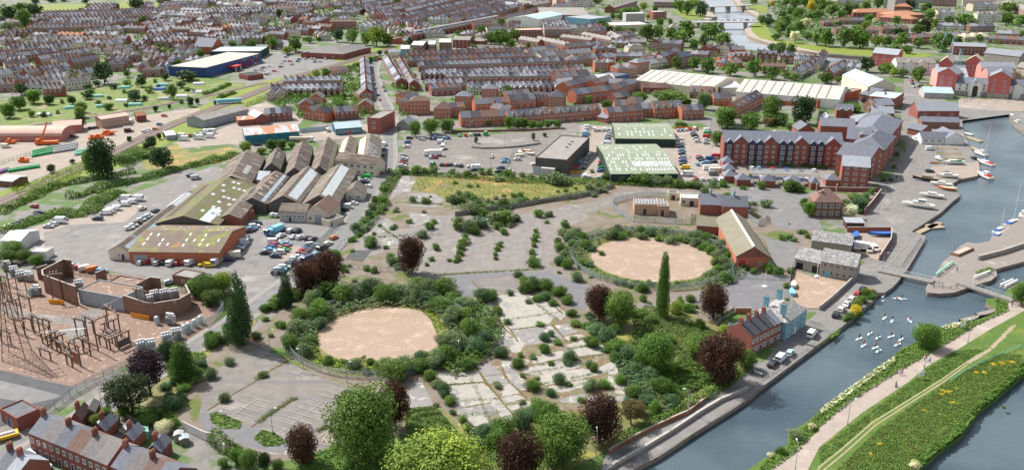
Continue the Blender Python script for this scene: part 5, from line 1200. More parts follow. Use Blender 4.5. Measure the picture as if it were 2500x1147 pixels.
m=MB();m.box(11.3,14.7,-.56,-.51,0,6.2,'wood_dark');m.tube((13,-.5,6.2),(13,-.56,6.2),1.7,1.7,'wood_dark',14);m.obj('archway',r[0]);m=MB();m.tube((13,-.5,10),(13,-.62,10),1.0,1.0,'steel',12);m.obj('round_window',r[0])
quay('tall coral-red gabled warehouse flats, right','E 1610 945 1820 962',16,15,4,'gy','render_coral','slate_light',win=dict(rows=3,cols=2,ww=1.5,wh=1.5,z0=5,dz=3.2),base=(3.6,'stone'))
quay('cream quayside range at the right edge','E 1820 950 2060 965',11,9,3.5,'g','render_white','slate',gables=[(5,5)],base=(3.6,'stone'),win=dict(rows=2,cols=4,z0=4.3,dz=2.6))
for ds,s,d,h,rh,rf,wl,rm in(('salmon flank of coral flats','E 1065 820 1120 900',20,12,4,'gy','render_salmon','slate_light'),('rear coral gabled flats','E 1135 760 1262 770',12,13,4,'gy','render_coral','metal_beige'),('rear coral gabled flats beyond','E 1400 740 1545 752',12,13,4,'gy','render_coral','metal_beige'),
('long salmon pink flats','E 1550 770 1880 775',11,9,4,'g','render_salmon','slate_light'),('salmon gabled link','E 1540 830 1610 850',20,11,4,'gy','render_salmon','slate_light'),('cream flats at right edge','E 1885 760 2100 790',12,9,3.5,'g','render_cream','flat_roof'),
('coral flats with blue-grey roof','E 500 635 740 660',12,11,4,'g','render_coral','slate_light'),('long white flats with small gables','E 735 720 1110 725',12,9.5,3.5,'g','render_white','flat_roof')):
 bld('flats',ds,'behind the cobbled quay',s,d,h,rh,rf,wl,rm,win=dict(rows=3,cols=3 if d>11.5 else 7,ww=1.3,wh=1.4,z0=2,dz=3),cat='flats',gables=[(10,6),(20,6)]if 'small gables' in ds else())
bld('warehouse','old stone riverside warehouse','at the right edge beyond the river','E 1580 600 1920 640',14,8,4,'g','stone','slate_light',win=dict(rows=2,cols=5,ww=1.6,wh=1.4,z0=1.5,dz=3))
bld('warehouse','brick waterside offices with glass front','behind the blue footbridge masts','E 1290 530 1600 540',16,8,2.5,'g','brick','slate_light',win=dict(rows=2,cols=8,ww=1.4,wh=1.5,z0=1.5,dz=3))
# pump house corner of derelict site
bld('substation_building','low buff brick building with many roof vents','inside the oval steel fence','I 190 965 420 970',10,4.2,.01,'f','brick_pale','flat_roof',doors=[('F',4.4,1.6,2.6,'wood_dark')])
bld('substation_building','buff brick annexe with roof vents','right end inside the oval steel fence','I 415 980 525 982',9,4.2,.01,'f','brick_pale','flat_roof',doors=[('F',2,1.6,2.6,'wood_dark')])
bld('hut','small cream hut with black roof','behind the oval steel fence','I 518 822 610 826',4,3.0,.01,'f','render_cream','felt',doors=[('F',2.2,1.8,2.2,'wood_dark')])
bld('hut','cream flat-roofed substation hut','right of the small cream hut','I 636 880 830 888',7,3.4,.01,'f','render_cream','metal_white',doors=[('F',4.8,2,2.4,'wood_dark')],win=dict(cols=2,ww=1.6,wh=1.6,z0=1.1,xs=[1.4,8.2]))
for s,n in(('I 825 965 1030 972','left'),('I 1035 985 1285 990','right')):
 r,w,d,h=bld('retort_house',f'slate-roofed brick works building with blue cupola, {n} half','behind the L-shaped sand roof',s,10,4.6,3.2,'g','brick_dark','slate',cat='works building')
 m=MB();m.box(w/2-.45,w/2+.45,4.5,5.5,h+3,h+4.5,'render_blue');m.lathe([(.7,0),(.02,1.3)],'render_blue',6,(w/2,5,h+4.5));m.obj('cupola',r)
bld('works_building','long low sand-coloured roof range','running left from the red garage','I 790 1147 1110 1170',12,3.4,1.8,'g','brick_dark','metal_sand')
r,w,d,h=bld('works_building','red brick garage with sand-coloured gable roof','beside the far gravel circle','N 1130 365 1435 370',42,4.8,3.6,'gy','brick_orange','metal_sand',win=dict(cols=1,ww=1.3,wh=1.2,z0=1.4,xs=[8.6]),doors=[('F',2.2,2.9,3.2,'red_paint')],ov=.4)
m=MB();m.poly([(-.1,-.06,4.4),(w+.1,-.06,4.4),(w/2,-.06,8.3)],'brick_dark');m.obj('gable_cladding',r)
m=MB();m.box(w/2-.35,w/2+.35,0,d,h+3.45,h+3.95,'white_paint');m.obj('ridge_vent',r)
bld('gate_house','old stone and brick house with hipped brown roof','beside the white blossom tree','J -60 985 215 990',10,6.4,4.6,'h','brick_brown','tile_brown',win=dict(rows=2,cols=4,ww=1.4,wh=1.6,z0=.8,dz=3.2),chim=[(.15,.5),(.85,.5)],cat='house')
bld('stone_building','grey stone boathouse with mottled slate roof and blue porch','facing the gravel yard','O 0 430 330 490',9,5.6,3.2,'g','stone','stone_slate',win=dict(rows=2,cols=5,ww=1.2,wh=1.3,z0=.9,dz=2.8),winR=dict(rows=2,cols=3,z0=.9),doors=[('F',2.6,1.2,2.2,'teal_paint')],frame='render_grey')
bld('stone_building','lower stone stable range with dark doors','left of the grey stone boathouse','N 1680 365 1912 415',9,4.0,3.0,'g','stone','stone_slate',doors=[('F',1.8,2.6,2.6,'black_paint'),('F',7.4,2.8,2.6,'black_paint')])
bld('stone_building','rear slate-roofed stone range','behind the grey stone boathouse','O -80 200 290 250',8,4.4,2.6,'g','stone','stone_slate')
bld('open_shed','dark lean-to shelter with grey roof','on the brick yard wall','J 258 1100 430 1105',5,2.6,.5,'m','wood_dark','metal_grey')
r,w,d,h=bld('pub','pale blue pub with lichen-spotted slate roof and tall chimneys','beside the canal road','N 1588 1038 1780 900',10,5.8,3.0,'h','render_blue','stone_slate',win=dict(rows=2,cols=4,ww=1.2,wh=1.5,z0=.8,dz=2.9),doors=[('F',6.5,1.2,2.3,'white_paint')],chim=[(.25,.85),(.1,.2),(.8,.8)],cat='pub',frame='white_paint')
for o in r.children:
 if o.name.startswith('chimney'):o.material_slots[0].link='OBJECT';o.material_slots[0].material=MATS['render_blue'];o.scale=(1.3,1.2,1.15)
P0=qw('N 1268 1180 1545 1035');ab=P0[1]-P0[0]
HROWS.append(dict(where='the brick terrace beside the pale blue pub',p=q('N 1268 1175 1545 1032'),n=4,d=8.5,h=5.8,rh=2.8,kind='g',wall='brick',roof='slate',front='win',chim=1,desc='red brick terraced cottage with white trim',out=0,st=1,dorm=0,at='g',gab=0))
# substation lower left
def wallbox(desc,where,s,h,mat='brick_brown',th=.35):return fence(desc,where,s,h,'wall',mat=mat,name='blast_wall',cat='wall',th=th)
wallbox('tall brown brick enclosure wall, left bay','in the substation','K 735 705 430 590 425 545 620 440 690 450',6.5)
wallbox('tall brown brick enclosure wall, right bay','in the substation','K 1170 760 1380 830 1450 840 1690 800 1790 740 1750 660',5.5)
wallbox('short brown brick blast wall','left edge of the left bay','K 360 470 460 440',4.5);wallbox('short brown brick blast wall','behind the grey control building','K 910 520 1000 480',4.5)
wallbox('short brown brick blast wall','right of the grey control building','K 1170 600 1300 570',4.5);wallbox('stepped brown brick blast wall','behind the right bay','K 1345 590 1420 560 1510 570',4.5)
bld('control_building','flat-roofed control building with grey metal wall','between the brown brick bays','K 750 690 1165 765',9,4.6,.01,'f','metal_grey','gravel_tan')
bld('control_building','flat-roofed block behind grey metal wall','behind the control building','K 1020 610 1270 650',6,4.4,.01,'f','brick_brown','gravel_tan')
bld('brick_hut','small square brick hut with flat roof','by the yard and the parked silver car','K 1618 510 1815 545',6,3.2,.01,'f','brick_brown','flat_roof',win=dict(cols=1,ww=1.2,wh=1,z0=1.4),frame='render_cream')
bld('garage','dark flat-roofed brick garage','at the lower left beside yellow skip','P 180 785 395 690',8,3.4,.01,'f','brick','felt',doors=[('L',4,2,2.3,'navy_paint')])
# garden sheds lower left
for ds,s,d,h,rh,wl,rm in(('mint green garden shed','P 1300 875 1410 850',2.4,1.9,.6,'mint_paint','mint_paint'),('grey-blue garden shed','P 1200 830 1290 800',2.6,1.9,.6,'wood_grey','metal_grey'),('brown garden shed with felt roof','P 1000 735 1100 740',2,1.8,.5,'brick_orange','tile_grey'),
('pale grey garden shed','P 1645 890 1730 880',2,1.9,.4,'render_grey','render_grey'),('small glass greenhouse','P 945 780 1010 760',1.8,1.7,.4,'skylight','skylight_blue'),('glass-topped garden shed','P 1700 920 1790 900',2,1.6,.3,'wood_grey','skylight_blue'),
('brick outhouse with tiled roof','P 800 690 910 680',5,2.4,1.2,'brick_brown','tile_grey'),('black garden shed','S -100 -100 -60 -100',2,2,.5,'wood_dark','felt')):
 if 'black' in ds:continue
 bld('garden_shed',ds,'behind the terrace in the lower left corner',s,d,h,rh,'gy',wl,rm,cat='garden shed',ov=.1)
bld('leisure_hall','large cream-walled hall with grey-blue roof','behind the railway arch','C 990 250 1245 265',70,9,3,'gy','render_white','metal_paleblue')
bld('leisure_hall','huge flat pale-roofed hall','right of the cream-walled hall','C 1260 215 1740 215',110,8,.01,'f','brick','flat_roof');bld('leisure_hall','curved blue glass-fronted hall','beyond the river trees','C 1740 275 1940 250',40,10,.01,'f','glass_blue','metal_grey')
bld('office_building','flat white-roofed college block','behind the row of lime trees','D 0 310 330 300',30,7,.01,'f','render_cream','metal_white',win=dict(rows=2,cols=9,ww=1.4,wh=1.3,z0=1.5,dz=3));bld('office_building','upper storey white-roofed college block','on top behind the college block','D 110 225 290 222',16,11,.01,'f','render_grey','metal_white')
bld('office_building','brick and glass corner office with pale roof','beside the road near the bridge','D 375 190 500 185',14,9,.01,'f','brick','metal_white',win=dict(rows=3,cols=4,ww=1.6,wh=1.5,z0=1.5,dz=2.8))
for s,h in(('E 615 115 700 118',26),('E 720 125 820 120',22),('E 900 90 960 90',20)):
 bld('tower_block','pale tall block with vertical windows','at the top right skyline',s,20,h,.01,'f','render_grey','flat_roof',win=dict(rows=7,cols=6,ww=1.6,wh=1.8,z0=2,dz=3),cat='tower block')
for s,d,h in(('E 335 170 730 165',18,6),('E 570 210 900 235',16,5.5),('E 720 130 875 135',14,9),('E 690 200 1010 190',30,6)):
 bld('courtyard_block','brick courtyard building with orange tiled roof','among trees at upper right',s,d,h,4,'h','brick','tile_orange',win=dict(rows=2,cols=10,ww=1.3,wh=1.2,z0=1.2,dz=2.8),cat='courtyard block')
bld('office_building','four-storey brick block with pinkish flat roof','behind the round trees','C 1030 395 1285 390',16,10.5,.01,'f','brick','roof_pink',win=dict(rows=4,cols=8,ww=1.2,wh=1.3,z0=1.2,dz=2.5))
bld('apartment_block','brick flats with white balconies and flat roof','above the dark trees behind supermarket','B 1205 285 1455 282',14,8.5,.01,'f','brick','tile_brown',win=dict(rows=3,cols=9,ww=1.5,wh=1.4,z0=1,dz=2.7),cat='apartment block')
bld('chapel','orange brick hall with steep dark roof','beside the blue retail warehouse','B 80 530 190 505',20,7,7,'gy','brick_orange','slate',cat='chapel')
for ds,s,d,h,wl,rm in(('dark glass and brick flats with pale green bays','C 20 530 130 535',14,9,'brick_brown','metal_white'),('brown brick flats, pale roof','C 185 525 250 525',14,9,'brick_brown','metal_white'),('brown brick flats with teal panels','C 290 515 400 515',14,10,'brick_brown','metal_white'),
('curved brick flats with pale roof','C 420 465 580 470',16,8,'brick','flat_roof'),('small brick block, pale hipped roof','C 585 455 710 460',14,6,'brick','flat_roof'),('low brown hall with wide roof','C 560 510 920 520',16,4,'brick','tile_grey'),('teal-clad block','B 1895 560 1978 560',12,8,'teal_paint','metal_white'),('hipped cream block','B 1770 560 1890 560',12,5,'render_cream','slate_light')):
 bld('flats',ds,'above the long terraces near the viaduct',s,d,h,2.6,'h' if 'hip' in ds or 'hall' in ds else 'g',wl,rm,win=dict(rows=3 if h>7 else 1,cols=4,z0=1,dz=2.8),cat='flats')
 # rows of houses (nearest ones single, farthest massed)
RETAIL=qw('Z 480 215 520 120 940 90 960 120 760 200 600 240');ALLOT=qw('Z -40 330 -40 235 215 218 390 186 500 190 640 212 400 280')
row('the brick terrace in the lower left corner','P 265 800 1010 1105',6,8.5,5.6,2.8,at='e',roof='tile_grey',chim=2,desc='brick terraced house with tiled roof')
row('the terrace cut by the bottom edge','P 1040 1115 1560 1330',4,8.5,5.6,2.8,at='e',roof='tile_grey',chim=2,desc='brick terraced house with dark tiles')
row('the slate corner at bottom left','P -60 1130 130 1230',2,8,5.4,2.6,at='e',roof='slate')
row('the back additions behind the corner terrace','P 690 770 780 770',1,5,3.2,1.6,at='g',roof='tile_grey',kind='gy',chim=1);row('the back additions behind the corner terrace','P 900 870 1010 880',1,5,3.2,1.6,roof='slate',kind='gy');row('the back additions behind the corner terrace','P 1160 965 1270 975',1,5,3.2,1.6,roof='slate',kind='gy');row('the back additions behind the corner terrace','P 1400 1075 1530 1085',1,5,3.2,1.6,roof='tile_grey',kind='gy')
K=dict(roof='tile_grey',wall='brick_orange',chim=0)
row('the brick row above the round car-park trees','Z 1243 309 1467 290',10,9,5.6,3.2,dorm=1,**K)
row('the short brick row left of the car-park trees','H 500 125 795 110',3,9,5.6,3.2,**K);row('the brick pair right of short row','H 795 112 960 100',2,9,5.6,3.2,**K)
row('the plain brick row behind the dormer row','C 635 1095 960 1075',5,9,5.6,3.2,**K);row('the brick row in front of gabled pavilion','C 970 1055 1220 1035',4,9,5.6,3.2,**K)
row('the gabled brick pavilion row','C 1185 1020 1335 1030',2,9,5.6,3.2,dorm=2,**K);row('beside the gabled pavilion row','C 1335 1045 1490 1050',1,12,7.5,4,kind='h',**K)
row('the stepped brick row with pale canopies','C 1610 1010 1978 960',6,10,6.5,3.2,**K);row('the brick row beyond stepped row','C 1530 930 1830 850',6,10,6.5,3,**K)
for w_,s in(('at the road corner, left','C 0 1110 200 1105'),('second from the road corner','C 440 1055 590 1060'),('between rear gardens','C 697 980 840 982')):row(w_,s,1,11,8.6,2.6,kind='h',wall='brick_orange',roof='tile_grey',chim=0,desc='three-storey square brick house')
row('in front of the corner pavilions','C 232 1147 400 1147',1,13,6,4,kind='h',wall='brick_orange',roof='tile_grey',chim=0,desc='broad hipped brick house');row('beside the broad hipped brick house','C 400 1130 540 1120',2,9,5.6,2.6,**K)
row('the low brick range behind the gardens','C 930 985 1170 965',4,8,4.5,2.4,**K)
row('the brick row above the works yard','I -60 80 280 55',5,9,6,3,**K);row('the dormered brick row above works yard','D 385 1147 660 1130',4,10,6,4,dorm=1,**K);row('the tall brick pair above works yard','D 125 1115 270 1118',2,10,7.5,3.4,**K);row('the brick row left of works pair','D 0 1110 120 1110',2,9,6,3,**K);row('the brick row joining works rows','D 250 1135 390 1140',2,9,5.6,3,**K);row('the brick row by the silver car','D 650 1160 865 1150',4,9,5.6,3,**K)
row('the orange-ridged low row before the factory','D 270 905 620 905',5,9,4,3,roof='tile_brown',wall='brick',chim=0);row('the dormered row beside bright lime tree','D 725 950 945 960',3,10,4.5,3.6,dorm=1,roof='tile_brown',chim=0);row('the small brick row beside factory yard','D 955 1020 1130 1020',3,9,4.8,3,**K)
row('the slanted dormered row by the park','D 1190 1147 1430 1010',5,10,6,3.6,dorm=1,**K);row('the hipped row left of lime tree','D -60 870 205 880',4,9,5,2.8,**K);row('the tiny row behind the garden wall','C 1800 900 1978 840',3,9,6,3,**K)
out1=dict(out=1)
row('the brick terrace above the square houses','C 215 930 500 912',5,8,5.4,2.6,roof='tile_grey')
row('the gabled terrace with mixed white and brick backs','C 560 905 1000 900',8,8,5.4,2.6,out=1,wall='render_white');row('the gabled brick terrace backs beside the round lime tree','C 1000 905 1450 895',8,8,5.4,2.6,out=2)
row('the brick backs behind the white-gabled terrace','C 150 880 560 870',8,8,5.4,2.6);row('the slate terrace fronts second street','C 350 810 1450 800',20,7,5.4,2.6,wall='brick_dark')
row('the gabled brick terrace nearest the tarmac road','C 110 775 790 765',14,8,5.4,2.6,out=1);row('the white-gabled terrace','C 800 760 1250 745',9,8,5.4,2.6,out=2,wall='render_white');row('the pale blue terrace end','C 1250 745 1690 725',8,8,5.4,2.6,out=1,wall='render_white',roof='tile_grey')
row('the slate fronts behind the white-gabled terrace','C 90 700 1500 650',27,7,5.4,2.6)
row('the long brown-roofed brick terrace','C -20 650 1215 600',24,8,5.4,2.6,wall='brick_dark',roof='tile_grey');row('the slate row behind long terrace','C -20 590 1130 545',22,7,5.4,2.6,roof='tile_grey')
row('the cream and brick row right of long terrace','C 1270 605 1760 560',10,9,5.4,3,wall='render_cream',roof='slate_light');row('the hipped row with grey roofs','C 1530 508 1890 478',8,8,5,2.8,roof='slate_light',kind='g')
row('the pale-roofed terrace, lower','C 1210 430 1510 495',7,8,5.4,2.6,roof='flat_roof');row('the pale-roofed terrace, middle','C 1450 410 1750 445',7,8,5.4,2.6,roof='flat_roof');row('the pale-roofed terrace, upper','C 1650 385 1940 445',7,8,5.4,2.6,roof='flat_roof')
row('the far grey houses above long terrace','C 1150 555 1420 520',6,8,5,2.8,roof='slate_light',wall='render_white');row('the hipped brick group right of centre','C 1530 640 1700 640',2,10,5.5,3.4,kind='h');row('the brick group with buff band','C 1700 640 1978 620',5,9,6,3.2,wall='brick_orange');row('the brick pair beyond buff band','C 1840 690 1920 700',1,9,8,2.4,kind='h',wall='brick_orange',chim=0)
row('the brick house row at the right of terraces','C 1410 800 1740 775',6,9,5,2.8,roof='tile_grey');row('the tiled pair among gardens','C 890 800 1080 800',2,9,4,3.4,roof='tile_orange',kind='h');row('beside the tiled pair','C 1115 800 1300 795',2,9,4,3.4,roof='slate_light',kind='h',wall='render_white')
for i,(s,n,d,h,kd,wl,rf)in enumerate((('U 690 472 820 425',3,10,6,'g','brick_orange','tile_grey'),('U 640 620 722 604',1,8,3,'gy','brick','tile_brown'),('U 700 505 785 490',2,9,4,'g','brick','tile_grey'),('U 330 385 520 368',4,9,5,'g','brick','tile_grey'),('U 355 425 450 415',2,9,5.5,'g','brick_orange','slate'),('U 575 203 700 198',3,9,4.5,'h','brick','slate'),('U 690 167 772 163',2,9,5,'g','render_white','slate_light'),('U 772 208 872 203',2,10,6,'gy','render_cream','slate'),
('U 775 157 878 152',2,9,5,'g','brick','tile_brown'),('U 700 123 805 112',2,9,5.5,'g','brick','tile_grey'),('U 620 132 720 140',3,9,5,'g','render_cream','slate_light'),('U 540 92 640 86',3,9,5.5,'g','brick','tile_brown'),('U 405 282 520 276',2,10,5.5,'h','brick','tile_grey'),('U 570 313 655 311',2,9,7.5,'h','brick_orange','tile_brown'),('U 110 145 230 165',4,8,5,'g','brick','flat_roof'),('U 880 260 1000 250',3,9,5,'gy','brick','tile_grey'),
('U 1290 260 1400 290',3,9,4,'gy','brick_orange','tile_brown'),('U 1400 240 1530 245',4,9,4.5,'g','brick','tile_brown'),('U 1140 460 1275 470',3,9,4.5,'g','brick','tile_brown'),('U -60 580 50 600',2,9,5.6,'g','brick_orange','tile_grey'),('U 900 300 1010 285',2,10,5,'g','render_cream','slate_light'),('U 0 380 140 370',3,8,4,'h','brick','tile_orange'))):
 row(f'{ordn(i+1)} infill group of the brick quarter',s,n,d,h,2.8,kd,wl,rf,chim=1 if i%2 else 0)
bld('workshop','white metal workshop shed','among the brick houses left of white factory','U 575 402 692 396',16,5,3,'g','metal_white','metal_white');bld('workshop','bright blue-fronted workshop','right of the white metal workshop shed','U 695 385 772 368',18,5.5,.01,'f','metal_blue','felt')
row('the terrace facing the street, left side','B 1625 960 1590 640',24,8,5.4,2.6);row('the terrace facing the street, right side','B 1730 640 1850 860',16,8,5.4,2.6);row('the second terrace right of the street','B 1850 640 1978 880',16,7,5.4,2.6,roof='tile_grey')
row('the brick terrace below the railway','B 640 935 1335 925',12,8,5.4,2.6,out=1);row('the slate terrace against railway verge','B 770 855 1315 845',9,7,5.4,2.6)
for w_,s,n,k in(('beside the small car court','B 1010 1020 1145 1020',1,'gy'),('left of the small car court','B 900 1095 1050 1090',1,'gy'),('in front of small car court','B 960 1155 1160 1180',2,'gy'),('at the street end of the car court','B 1480 1092 1620 1092',1,'gy'),('at the end of street terrace','B 1495 985 1620 975',1,'gy')):row(w_,s,n,9,5,3.2,kind=k,roof='tile_grey',chim=0,wall='brick_orange',desc='modern brick gabled house')
row('the brick row above the teal shop','G 1265 60 1490 40',5,8,5,3,roof='tile_grey',chim=0);row('the brick row above the rusty-roofed shed','G 590 75 850 55',5,8,5,3,roof='slate',chim=0);row('the pink pair beside railway verge','B 600 980 770 975',2,8,5,2.4,kind='gy',wall='render_pink',chim=0)
row('the bungalow pair near verge','B 1225 740 1400 720',2,9,4,2.6,roof='tile_grey',wall='render_pink',chim=0)
row('the corner of the main street','B 1845 1010 1978 1040',2,10,5.5,3,kind='gy',wall='brick_orange',roof='tile_grey',chim=0);row('right of street, three storeys','B 1875 1100 1978 1105',1,10,8,2.6,kind='h',wall='brick_orange',chim=0,roof='tile_grey')
row('the stone gabled cottage by the car park corner','G 1855 140 1975 150',1,10,3,3,kind='gy',wall='stone',roof='slate',chim=0)
for w_,s,n,d,h,kd,wl,rf,ex in(
('the river-side brick terrace with gables','D 1370 590 1560 600',3,9,6.5,'g','brick','tile_grey',2),('the gabled pair near river','D 1600 615 1730 620',2,9,6.5,'g','brick','tile_grey',1),('the slate roofed terrace by the factory','D 1770 770 1978 660',8,8,5,'g','render_white','slate',0),('the white terrace far right of river','D 1730 630 1978 640',5,8,5,'g','render_white','slate',0),
('the brown-tiled bungalow court','D 1060 660 1240 640',3,10,4,'h','brick','tile_brown',0),('the long brown-tiled court','D 1420 690 1650 695',4,10,4,'g','brick','tile_brown',0),('the sloping brown-tiled court','D 1140 600 1340 590',4,10,4.5,'gy','brick_orange','tile_brown',0),
('the tall brick row by the river trees','D 825 540 1000 555',2,12,7,'gy','brick','tile_grey',0),('the cream gabled centre by the river','D 1000 550 1100 560',1,12,9,'gy','render_cream','tile_grey',0),('the brick end by the river','D 1110 560 1260 560',2,12,7,'g','brick','tile_grey',0),
('the pink gabled flats','D 330 490 455 500',1,12,8,'gy','brick','slate',0),('the long tiled flats','D 455 500 640 510',3,12,8,'g','brick','tile_grey',0),('the brick flats with solar roofs','D 640 660 740 640',1,12,9,'g','brick','solar',0),('the brick flats behind solar roof','D 740 590 900 600',3,10,6,'g','brick','slate_light',0),
('the lane of brick houses near round trees','D 480 620 640 560',3,10,6,'g','brick','tile_grey',0),('the gabled pair facing lane','D 345 650 510 640',2,10,5.5,'gy','brick','tile_grey',0),('the long dormered brick row','D 10 600 270 600',4,10,5,'g','brick','slate',0),('the yellow brick gabled house','D 140 530 295 525',1,10,6,'gy','render_cream','slate',0),
('the crescent of brick houses','D -40 460 140 470',3,9,5,'h','brick','slate_light',0),('the upper crescent','D 60 400 200 400',2,10,5.5,'g','brick','tile_grey',0),('beside upper crescent','D 150 460 310 460',2,10,5,'g','brick','flat_roof',0),('the buff corner houses','D 30 760 220 745',2,12,7.5,'h','brick_orange','tile_grey',0),('the buff tower corner','D 220 720 335 700',1,10,9,'h','brick_orange','slate',0),
('the white houses near the bridge','D 535 310 640 310',2,9,5,'gy','render_white','slate_light',0),('the brick shops behind the bridge trees','D 380 75 580 80',7,12,8,'g','brick','flat_roof',0),('the shops at top','D 0 130 220 60',6,14,7,'g','brick','flat_roof',0),
('the brown terrace near the quay cars','E 0 690 80 560',4,8,5,'g','render_white','tile_grey',0),('the chimneyed terrace by the quay','E 130 770 290 680',7,8,5,'g','brick_dark','slate',0),('the white row by the quay tree','E 220 700 385 715',4,9,5,'g','render_white','slate',0),
('the brown estate, front','E 160 335 280 335',2,10,5.5,'g','brick_brown','tile_brown',0),('the brown estate by dark cedar','E 610 330 860 330',4,10,5.5,'g','brick_brown','tile_brown',0),('the brown estate, middle','E 450 340 570 345',2,10,5.5,'g','brick','tile_brown',0),('the brown estate near oak','E 940 430 1095 430',2,11,7,'g','brick','tile_brown',0),
('the brown estate, left','E 40 260 150 260',2,10,5,'g','brick','tile_brown',0),('the brown estate, upper','E 190 240 435 240',4,10,5,'g','brick_brown','tile_brown',0),('the brown estate, low roofs','E 500 400 640 400',2,10,3.5,'h','brick','tile_brown',0),('the brown estate, right roofs','E 650 410 920 415',4,10,4.5,'g','brick','tile_brown',0),
('the cream roofs near the arch wall','E 1400 400 1640 390',3,14,4,'h','render_cream','metal_beige',0),('the brown courtyard near right oak','E 1130 370 1400 390',4,10,4,'g','brick','tile_brown',0),('the blue-grey roof pair at right','E 1710 370 1925 380',3,12,5,'g','brick','slate_light',0),('the dark modern row far right','E 1630 420 1978 440',6,11,5,'g','brick','tile_grey',0),
('the white street front far right','E 1520 215 1745 215',5,12,9,'h','render_white','slate_light',0),('the long slate mill at right','E 1450 310 1690 310',3,12,6,'g','brick_brown','slate',0),('the white stepped houses far right','E 1140 190 1300 190',4,12,9,'g','render_white','slate_light',0),('the crowded roofs right of centre','E 1120 290 1400 300',5,12,5,'g','render_white','slate_light',0),
('the roofs at the top right edge','E 1480 110 1720 100',6,12,8,'g','render_white','slate_light',0),('the top right brick front','E 1080 60 1310 70',6,12,10,'g','brick','slate',0),('the pale top right front','E 1380 60 1700 70',8,12,8,'g','render_cream','tile_brown',0),('the far right pinkish row','E 1750 80 1978 160',4,14,8,'g','brick','flat_roof',0),('the skyline row right','E 820 30 1100 30',8,12,10,'g','render_grey','slate',0),('the skyline row centre right','E 170 45 500 20',8,12,8,'g','render_white','slate_light',0)):
 row(w_,s,n,d,h,3,kd,wl,rf,chim=1 if n>2 else 0,gab=1 if ex else 0)
TA='A'
far=''' 390 205 1550 168 30 9 s W d;1560 168 1978 182 10 9 s c .;380 285 1130 272 18 8 s b .;1150 252 1340 250 5 8 t b .;1440 218 1560 215 2 9 s b g;1600 242 1850 250 6 8 s b .;1065 325 1150 330 1 7 s c y;1200 322 1400 330 5 8 t b .;1560 330 1690 330 2 9 s o g;1690 332 1900 335 5 9 f b .;1370 442 1480 440 2 9 s b g;1485 452 1670 452 4 9 s b d;1680 442 1870 445 3 9 s b g;1880 440 2000 442 3 9 t c g;75 378 165 375 2 7 t b .;165 372 320 368 3 7 t b g;260 425 380 425 2 8 t W y;395 420 550 415 3 8 t W .;580 430 880 440 5 9 t c .;915 480 1000 482 2 9 s W .;1060 485 1205 470 3 9 s c .;60 545 700 520 14 8 s c g;-20 640 200 622 8 8 s b .;180 612 565 560 11 8 s b .;110 662 290 642 4 8 l b h;405 642 660 602 7 8 l b .;640 602 880 560 7 8 l b .;-40 800 130 775 3 8 s W .;130 760 330 722 4 8 s c .;430 752 690 705 7 8 l b .;290 785 460 742 4 8 t b .;150 835 300 830 2 7 l b h;300 860 450 850 3 7 f W .;440 870 620 860 3 7 l W g;630 880 890 852 4 7 f c .;430 938 610 935 4 7 f b .;-20 895 150 890 3 8 t b .;250 915 430 912 3 8 t W g;1120 530 1295 522 2 8 t b h;1345 525 1505 532 2 8 t b h;1000 540 1100 542 1 7 t W h;1080 660 1250 655 2 8 t b h;1210 610 1380 590 2 8 t b h;1185 650 1290 640 2 8 t b h;1350 705 1460 695 1 8 t b h;1380 745 1555 742 2 8 t b h;1440 655 1560 645 2 8 t b h;1530 622 1645 602 2 8 t b h;1690 505 1790 512 2 8 t W h;1830 512 1990 512 3 8 t b h;850 535 970 530 2 7 t W y;890 340 1140 330 4 8 s W g;560 390 800 400 5 8 o b .;1080 640 1240 620 2 8 t b h;0 440 180 450 4 8 s c .;180 240 360 250 4 8 s b .;700 470 900 470 4 8 s c .;1430 320 1560 318 3 8 s W .;1900 240 1990 245 2 8 s W .;1560 100 1990 90 9 9 s b .;1350 110 1500 105 4 9 s b .;860 120 1100 115 6 9 s b .;330 210 400 215 2 8 t b g'''
farB=''' 110 75 290 100 5 9 s b .;-20 60 110 60 3 9 s b g;640 35 905 35 7 9 t b .;0 160 430 165 12 9 s b d;200 182 370 178 4 8 s c .;50 205 150 205 3 8 s W .;180 225 345 222 5 8 s s .;20 262 345 245 9 8 t b .;350 248 405 250 1 12 s W y;400 252 600 252 6 8 t s .;455 205 695 198 7 8 s W g;430 160 690 160 7 8 s b d;700 95 1035 98 9 10 t b .;1030 92 1115 92 2 8 t c .;830 235 885 222 1 9 s W y;740 215 830 235 2 9 s b g;-20 340 165 352 5 8 f b .;160 322 255 322 2 8 o o g;260 338 475 330 5 8 f b .;590 345 735 330 4 8 s b g;725 322 790 325 1 8 t W y;120 435 315 440 5 9 s W d;390 402 610 402 5 8 s b g;1150 90 1440 70 8 9 f W .;945 290 1065 292 2 12 t o h;1065 215 1170 200 3 8 s b g;1530 288 1775 290 4 9 s b g;1780 335 1905 330 3 8 f c h;1565 150 1830 115 10 9 s W .;1750 205 1990 185 7 9 s b g;1535 100 1830 60 10 9 s b .;1530 70 1900 20 12 9 s b .;1850 120 1990 100 5 9 s W .;440 30 640 20 6 9 s b g;870 150 1010 150 5 9 s b .;1180 190 1200 190 1 9 s b .;850 340 1000 350 4 8 t b .;1100 400 1220 395 2 9 f c h;1800 250 1990 235 6 8 s W g;640 480 760 470 1 8 s b .;1240 160 1450 165 6 8 s s .;1920 340 1990 350 2 8 f W .'''
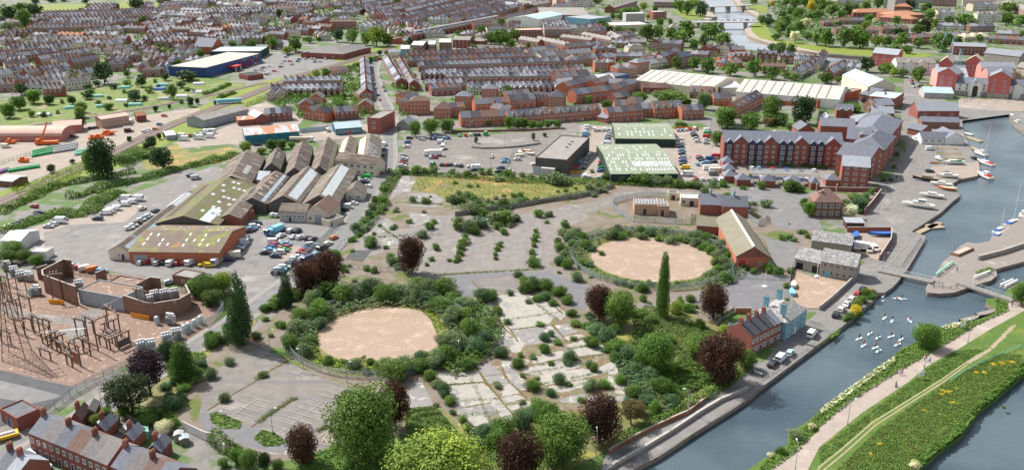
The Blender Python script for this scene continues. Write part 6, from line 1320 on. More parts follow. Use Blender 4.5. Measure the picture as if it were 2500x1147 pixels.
farC=''' -20 110 380 -10 24 9 s W .;-20 155 560 0 30 9 s b .;-20 200 780 10 42 9 s b .;120 215 780 45 36 8 t s .;260 235 800 95 30 8 s b .;420 235 935 95 26 8 t W .;560 245 1050 105 24 8 s b .;-20 270 120 265 4 8 s W g;80 330 300 325 4 9 t b h;180 235 360 240 5 8 s W g;-20 240 90 235 4 8 s b g;960 320 1080 320 4 9 s b g;750 330 950 320 7 9 t W g;1000 90 1150 110 5 9 s b g;900 75 1010 90 4 9 s W .;1030 60 1200 85 6 10 f b .;1180 120 1360 85 4 12 f b .;1300 345 1550 345 7 12 s s .;1550 350 1760 345 6 12 s c .;1480 70 1700 60 7 12 s b .;780 30 1000 20 7 9 s b .;1240 30 1480 30 8 12 s b .;830 20 950 10 4 9 s W .;690 400 800 380 3 8 f W h;1900 380 1990 430 3 9 f c .;-20 400 30 400 1 9 s b .;1750 350 1890 350 3 8 t o .'''
def parse_far(sheet,txt,nm):
 rr=random.Random(3)
 for i,t in enumerate(txt.split(';')):
  f=t.split();x0,y0,x1,y1=map(float,f[:4]);n=int(f[4]);d=float(f[5])
  wl={'W':'render_white','c':'render_cream','b':'brick','s':'stone','o':'brick_orange'}[f[7]];rf={'s':'slate','t':'tile_grey','l':'slate_light','f':'flat_roof','o':'tile_orange'}[f[6]];e=f[8]
  o=SH_[sheet];P=[(o[0]+x0/o[2],o[1]+y0/o[2]),(o[0]+x1/o[2],o[1]+y1/o[2])]
  row(f'{ordn(i+1)} far row, {nm}',P,n,d,5.6 if d<11 else 8.5,3.0,{'h':'h','y':'gy'}.get(e,'g'),wl,rf,gab=1 if e=='g' else 0,dorm=1 if e=='d' else 0,chim=1)
parse_far('A',far,'upper left town');parse_far('B',farB,'town above retail park');parse_far('C',farC,'town at top centre')
mids=[]
for r in HROWS:a,b=(W(*t)for t in r['p']);mids+=[a.lerp(b,k/6)for k in range(7)]
for r in list(HROWS):
 if ' far row' not in r['where']:continue
 a,b=(W(*t)for t in r['p']);n=(b-a).normalized();n=Vector((-n.y,n.x,0));rr=random.Random(len(mids))
 for k in(1,-1,2,-2):
  a2,b2=a+n*20*k,b+n*20*k;c=[a2.lerp(b2,t/4)for t in range(5)]
  if min((x-y).length for x in c for y in mids)<11 or any(inpoly(x.x,x.y,RETAIL)or inpoly(x.x,x.y,ALLOT)for x in c):continue
  d=dict(r);d['p']=[proj(a2),proj(b2)];d['wall']=rr.choice(('brick','render_white','render_cream','brick_dark'));d['roof']=rr.choice(('slate','slate_light','tile_grey','tile_brown'));d['where']='x';HROWS.append(d);mids+=c
build_rows(320)
# trees (foot x, foot y, crown width, height in picture points)
T=tree
T(592,838,96,190,'leaf_dark','cone','beside the substation lane','very tall dark green conical evergreen');T(702,748,54,95,'leaf_dark','cone','by the yard gate','smaller conical evergreen with ivy')
T(1616,775,44,168,'leaf_green','column','beside the far gravel circle','tall narrow leaning poplar')
for a in((752,722,78,88,'left of the copper pair by the road'),(802,708,82,100,'right of the copper pair by the road'),(1006,668,70,92,'on the old car park edge'),(1462,782,72,88,'behind bright green tree by patched road'),(1741,778,74,88,'behind the pub garden'),
(1756,932,120,120,'beside the brick cottages'),(1464,1080,108,122,'by the canal road wall'),(1268,1170,122,124,'at the bottom edge right of willow'),(740,1135,84,102,'on the lower car park edge'),(966,1045,78,122,'behind the huge round tree')):
 T(*a[:4],'leaf_copper','round',a[4],'copper beech')
T(368,965,108,128,'leaf_purple','open','over the transformers','dark purple-leaved tree');T(325,1015,130,112,'leaf_pine','open','beside the lane in the lower left','spreading dark pine');T(1512,795,82,88,'leaf_mid','round','by the patched road','bright green tree')
T(892,1118,184,184,'leaf_mid','round','in the lower middle','huge round green sycamore');T(1375,1135,140,135,'leaf_mid','round','between the copper beeches at bottom','yellow-green broad tree');T(1335,1062,72,86,'leaf_green','round','behind the yellow-green broad tree','darker green tree')
T(1070,1225,285,165,'leaf_lime','willow','at the bottom edge','large lime-green weeping willow');T(965,925,80,46,'leaf_mid','round','beside the near circle fence','low olive-green tree');T(1598,905,98,92,'leaf_green','round','in the overgrown plot','broad green tree')
T(448,925,84,98,'leaf_green','column','right of the purple tree','ivy-clad tree');T(412,890,50,60,'leaf_dark','round','left of the ivy-clad tree','small dark tree');T(1540,1035,76,66,'leaf_brown','open','by the canal road wall','half-bare grey tree');T(1820,900,58,48,'leaf_green','round','right of the big copper beech','low green tree')
T(1700,870,72,52,'leaf_mid','round','behind the big copper beech','low bright tree');T(2258,848,70,60,'leaf_green','round','on the bank by the paddleboarders','round bushy green tree');T(2492,745,50,58,'leaf_green','round','at the right edge by the second bridge','green tree')
T(2074,533,42,34,'leaf_blossom','round','beside the gate house','white blossom tree');T(2094,515,46,34,'leaf_blue','round','behind the blossom tree','grey-green tree');T(1975,528,34,36,'leaf_green','round','left of the gate house','green tree')
T(252,436,72,96,'leaf_dark','round','beside the main railway','tall dark two-lobed tree');T(228,428,50,62,'leaf_green','round','left of the tall dark railway tree','lower dark tree');T(398,413,62,52,'leaf_dark','round','above the long hedge','round dark green tree');T(190,765,4,6,'leaf_green','round','x')if False else None
trees('behind the yard hedge near substation','505 730 70 60 545 715 60 50 478 722 50 44 520 745 56 40',['leaf_mid','leaf_lime','leaf_green'])
trees('around the open metal shed','20 645 50 34 60 640 44 30 92 648 40 26 30 620 60 30',['leaf_green','leaf_mid'])
trees('in the lower left gardens','P 1180 650 130 110 1400 720 200 110 1560 800 180 130 1640 760 130 110 900 710 140 90 1480 640 150 80 1000 620 120 70',['leaf_green','leaf_green','leaf_blossom','leaf_mid','leaf_lime'])
trees('by the lower left car park wall','Q 300 1080 140 150 420 1147 180 200 570 1147 130 190 180 1110 120 80 690 1147 130 110',['leaf_green','leaf_mid','leaf_dark'])
trees('right of the apartments car park','I 990 300 145 140 1080 130 250 190 1300 150 220 150 1480 110 130 80 1700 150 120 70 1560 90 260 100',['leaf_mid','leaf_green','leaf_green','leaf_brown'])
trees('near the factory front','D 1500 1180 190 250 1820 1200 260 260 1080 1200 190 160 1330 1180 130 100 860 1060 150 150',['leaf_mid','leaf_dark','leaf_green','leaf_green','leaf_blue'])
trees('in the brick housing court','D 540 1040 380 160 240 1000 170 110 870 1000 170 100 700 1050 90 90 1590 1020 60 60 280 860 60 50',['leaf_mid','leaf_mid','leaf_lime','leaf_green'])
trees('in the line behind the white factory','D 600 665 125 120 765 685 135 125 905 705 185 145 1125 735 165 125 1345 740 155 150 1455 730 80 90 1525 770 155 130 1660 760 120 60 1740 780 130 70',['leaf_mid','leaf_green','leaf_green','leaf_mid','leaf_green','leaf_mid'])
trees('by the river bend','D 320 400 180 160 420 390 130 140 540 380 140 110 680 400 240 190 640 455 170 150 760 480 120 100 860 460 110 130 930 380 250 150 1050 430 200 110 270 370 120 110 150 340 140 70 40 330 120 70',['leaf_mid','leaf_green','leaf_mid','leaf_green'])
trees('on the island by the bridge','D 640 130 100 120 700 150 130 130 830 165 150 150 760 80 120 90 600 90 100 80',['leaf_green','leaf_green','leaf_blue','leaf_lime'])
trees('around the college block','D 445 255 90 80 540 245 60 60 320 190 60 50 120 150 220 70 60 190 140 50 280 110 90 80 390 115 70 60 200 130 120 60',['leaf_green','leaf_mid','leaf_lime'])
trees('on the right river bank','D 1560 390 110 60 1480 260 130 120 1420 240 90 90 1600 330 150 110 1700 380 150 120 1650 260 130 100 1740 420 120 110 1600 540 150 130 1520 500 110 80 1700 540 110 110 1860 390 110 80 1780 320 130 110 1950 440 110 110 1850 270 130 90',['leaf_green','leaf_blue','leaf_green','leaf_mid','leaf_green','leaf_green','leaf_blossom'])
trees('along the right river lawn','E 60 450 190 170 240 460 200 180 390 470 200 180 340 380 180 130 550 460 120 110 650 450 120 100 790 450 160 130 950 470 130 100 840 520 120 80 730 490 140 60',['leaf_green','leaf_mid','leaf_green','leaf_green','leaf_lime','leaf_green'])
trees('among the brown estate','E 20 330 70 60 180 270 120 60 440 290 100 80 540 240 80 60 600 260 70 50 760 330 120 60 940 350 140 100 1010 330 170 150 480 220 120 80 740 250 90 90 1100 290 100 110 1020 240 120 50 1330 440 100 90 1540 410 80 80',['leaf_green','leaf_mid','leaf_lime','leaf_blossom','leaf_grey','leaf_green','leaf_green','leaf_pine'])
trees('in the wooded slope at upper right','E 20 120 110 120 120 150 160 100 200 190 130 90 100 90 130 80 270 170 110 110 340 130 130 90 450 100 110 90 570 90 130 110 280 110 90 80',['leaf_green','leaf_mid','leaf_green','leaf_green','leaf_pine'])
trees('near the far right roofs','E 1190 500 250 180 1310 440 80 70 1400 290 230 150 1250 260 120 100 870 110 130 110 1040 120 130 90 1060 190 150 100 1830 130 200 100 1800 240 150 110 1940 260 160 110 1170 280 90 70 1950 370 80 70 1780 330 110 40',['leaf_green','leaf_mid','leaf_green','leaf_green','leaf_pine','leaf_mid'])
trees('beside the quay road cottages','E 450 700 170 140 650 710 180 100 720 740 110 90 800 750 120 80 960 800 110 160 930 760 100 100 980 870 80 50 1060 870 100 50 60 810 160 110 180 800 90 60 300 1080 230 80 450 1010 110 70 30 1147 110 80 400 1147 80 40',['leaf_dark','leaf_green','leaf_lime','leaf_mid','leaf_green','leaf_green','leaf_dark','leaf_lime','leaf_green','leaf_green','leaf_green','leaf_purple'])
trees('round the car park edge','H 60 215 130 150 210 190 170 150 370 170 170 130 960 130 110 110 1050 140 150 110 1110 130 90 90 1180 140 100 80 1250 140 100 70 1340 130 110 80 1430 130 100 80 760 110 80 50',['leaf_green','leaf_green','leaf_green','leaf_green','leaf_green','leaf_mid','leaf_mid'])
trees('among the works cars','H 640 275 50 60 1195 250 45 75 1305 215 50 40','leaf_grey');trees('among the terrace gardens','C 945 915 100 95 920 960 100 60 1115 770 130 55 240 640 110 40 40 770 80 60 70 850 60 40 1730 1010 95 85 1900 1060 120 90 1600 1020 40 30 100 540 30 20',['leaf_mid','leaf_mid','leaf_mid','leaf_green'])
trees('in the clump above long terraces','C 790 430 180 120 870 440 160 140 940 430 140 110 980 470 100 90 1010 400 120 110 620 505 90 80 680 500 70 70 745 510 70 60 1150 480 60 70 900 390 80 110 890 260 90 80 700 350 110 100 560 350 110 60 480 350 100 50 760 300 60 60',['leaf_mid','leaf_green','leaf_green','leaf_mid','leaf_mid'])
trees('around the leisure halls','C 1180 125 130 75 1860 290 130 90 1900 320 90 80 1950 320 70 70 1810 40 140 50 1960 190 60 60 1120 90 60 50',['leaf_dark','leaf_green','leaf_mid'])
trees('round the retail park','B 270 470 90 70 460 470 150 90 620 420 130 80 660 480 110 110 880 500 170 150 800 520 130 70 1010 420 110 60 720 180 80 90 960 400 60 40 1290 410 130 120 1430 420 150 140 1560 440 130 130 1660 450 200 180 1760 450 130 130 1890 400 100 80 1080 770 100 90 1170 750 110 90 1980 460 60 100',['leaf_green','leaf_green','leaf_lime','leaf_green','leaf_mid','leaf_lime','leaf_green','leaf_dark','leaf_green','leaf_dark'])
trees('in the upper town','B 530 160 60 50 1230 140 80 60 1310 130 90 70 1490 130 90 70 1530 150 80 60 1860 70 90 80 1460 60 40 60 30 410 110 60 1100 400 80 40 20 280 30 40',['leaf_green','leaf_lime','leaf_green','leaf_green','leaf_copper'])
trees('on the left town hillside','A 30 250 130 90 100 200 170 130 250 280 160 180 330 160 180 120 210 120 120 90 90 290 130 70 350 40 100 60 500 30 110 50 620 20 130 40 830 35 90 40 870 110 110 70 1000 110 110 60 1110 100 110 60 1320 110 150 130 1440 60 60 40 1600 40 180 60 780 120 50 40',['leaf_dark','leaf_dark','leaf_green','leaf_dark','leaf_green','leaf_grey'])
trees('among the left town houses','A 770 290 80 60 870 290 70 50 1020 260 80 60 490 300 50 40 340 320 80 60 600 370 110 60 790 360 60 60 900 410 80 90 1000 440 70 50 1060 400 90 60 10 550 50 60 920 570 60 50 840 630 120 60 1050 590 70 30 1170 550 80 40 1540 480 80 60 1590 520 90 50 1660 510 80 40 1800 540 60 50 1880 550 90 30 1940 560 90 80 1310 470 50 40 1390 240 90 80 1170 320 70 80 50 370 60 60 210 440 70 50 640 200 60 40 1700 190 60 40 1770 110 60 50 1250 480 50 30',['leaf_green','leaf_dark','leaf_green','leaf_mid','leaf_green','leaf_green','leaf_lime','leaf_grey','leaf_dark','leaf_lime'])
trees('along the allotments','A 1010 810 200 200 770 770 160 120 1640 680 110 80 1720 650 80 70 1790 660 90 70 1370 840 130 120 1230 750 80 70 210 920 120 110 330 1000 160 130 190 1060 170 130 100 1140 150 140 480 1010 120 90 700 1010 90 80 850 960 130 80 790 1090 120 100 780 1140 110 110 1310 980 170 110 1050 1060 110 60 940 840 90 60 670 750 60 50 860 860 90 50 1670 960 120 140 1220 1030 60 30 1810 780 250 100 1600 780 90 70 1550 720 90 40 310 1130 80 60 1750 850 110 60 40 1100 90 80',['leaf_dark','leaf_dark','leaf_dark','leaf_green','leaf_lime','leaf_dark','leaf_green','leaf_dark','leaf_green','leaf_green','leaf_green'])
trees('by the branch railway','A 1845 1030 80 90 1910 1010 50 60 1640 1050 40 40 1505 1080 60 55 F 0 0 0 0'.split(' F ')[0],'leaf_dark')
trees('on the railway slope','F 790 130 110 150 1420 330 90 60 1470 320 110 110 1540 240 50 60 1600 230 60 60 500 560 90 80 700 470 60 40 1250 260 60 50','leaf_dark');trees('beside the rusty-roofed shed','G 400 370 120 110 650 350 130 110 750 330 120 90 840 320 80 60 550 380 110 60 320 440 80 60',['leaf_lime','leaf_green','leaf_green','leaf_green'])
trees('on the verge beside the white shed','Z 700 232 26 22 675 238 24 20 730 225 24 20','leaf_green')if False else None
trees('by the main street','B 1830 620 60 40 1690 540 60 50 1760 530 70 40 1600 620 60 70 1310 1060 80 60 830 970 60 50 1340 960 80 60 1420 950 60 40 1220 1120 80 50',['leaf_green','leaf_dark','leaf_mid'])
# shrubs
G5=['leaf_grey','leaf_green','leaf_mid','leaf_grey','leaf_blue','leaf_green']
shrubs('on the ring of the near gravel circle, back','765 745 55 800 735 62 835 735 66 872 730 60 905 725 64 940 735 60 975 728 56 775 775 60 735 780 50 1010 735 60 1045 745 62 1075 755 56 1050 715 58 1085 715 60 1020 705 50',G5)
shrubs('on the ring of the near gravel circle, left','730 815 54 712 850 50 755 840 40 745 870 44 780 800 44 690 800 24 560 830 34',G5);shrubs('on the ring of the near gravel circle, right','1100 790 60 1130 780 56 1150 820 60 1120 850 62 1160 860 56 1095 880 60 1060 895 60 1025 905 54 1140 900 50 1085 850 50 1185 840 46 1110 740 50 1140 750 48',G5)
shrubs('on the ring of the near gravel circle, front','865 900 40 905 890 24 940 905 56 985 905 54 1030 885 50 800 888 30 895 912 28 840 885 20',G5)
shrubs('right of the near gravel circle','1180 735 50 1200 730 34 1245 720 18 1215 765 30 1240 790 22 1195 795 28 1225 870 38 1265 895 36 1300 875 22 1330 860 34 1390 880 44 1345 890 20 1440 895 28 1500 880 30 1475 858 20 1270 870 20 1545 905 36 1360 840 22',['leaf_blue','leaf_green','leaf_blue','leaf_mid'])
shrubs('among the pale concrete slabs','1215 945 28 1215 870 26 1300 950 44 1275 920 18 1365 935 36 1390 940 20 1440 950 40 1475 945 36 1450 905 26 1385 890 26 1345 965 28 1310 925 16 1275 985 22 1420 980 24 1400 830 18 1345 820 22 1330 830 34 1320 795 22 1290 740 18 1512 935 34 1545 965 40 1580 950 36',G5)
shrubs('left of the pale concrete slabs','1050 925 34 1070 945 36 1085 965 40 1100 985 34 1065 990 16 1105 1010 20 1130 1030 26 1145 1055 34 1045 905 24',['leaf_mid','leaf_grey','leaf_blue'])
shrubs('below the pale concrete slabs','1190 1075 60 1230 1060 64 1275 1045 60 1165 1070 50 1210 1090 60 1160 1095 50 1285 1020 50 1310 1000 44 1275 1020 22 1330 1020 50',['leaf_blue','leaf_green','leaf_blue'])
shrubs('between slabs and patched road','1280 690 28 1305 705 46 1335 710 44 1285 712 40 1365 720 40 1330 730 34 1385 740 34 1350 745 24 1310 735 24 1265 675 26 1395 770 30 1405 795 30 1430 800 28 1440 775 26',['leaf_green','leaf_blue','leaf_green','leaf_mid'])
shrubs('along the edge of overgrown plot','1455 815 52 1480 835 50 1500 855 56 1530 870 46 1560 880 40 1445 845 40 1575 905 44 1590 930 50 1620 960 60 1640 985 50 1575 985 40 1600 1010 46 1560 1010 40 1530 990 30',['leaf_blue','leaf_blue','leaf_green'])
shrubs('in the overgrown plot','1560 775 44 1590 790 44 1650 765 40 1680 760 34 1530 760 30 1570 735 24 1660 745 24 1685 735 26 1630 840 40 1555 820 36 1640 905 30 1500 810 34 1720 850 34 1745 850 40 1770 815 36 1710 800 30',['leaf_mid','leaf_green','leaf_lime','leaf_green'])
shrubs('in the first bush row of old car park','M 520 90 80 500 140 110 480 190 90 470 240 80 455 290 80 560 130 50 430 310 60 370 300 50 250 190 90 205 290 70 160 340 50',['leaf_mid','leaf_green'])
shrubs('in the second bush row of old car park','M 880 40 110 835 160 90 820 200 70 800 240 60 805 280 60 860 130 40',['leaf_green','leaf_mid']);shrubs('in the third bush row of old car park','M 1180 30 70 1180 70 80 1160 110 90 1160 160 80 1140 230 90 1145 270 70 1160 345 140',['leaf_mid','leaf_green','leaf_green','leaf_mid','leaf_mid','leaf_green','leaf_green'])
shrubs('at the top of the old car park','1030 580 30 1050 560 26 1120 560 40 1145 565 44 1175 555 44 1160 572 30 1210 545 46 1235 545 44 1215 560 30 1245 555 20 1260 540 24 1315 530 30 1340 528 24 1380 555 26 1335 545 16 1395 580 34 960 560 20 1000 545 22 1060 545 18',G5)
shrubs('left of the far gravel circle','M 1430 50 120 1380 130 100 1400 200 110 1470 210 90 1480 110 110 1520 160 90 1560 60 110 1620 110 120 1640 180 130 1440 260 100 1400 330 110 1470 360 120 1540 310 90 1590 250 60 1600 330 110 1680 350 90 1700 200 110 1790 240 60 1560 480 130 1590 370 70 1395 410 50 1690 450 50',G5)
shrubs('behind the far gravel circle','N -40 80 150 60 90 110 130 60 90 260 90 110 330 60 110 420 110 90 520 130 120 590 110 90 640 120 100 700 80 100 780 90 130 860 110 120 920 110 90 450 40 90 250 40 100 20 40 120',G5)
shrubs('right of the far gravel circle','N 760 160 120 840 190 120 900 230 110 960 260 130 1020 240 120 1070 280 110 1000 170 130 1060 200 90 940 330 110 1010 340 130 1050 390 110 960 400 110 900 430 100 1040 490 130 850 440 60 690 130 90',G5)
shrubs('in front of the far gravel circle','N 30 510 90 90 520 90 150 540 70 320 520 90 300 580 70 260 580 110 210 560 60 580 520 60 640 520 80 370 520 50 200 500 50',G5)
shrubs('by the patched road bend','N 610 660 60 620 700 50 710 670 90 590 740 60 700 740 70 760 730 60',['leaf_green','leaf_mid']);shrubs('around the red brick garage','N 1225 375 70 1295 410 90 1430 400 120 1530 430 130 1640 410 80 1600 540 70 1520 660 40 1610 660 40','leaf_green')
shrubs('below the green metal sheds','1500 440 30 1520 445 34 1545 448 34 1575 450 40 1600 452 36 1630 452 34 1655 458 30 1680 458 30 1700 460 30 1740 455 24 1765 455 24 1480 440 26 1720 480 34 1725 500 20 1775 488 26 1765 505 34 1840 500 20 1870 505 30 1825 510 24 1735 505 24',['leaf_grey','leaf_grey','leaf_mid','leaf_green'])
shrubs('by the palisade bend','1440 465 26 1460 458 24 1475 470 22 1450 480 22 1400 487 14 1360 450 50 1380 452 34 1345 447 36 1325 440 20','leaf_grey')
shrubs('in the yellow meadow strip','H 580 700 65 660 700 50 1510 745 70 1430 750 45 760 850 70 910 790 60 830 820 60 1000 800 70 1060 800 90 1220 850 90 1080 860 100 1130 840 60 1380 830 60 1600 720 50 900 880 110 980 910 80 800 880 90 880 930 60 1330 660 50 440 670 60',G5)
shrubs('at the meadow strip left end','H 430 860 120 500 850 110 380 840 90 480 780 80 560 810 110 620 830 100 620 960 150 710 980 120 700 920 100 600 900 110 660 870 90 140 860 90 30 840 90 180 850 70 80 690 20 140 950 60 200 800 40',G5)
shrubs('along the car park lower hedge','H 60 575 120 150 570 110 230 570 110 230 520 90 410 570 90 470 600 90 700 580 90 770 580 90 860 640 100 950 600 110 1090 600 80 1180 620 90 870 600 60 560 600 110 630 610 80 1000 620 80 1270 620 80 1760 560 60',['leaf_green','leaf_mid','leaf_grey'])
shrubs('along the main road right side','G 1830 600 110 1790 570 90 1930 570 120 1780 640 80 1740 680 90 1730 740 110 1770 700 70 1650 850 110 1710 860 100 1620 930 110 1590 990 110 1540 1060 130 1560 1120 90 1630 1000 90 1700 960 80 1730 920 80 1460 1130 120 1830 1090 80 1850 940 80 1690 1080 60 1740 880 60',G5)
shrubs('along the lane by the old car park','L 1380 110 90 1440 60 80 1550 160 160 1230 270 130 1170 230 80 1100 260 70 1690 180 60 1580 50 60 1380 210 50','leaf_green')
shrubs('around the tank cover','L 1510 380 90 1580 400 90 1760 330 120 1730 280 110 1800 300 90 1810 370 90 1290 380 90 1350 350 60 1400 490 55 1320 400 60',['leaf_green','leaf_green','leaf_grey'])
shrubs('beneath the copper pair','L 640 700 100 720 680 120 810 660 130 900 640 110 560 760 100 700 720 70 690 640 90 980 600 90 880 600 60','leaf_green');shrubs('along the upper patched road','L 1100 640 120 1070 680 110 1200 620 130 1290 620 130 1350 640 140 1480 600 130 1580 600 140 1660 640 120 1760 590 130 1830 590 110 1800 660 150 1900 700 90 1140 720 110 1020 760 110 920 790 80',G5)
shrubs('by the substation lane trees','P 1640 560 180 1700 500 150 1740 400 130 1600 480 120 1900 180 140 1820 250 140 1650 330 110 1560 380 120',['leaf_blue','leaf_blue','leaf_green']);shrubs('on the lower left car park','Q 190 500 120 235 150 110 60 280 130 550 270 100','leaf_grey')
shrubs('under the tall dark evergreen','L 250 1000 120 200 950 110 130 1060 160 60 1100 150 480 1020 110 560 760 90 570 850 80 690 905 80 50 1010 110 340 1080 90 620 1000 60',['leaf_mid','leaf_green'])
shrubs('in the quay corner by the gate house','J 250 880 100 380 900 160 400 860 130 440 820 110 340 830 120 380 950 110 500 770 80 690 640 60',['leaf_green','leaf_blue']);shrubs('beside the apartment entrances','J 60 520 60 10 520 60 190 590 60 170 540 60 160 680 90 620 640 80 540 720 90 720 520 60 750 400 70 100 660 40','leaf_mid')
shrubs('along the apartment front','I 1340 490 70 1420 485 60 1510 490 80 1570 490 60 1640 500 70 1710 505 70 1830 505 60 1900 515 70 1960 515 60 1290 530 40 1310 600 50 1240 720 80 1420 720 110 1700 740 170 1780 745 110','leaf_green')
shrubs('by the walled yard','I 1830 880 100 1870 920 120 1900 960 110 1690 1060 30 1780 1147 60 1850 1147 50 N 0 0 0'.split(' N ')[0],'leaf_green');shrubs('right of the walled yard','N 1560 100 80 1620 90 90 1670 110 80 1750 40 60 1800 80 70','leaf_green')
shrubs('on the canal bank by parked cars','O 430 620 110 480 640 100 400 680 110 350 730 110 330 790 120 280 830 110 370 800 90 240 850 80 500 590 70 450 570 60',['leaf_mid','leaf_green','leaf_green','leaf_lime','leaf_yellow','leaf_green','leaf_green','leaf_green','leaf_brown','leaf_yellow'])
shrubs('on the towpath bank','S 1710 840 160 1860 760 90 1560 990 100 1470 1020 80 T 0 0 0'.split(' T ')[0],['leaf_grey','leaf_blossom','leaf_green','leaf_blossom'])
shrubs('on the lower meadow bank','T 1170 410 70 1210 420 70 1150 440 50 1300 390 50 990 590 50 570 910 60 480 1000 70 900 1110 110 1560 240 60 1640 160 60 1720 150 60 1770 130 50 1820 140 60 1740 560 50 1600 480 60 1160 800 70 1250 520 70 1480 240 50 1280 330 40',['leaf_yellow','leaf_yellow','leaf_yellow','leaf_yellow','leaf_yellow','leaf_yellow','leaf_yellow','leaf_blossom','leaf_yellow','leaf_yellow','leaf_yellow','leaf_yellow','leaf_yellow','leaf_mid','leaf_mid','leaf_grey'],hf=.5)
shrubs('in the allotments','A 1130 1147 90 1450 900 90 1530 860 60 1600 900 70 1230 830 90 1100 860 80 880 900 90 600 1000 60 1400 970 70 1750 1000 60 1500 800 60 1880 900 60 1820 880 80 1200 900 60 1060 960 50 950 1000 70 560 1100 60 420 1130 70',['leaf_green','leaf_mid','leaf_dark'])
build_shrubs()
# hedges and ground cover
hedge('long dark hedge','above the industrial yard','F 920 720 1100 690 1330 640 1500 600 1700 540 1978 470 G 100 450 330 390',6,3.2,'leaf_green',60)
hedge('ragged hedge','between the track and main railway','F 0 960 150 880 300 820 480 720 620 680 860 640 1100 600 1300 560',5,3.4,'leaf_green',50);hedge('bramble bank','between the track and beige apron','F 560 980 700 970 850 960 900 870 1050 800 1180 760',10,3.0,'leaf_mid',120);hedge('low bush belt','behind the left parked cars','F 50 1147 250 1060 420 1000 560 960',7,2.6,'leaf_mid',70)
hedge('green hedge','along the track near the big tree','F 640 800 760 800 900 740 1000 760',5,3.0,'leaf_mid',60);hedge('overgrown bank','under the tall railway tree','F 1150 480 1250 440 1400 400 1450 420',12,4.0,'leaf_green',140)
hedge('hedge of garden shrubs','on the lower left boundary wall','Q 90 870 200 950 330 1010 480 1080',4,3.6,'leaf_mid',120);hedge('scrub hedge','on the verge beside the main railway','B 1300 690 1400 660 1560 620 1650 570 1700 560',6,3.0,'leaf_green',40);hedge('verge scrub','beside the branch railway','B 0 920 150 860 240 820',4,2.2,'leaf_green',30)
hedge('hedge','below the retail park on the verge','B 140 950 200 930 290 900',5,2.5,'leaf_mid',40);hedge('dark roadside hedge','below the yard gate','Z 660 760 690 735 720 715',3.5,2.5,'leaf_green',100);hedge('clipped hedge','beside the apartments court lawn','I 590 105 700 110',2.5,2,'leaf_mid',40)
hedge('green strip of weeds','in the lower left car park','Q 500 700 560 660 640 600 740 540 800 490 870 475',1.8,.7,'leaf_mid',90,name='weed_strip',leafs=.22);hedge('short green strip of weeds','beside the huge round tree','Q 1060 785 1110 755 1160 730',1.6,.7,'leaf_mid',90,name='weed_strip',leafs=.22);hedge('upper green tuft strip','in the lower left car park','Q 490 300 540 260 600 245',2.4,.9,'leaf_mid',90,name='weed_strip',leafs=.22)
hedge('ivy-covered hedge','along the canal road wall','S 0 900 150 830 330 730 520 650 640 580 760 520',3.5,2.4,'leaf_green',70);hedge('bank hedge','between copper beech and canal road','S 800 490 900 430 1050 330 1200 230',3.5,2.2,'leaf_green',70)
cover('bramble_cover','tangled bramble and nettles over the overgrown plot','N 300 700 500 800 750 860 900 950 1000 1080 S 1180 60 1000 300 760 400 560 560 330 500 300 250 100 180 60 0 N 200 1000 160 850 240 760',1.5,'leaf_green',20000,.42)
cover('bramble_cover','pale green nettles in the overgrown plot','S 330 200 700 100 1000 330 760 400 560 450 420 300',1.1,'leaf_mid',7000,.4)
cover('bramble_cover','green undergrowth under the lower trees','Q 1200 940 1350 880 1800 850 R 0 760 420 770 560 860 1200 800 1700 800 1400 1147 Q 900 1180 850 1060',1.2,'leaf_green',12000,.45);cover('bramble_cover','long bright grass beside the huge round tree','R -30 580 250 560 430 770 200 800 -40 760',1.0,'leaf_mid',6000,.35)
cover('bramble_cover','ivy and brambles round the lane trees','P 1100 600 1300 560 1560 560 1640 640 1720 730 1500 740 1300 690 1190 650',.9,'leaf_green',5000,.4);cover('bramble_cover','bright undergrowth beside the substation lane','P 1560 150 1700 60 1931 40 1931 300 1720 420 1600 300',1.3,'leaf_mid',5000,.4)
cover('bank_vegetation','rough grass and cow parsley on the canal bank','O 1740 690 1770 760 1500 880 1060 1147 T 780 200 300 500 0 740 S 1740 960 1480 1147 1300 1180 1440 1060 1640 930 1650 830 1800 740 T 0 600 200 450 370 330 540 200 650 130 780 10 O 930 1045 1100 935 1250 885 1500 850 1650 790 1650 700',.7,'leaf_mid',14000,.4,4)
cover('bank_vegetation','white cow parsley along the canal edge','T 10 590 210 440 380 320 550 190 700 100 720 130 560 240 400 360 230 490 20 630',1.1,'leaf_blossom',1500,.4,3);cover('bank_vegetation','white cow parsley near the bridge bend','O 1130 930 1250 890 1330 880 1300 920 1180 950',1.2,'leaf_blossom',300,.4,3)
cover('bank_vegetation','rough meadow between towpath and river','T 1900 60 1931 220 1830 310 1660 460 1490 600 1440 680 1320 830 1100 970 1000 1080 900 1200 100 1200 550 770 900 520 1180 330 1430 180 1650 60',.5,'leaf_mid',26000,.28,6)
cover('bank_vegetation','darker river-edge reeds','T 1931 130 1931 240 1830 320 1670 460 1490 600 1440 690 1320 830 1110 980 960 1130 900 1100 1060 950 1250 830 1350 700 1420 600 1600 450 1780 300',1.3,'leaf_green',9000,.5,5);cover('bank_vegetation','low grass between towpath and dirt track','T 0 950 420 640 870 320 1010 200 1310 20 1560 10 1370 130 1120 300 840 470 480 690 180 950 0 1090',.35,'leaf_mid',9000,.3,5)
cover('verge_vegetation','bright scrub on the railway embankment','Z 20 460 100 440 217 390 225 400 180 440 60 490',.9,'leaf_lime',3500,.6,5);cover('verge_vegetation','scrub along the retail park railway verge','Z 500 300 600 255 700 205 760 182 764 190 660 240 560 285 505 308',1.1,'leaf_lime',3000,.7,6);cover('verge_vegetation','green slope below the tall railway tree','F 1150 380 1300 320 1500 330 1460 400 1250 520 1140 500',1.2,'leaf_mid',3500,.6,5)
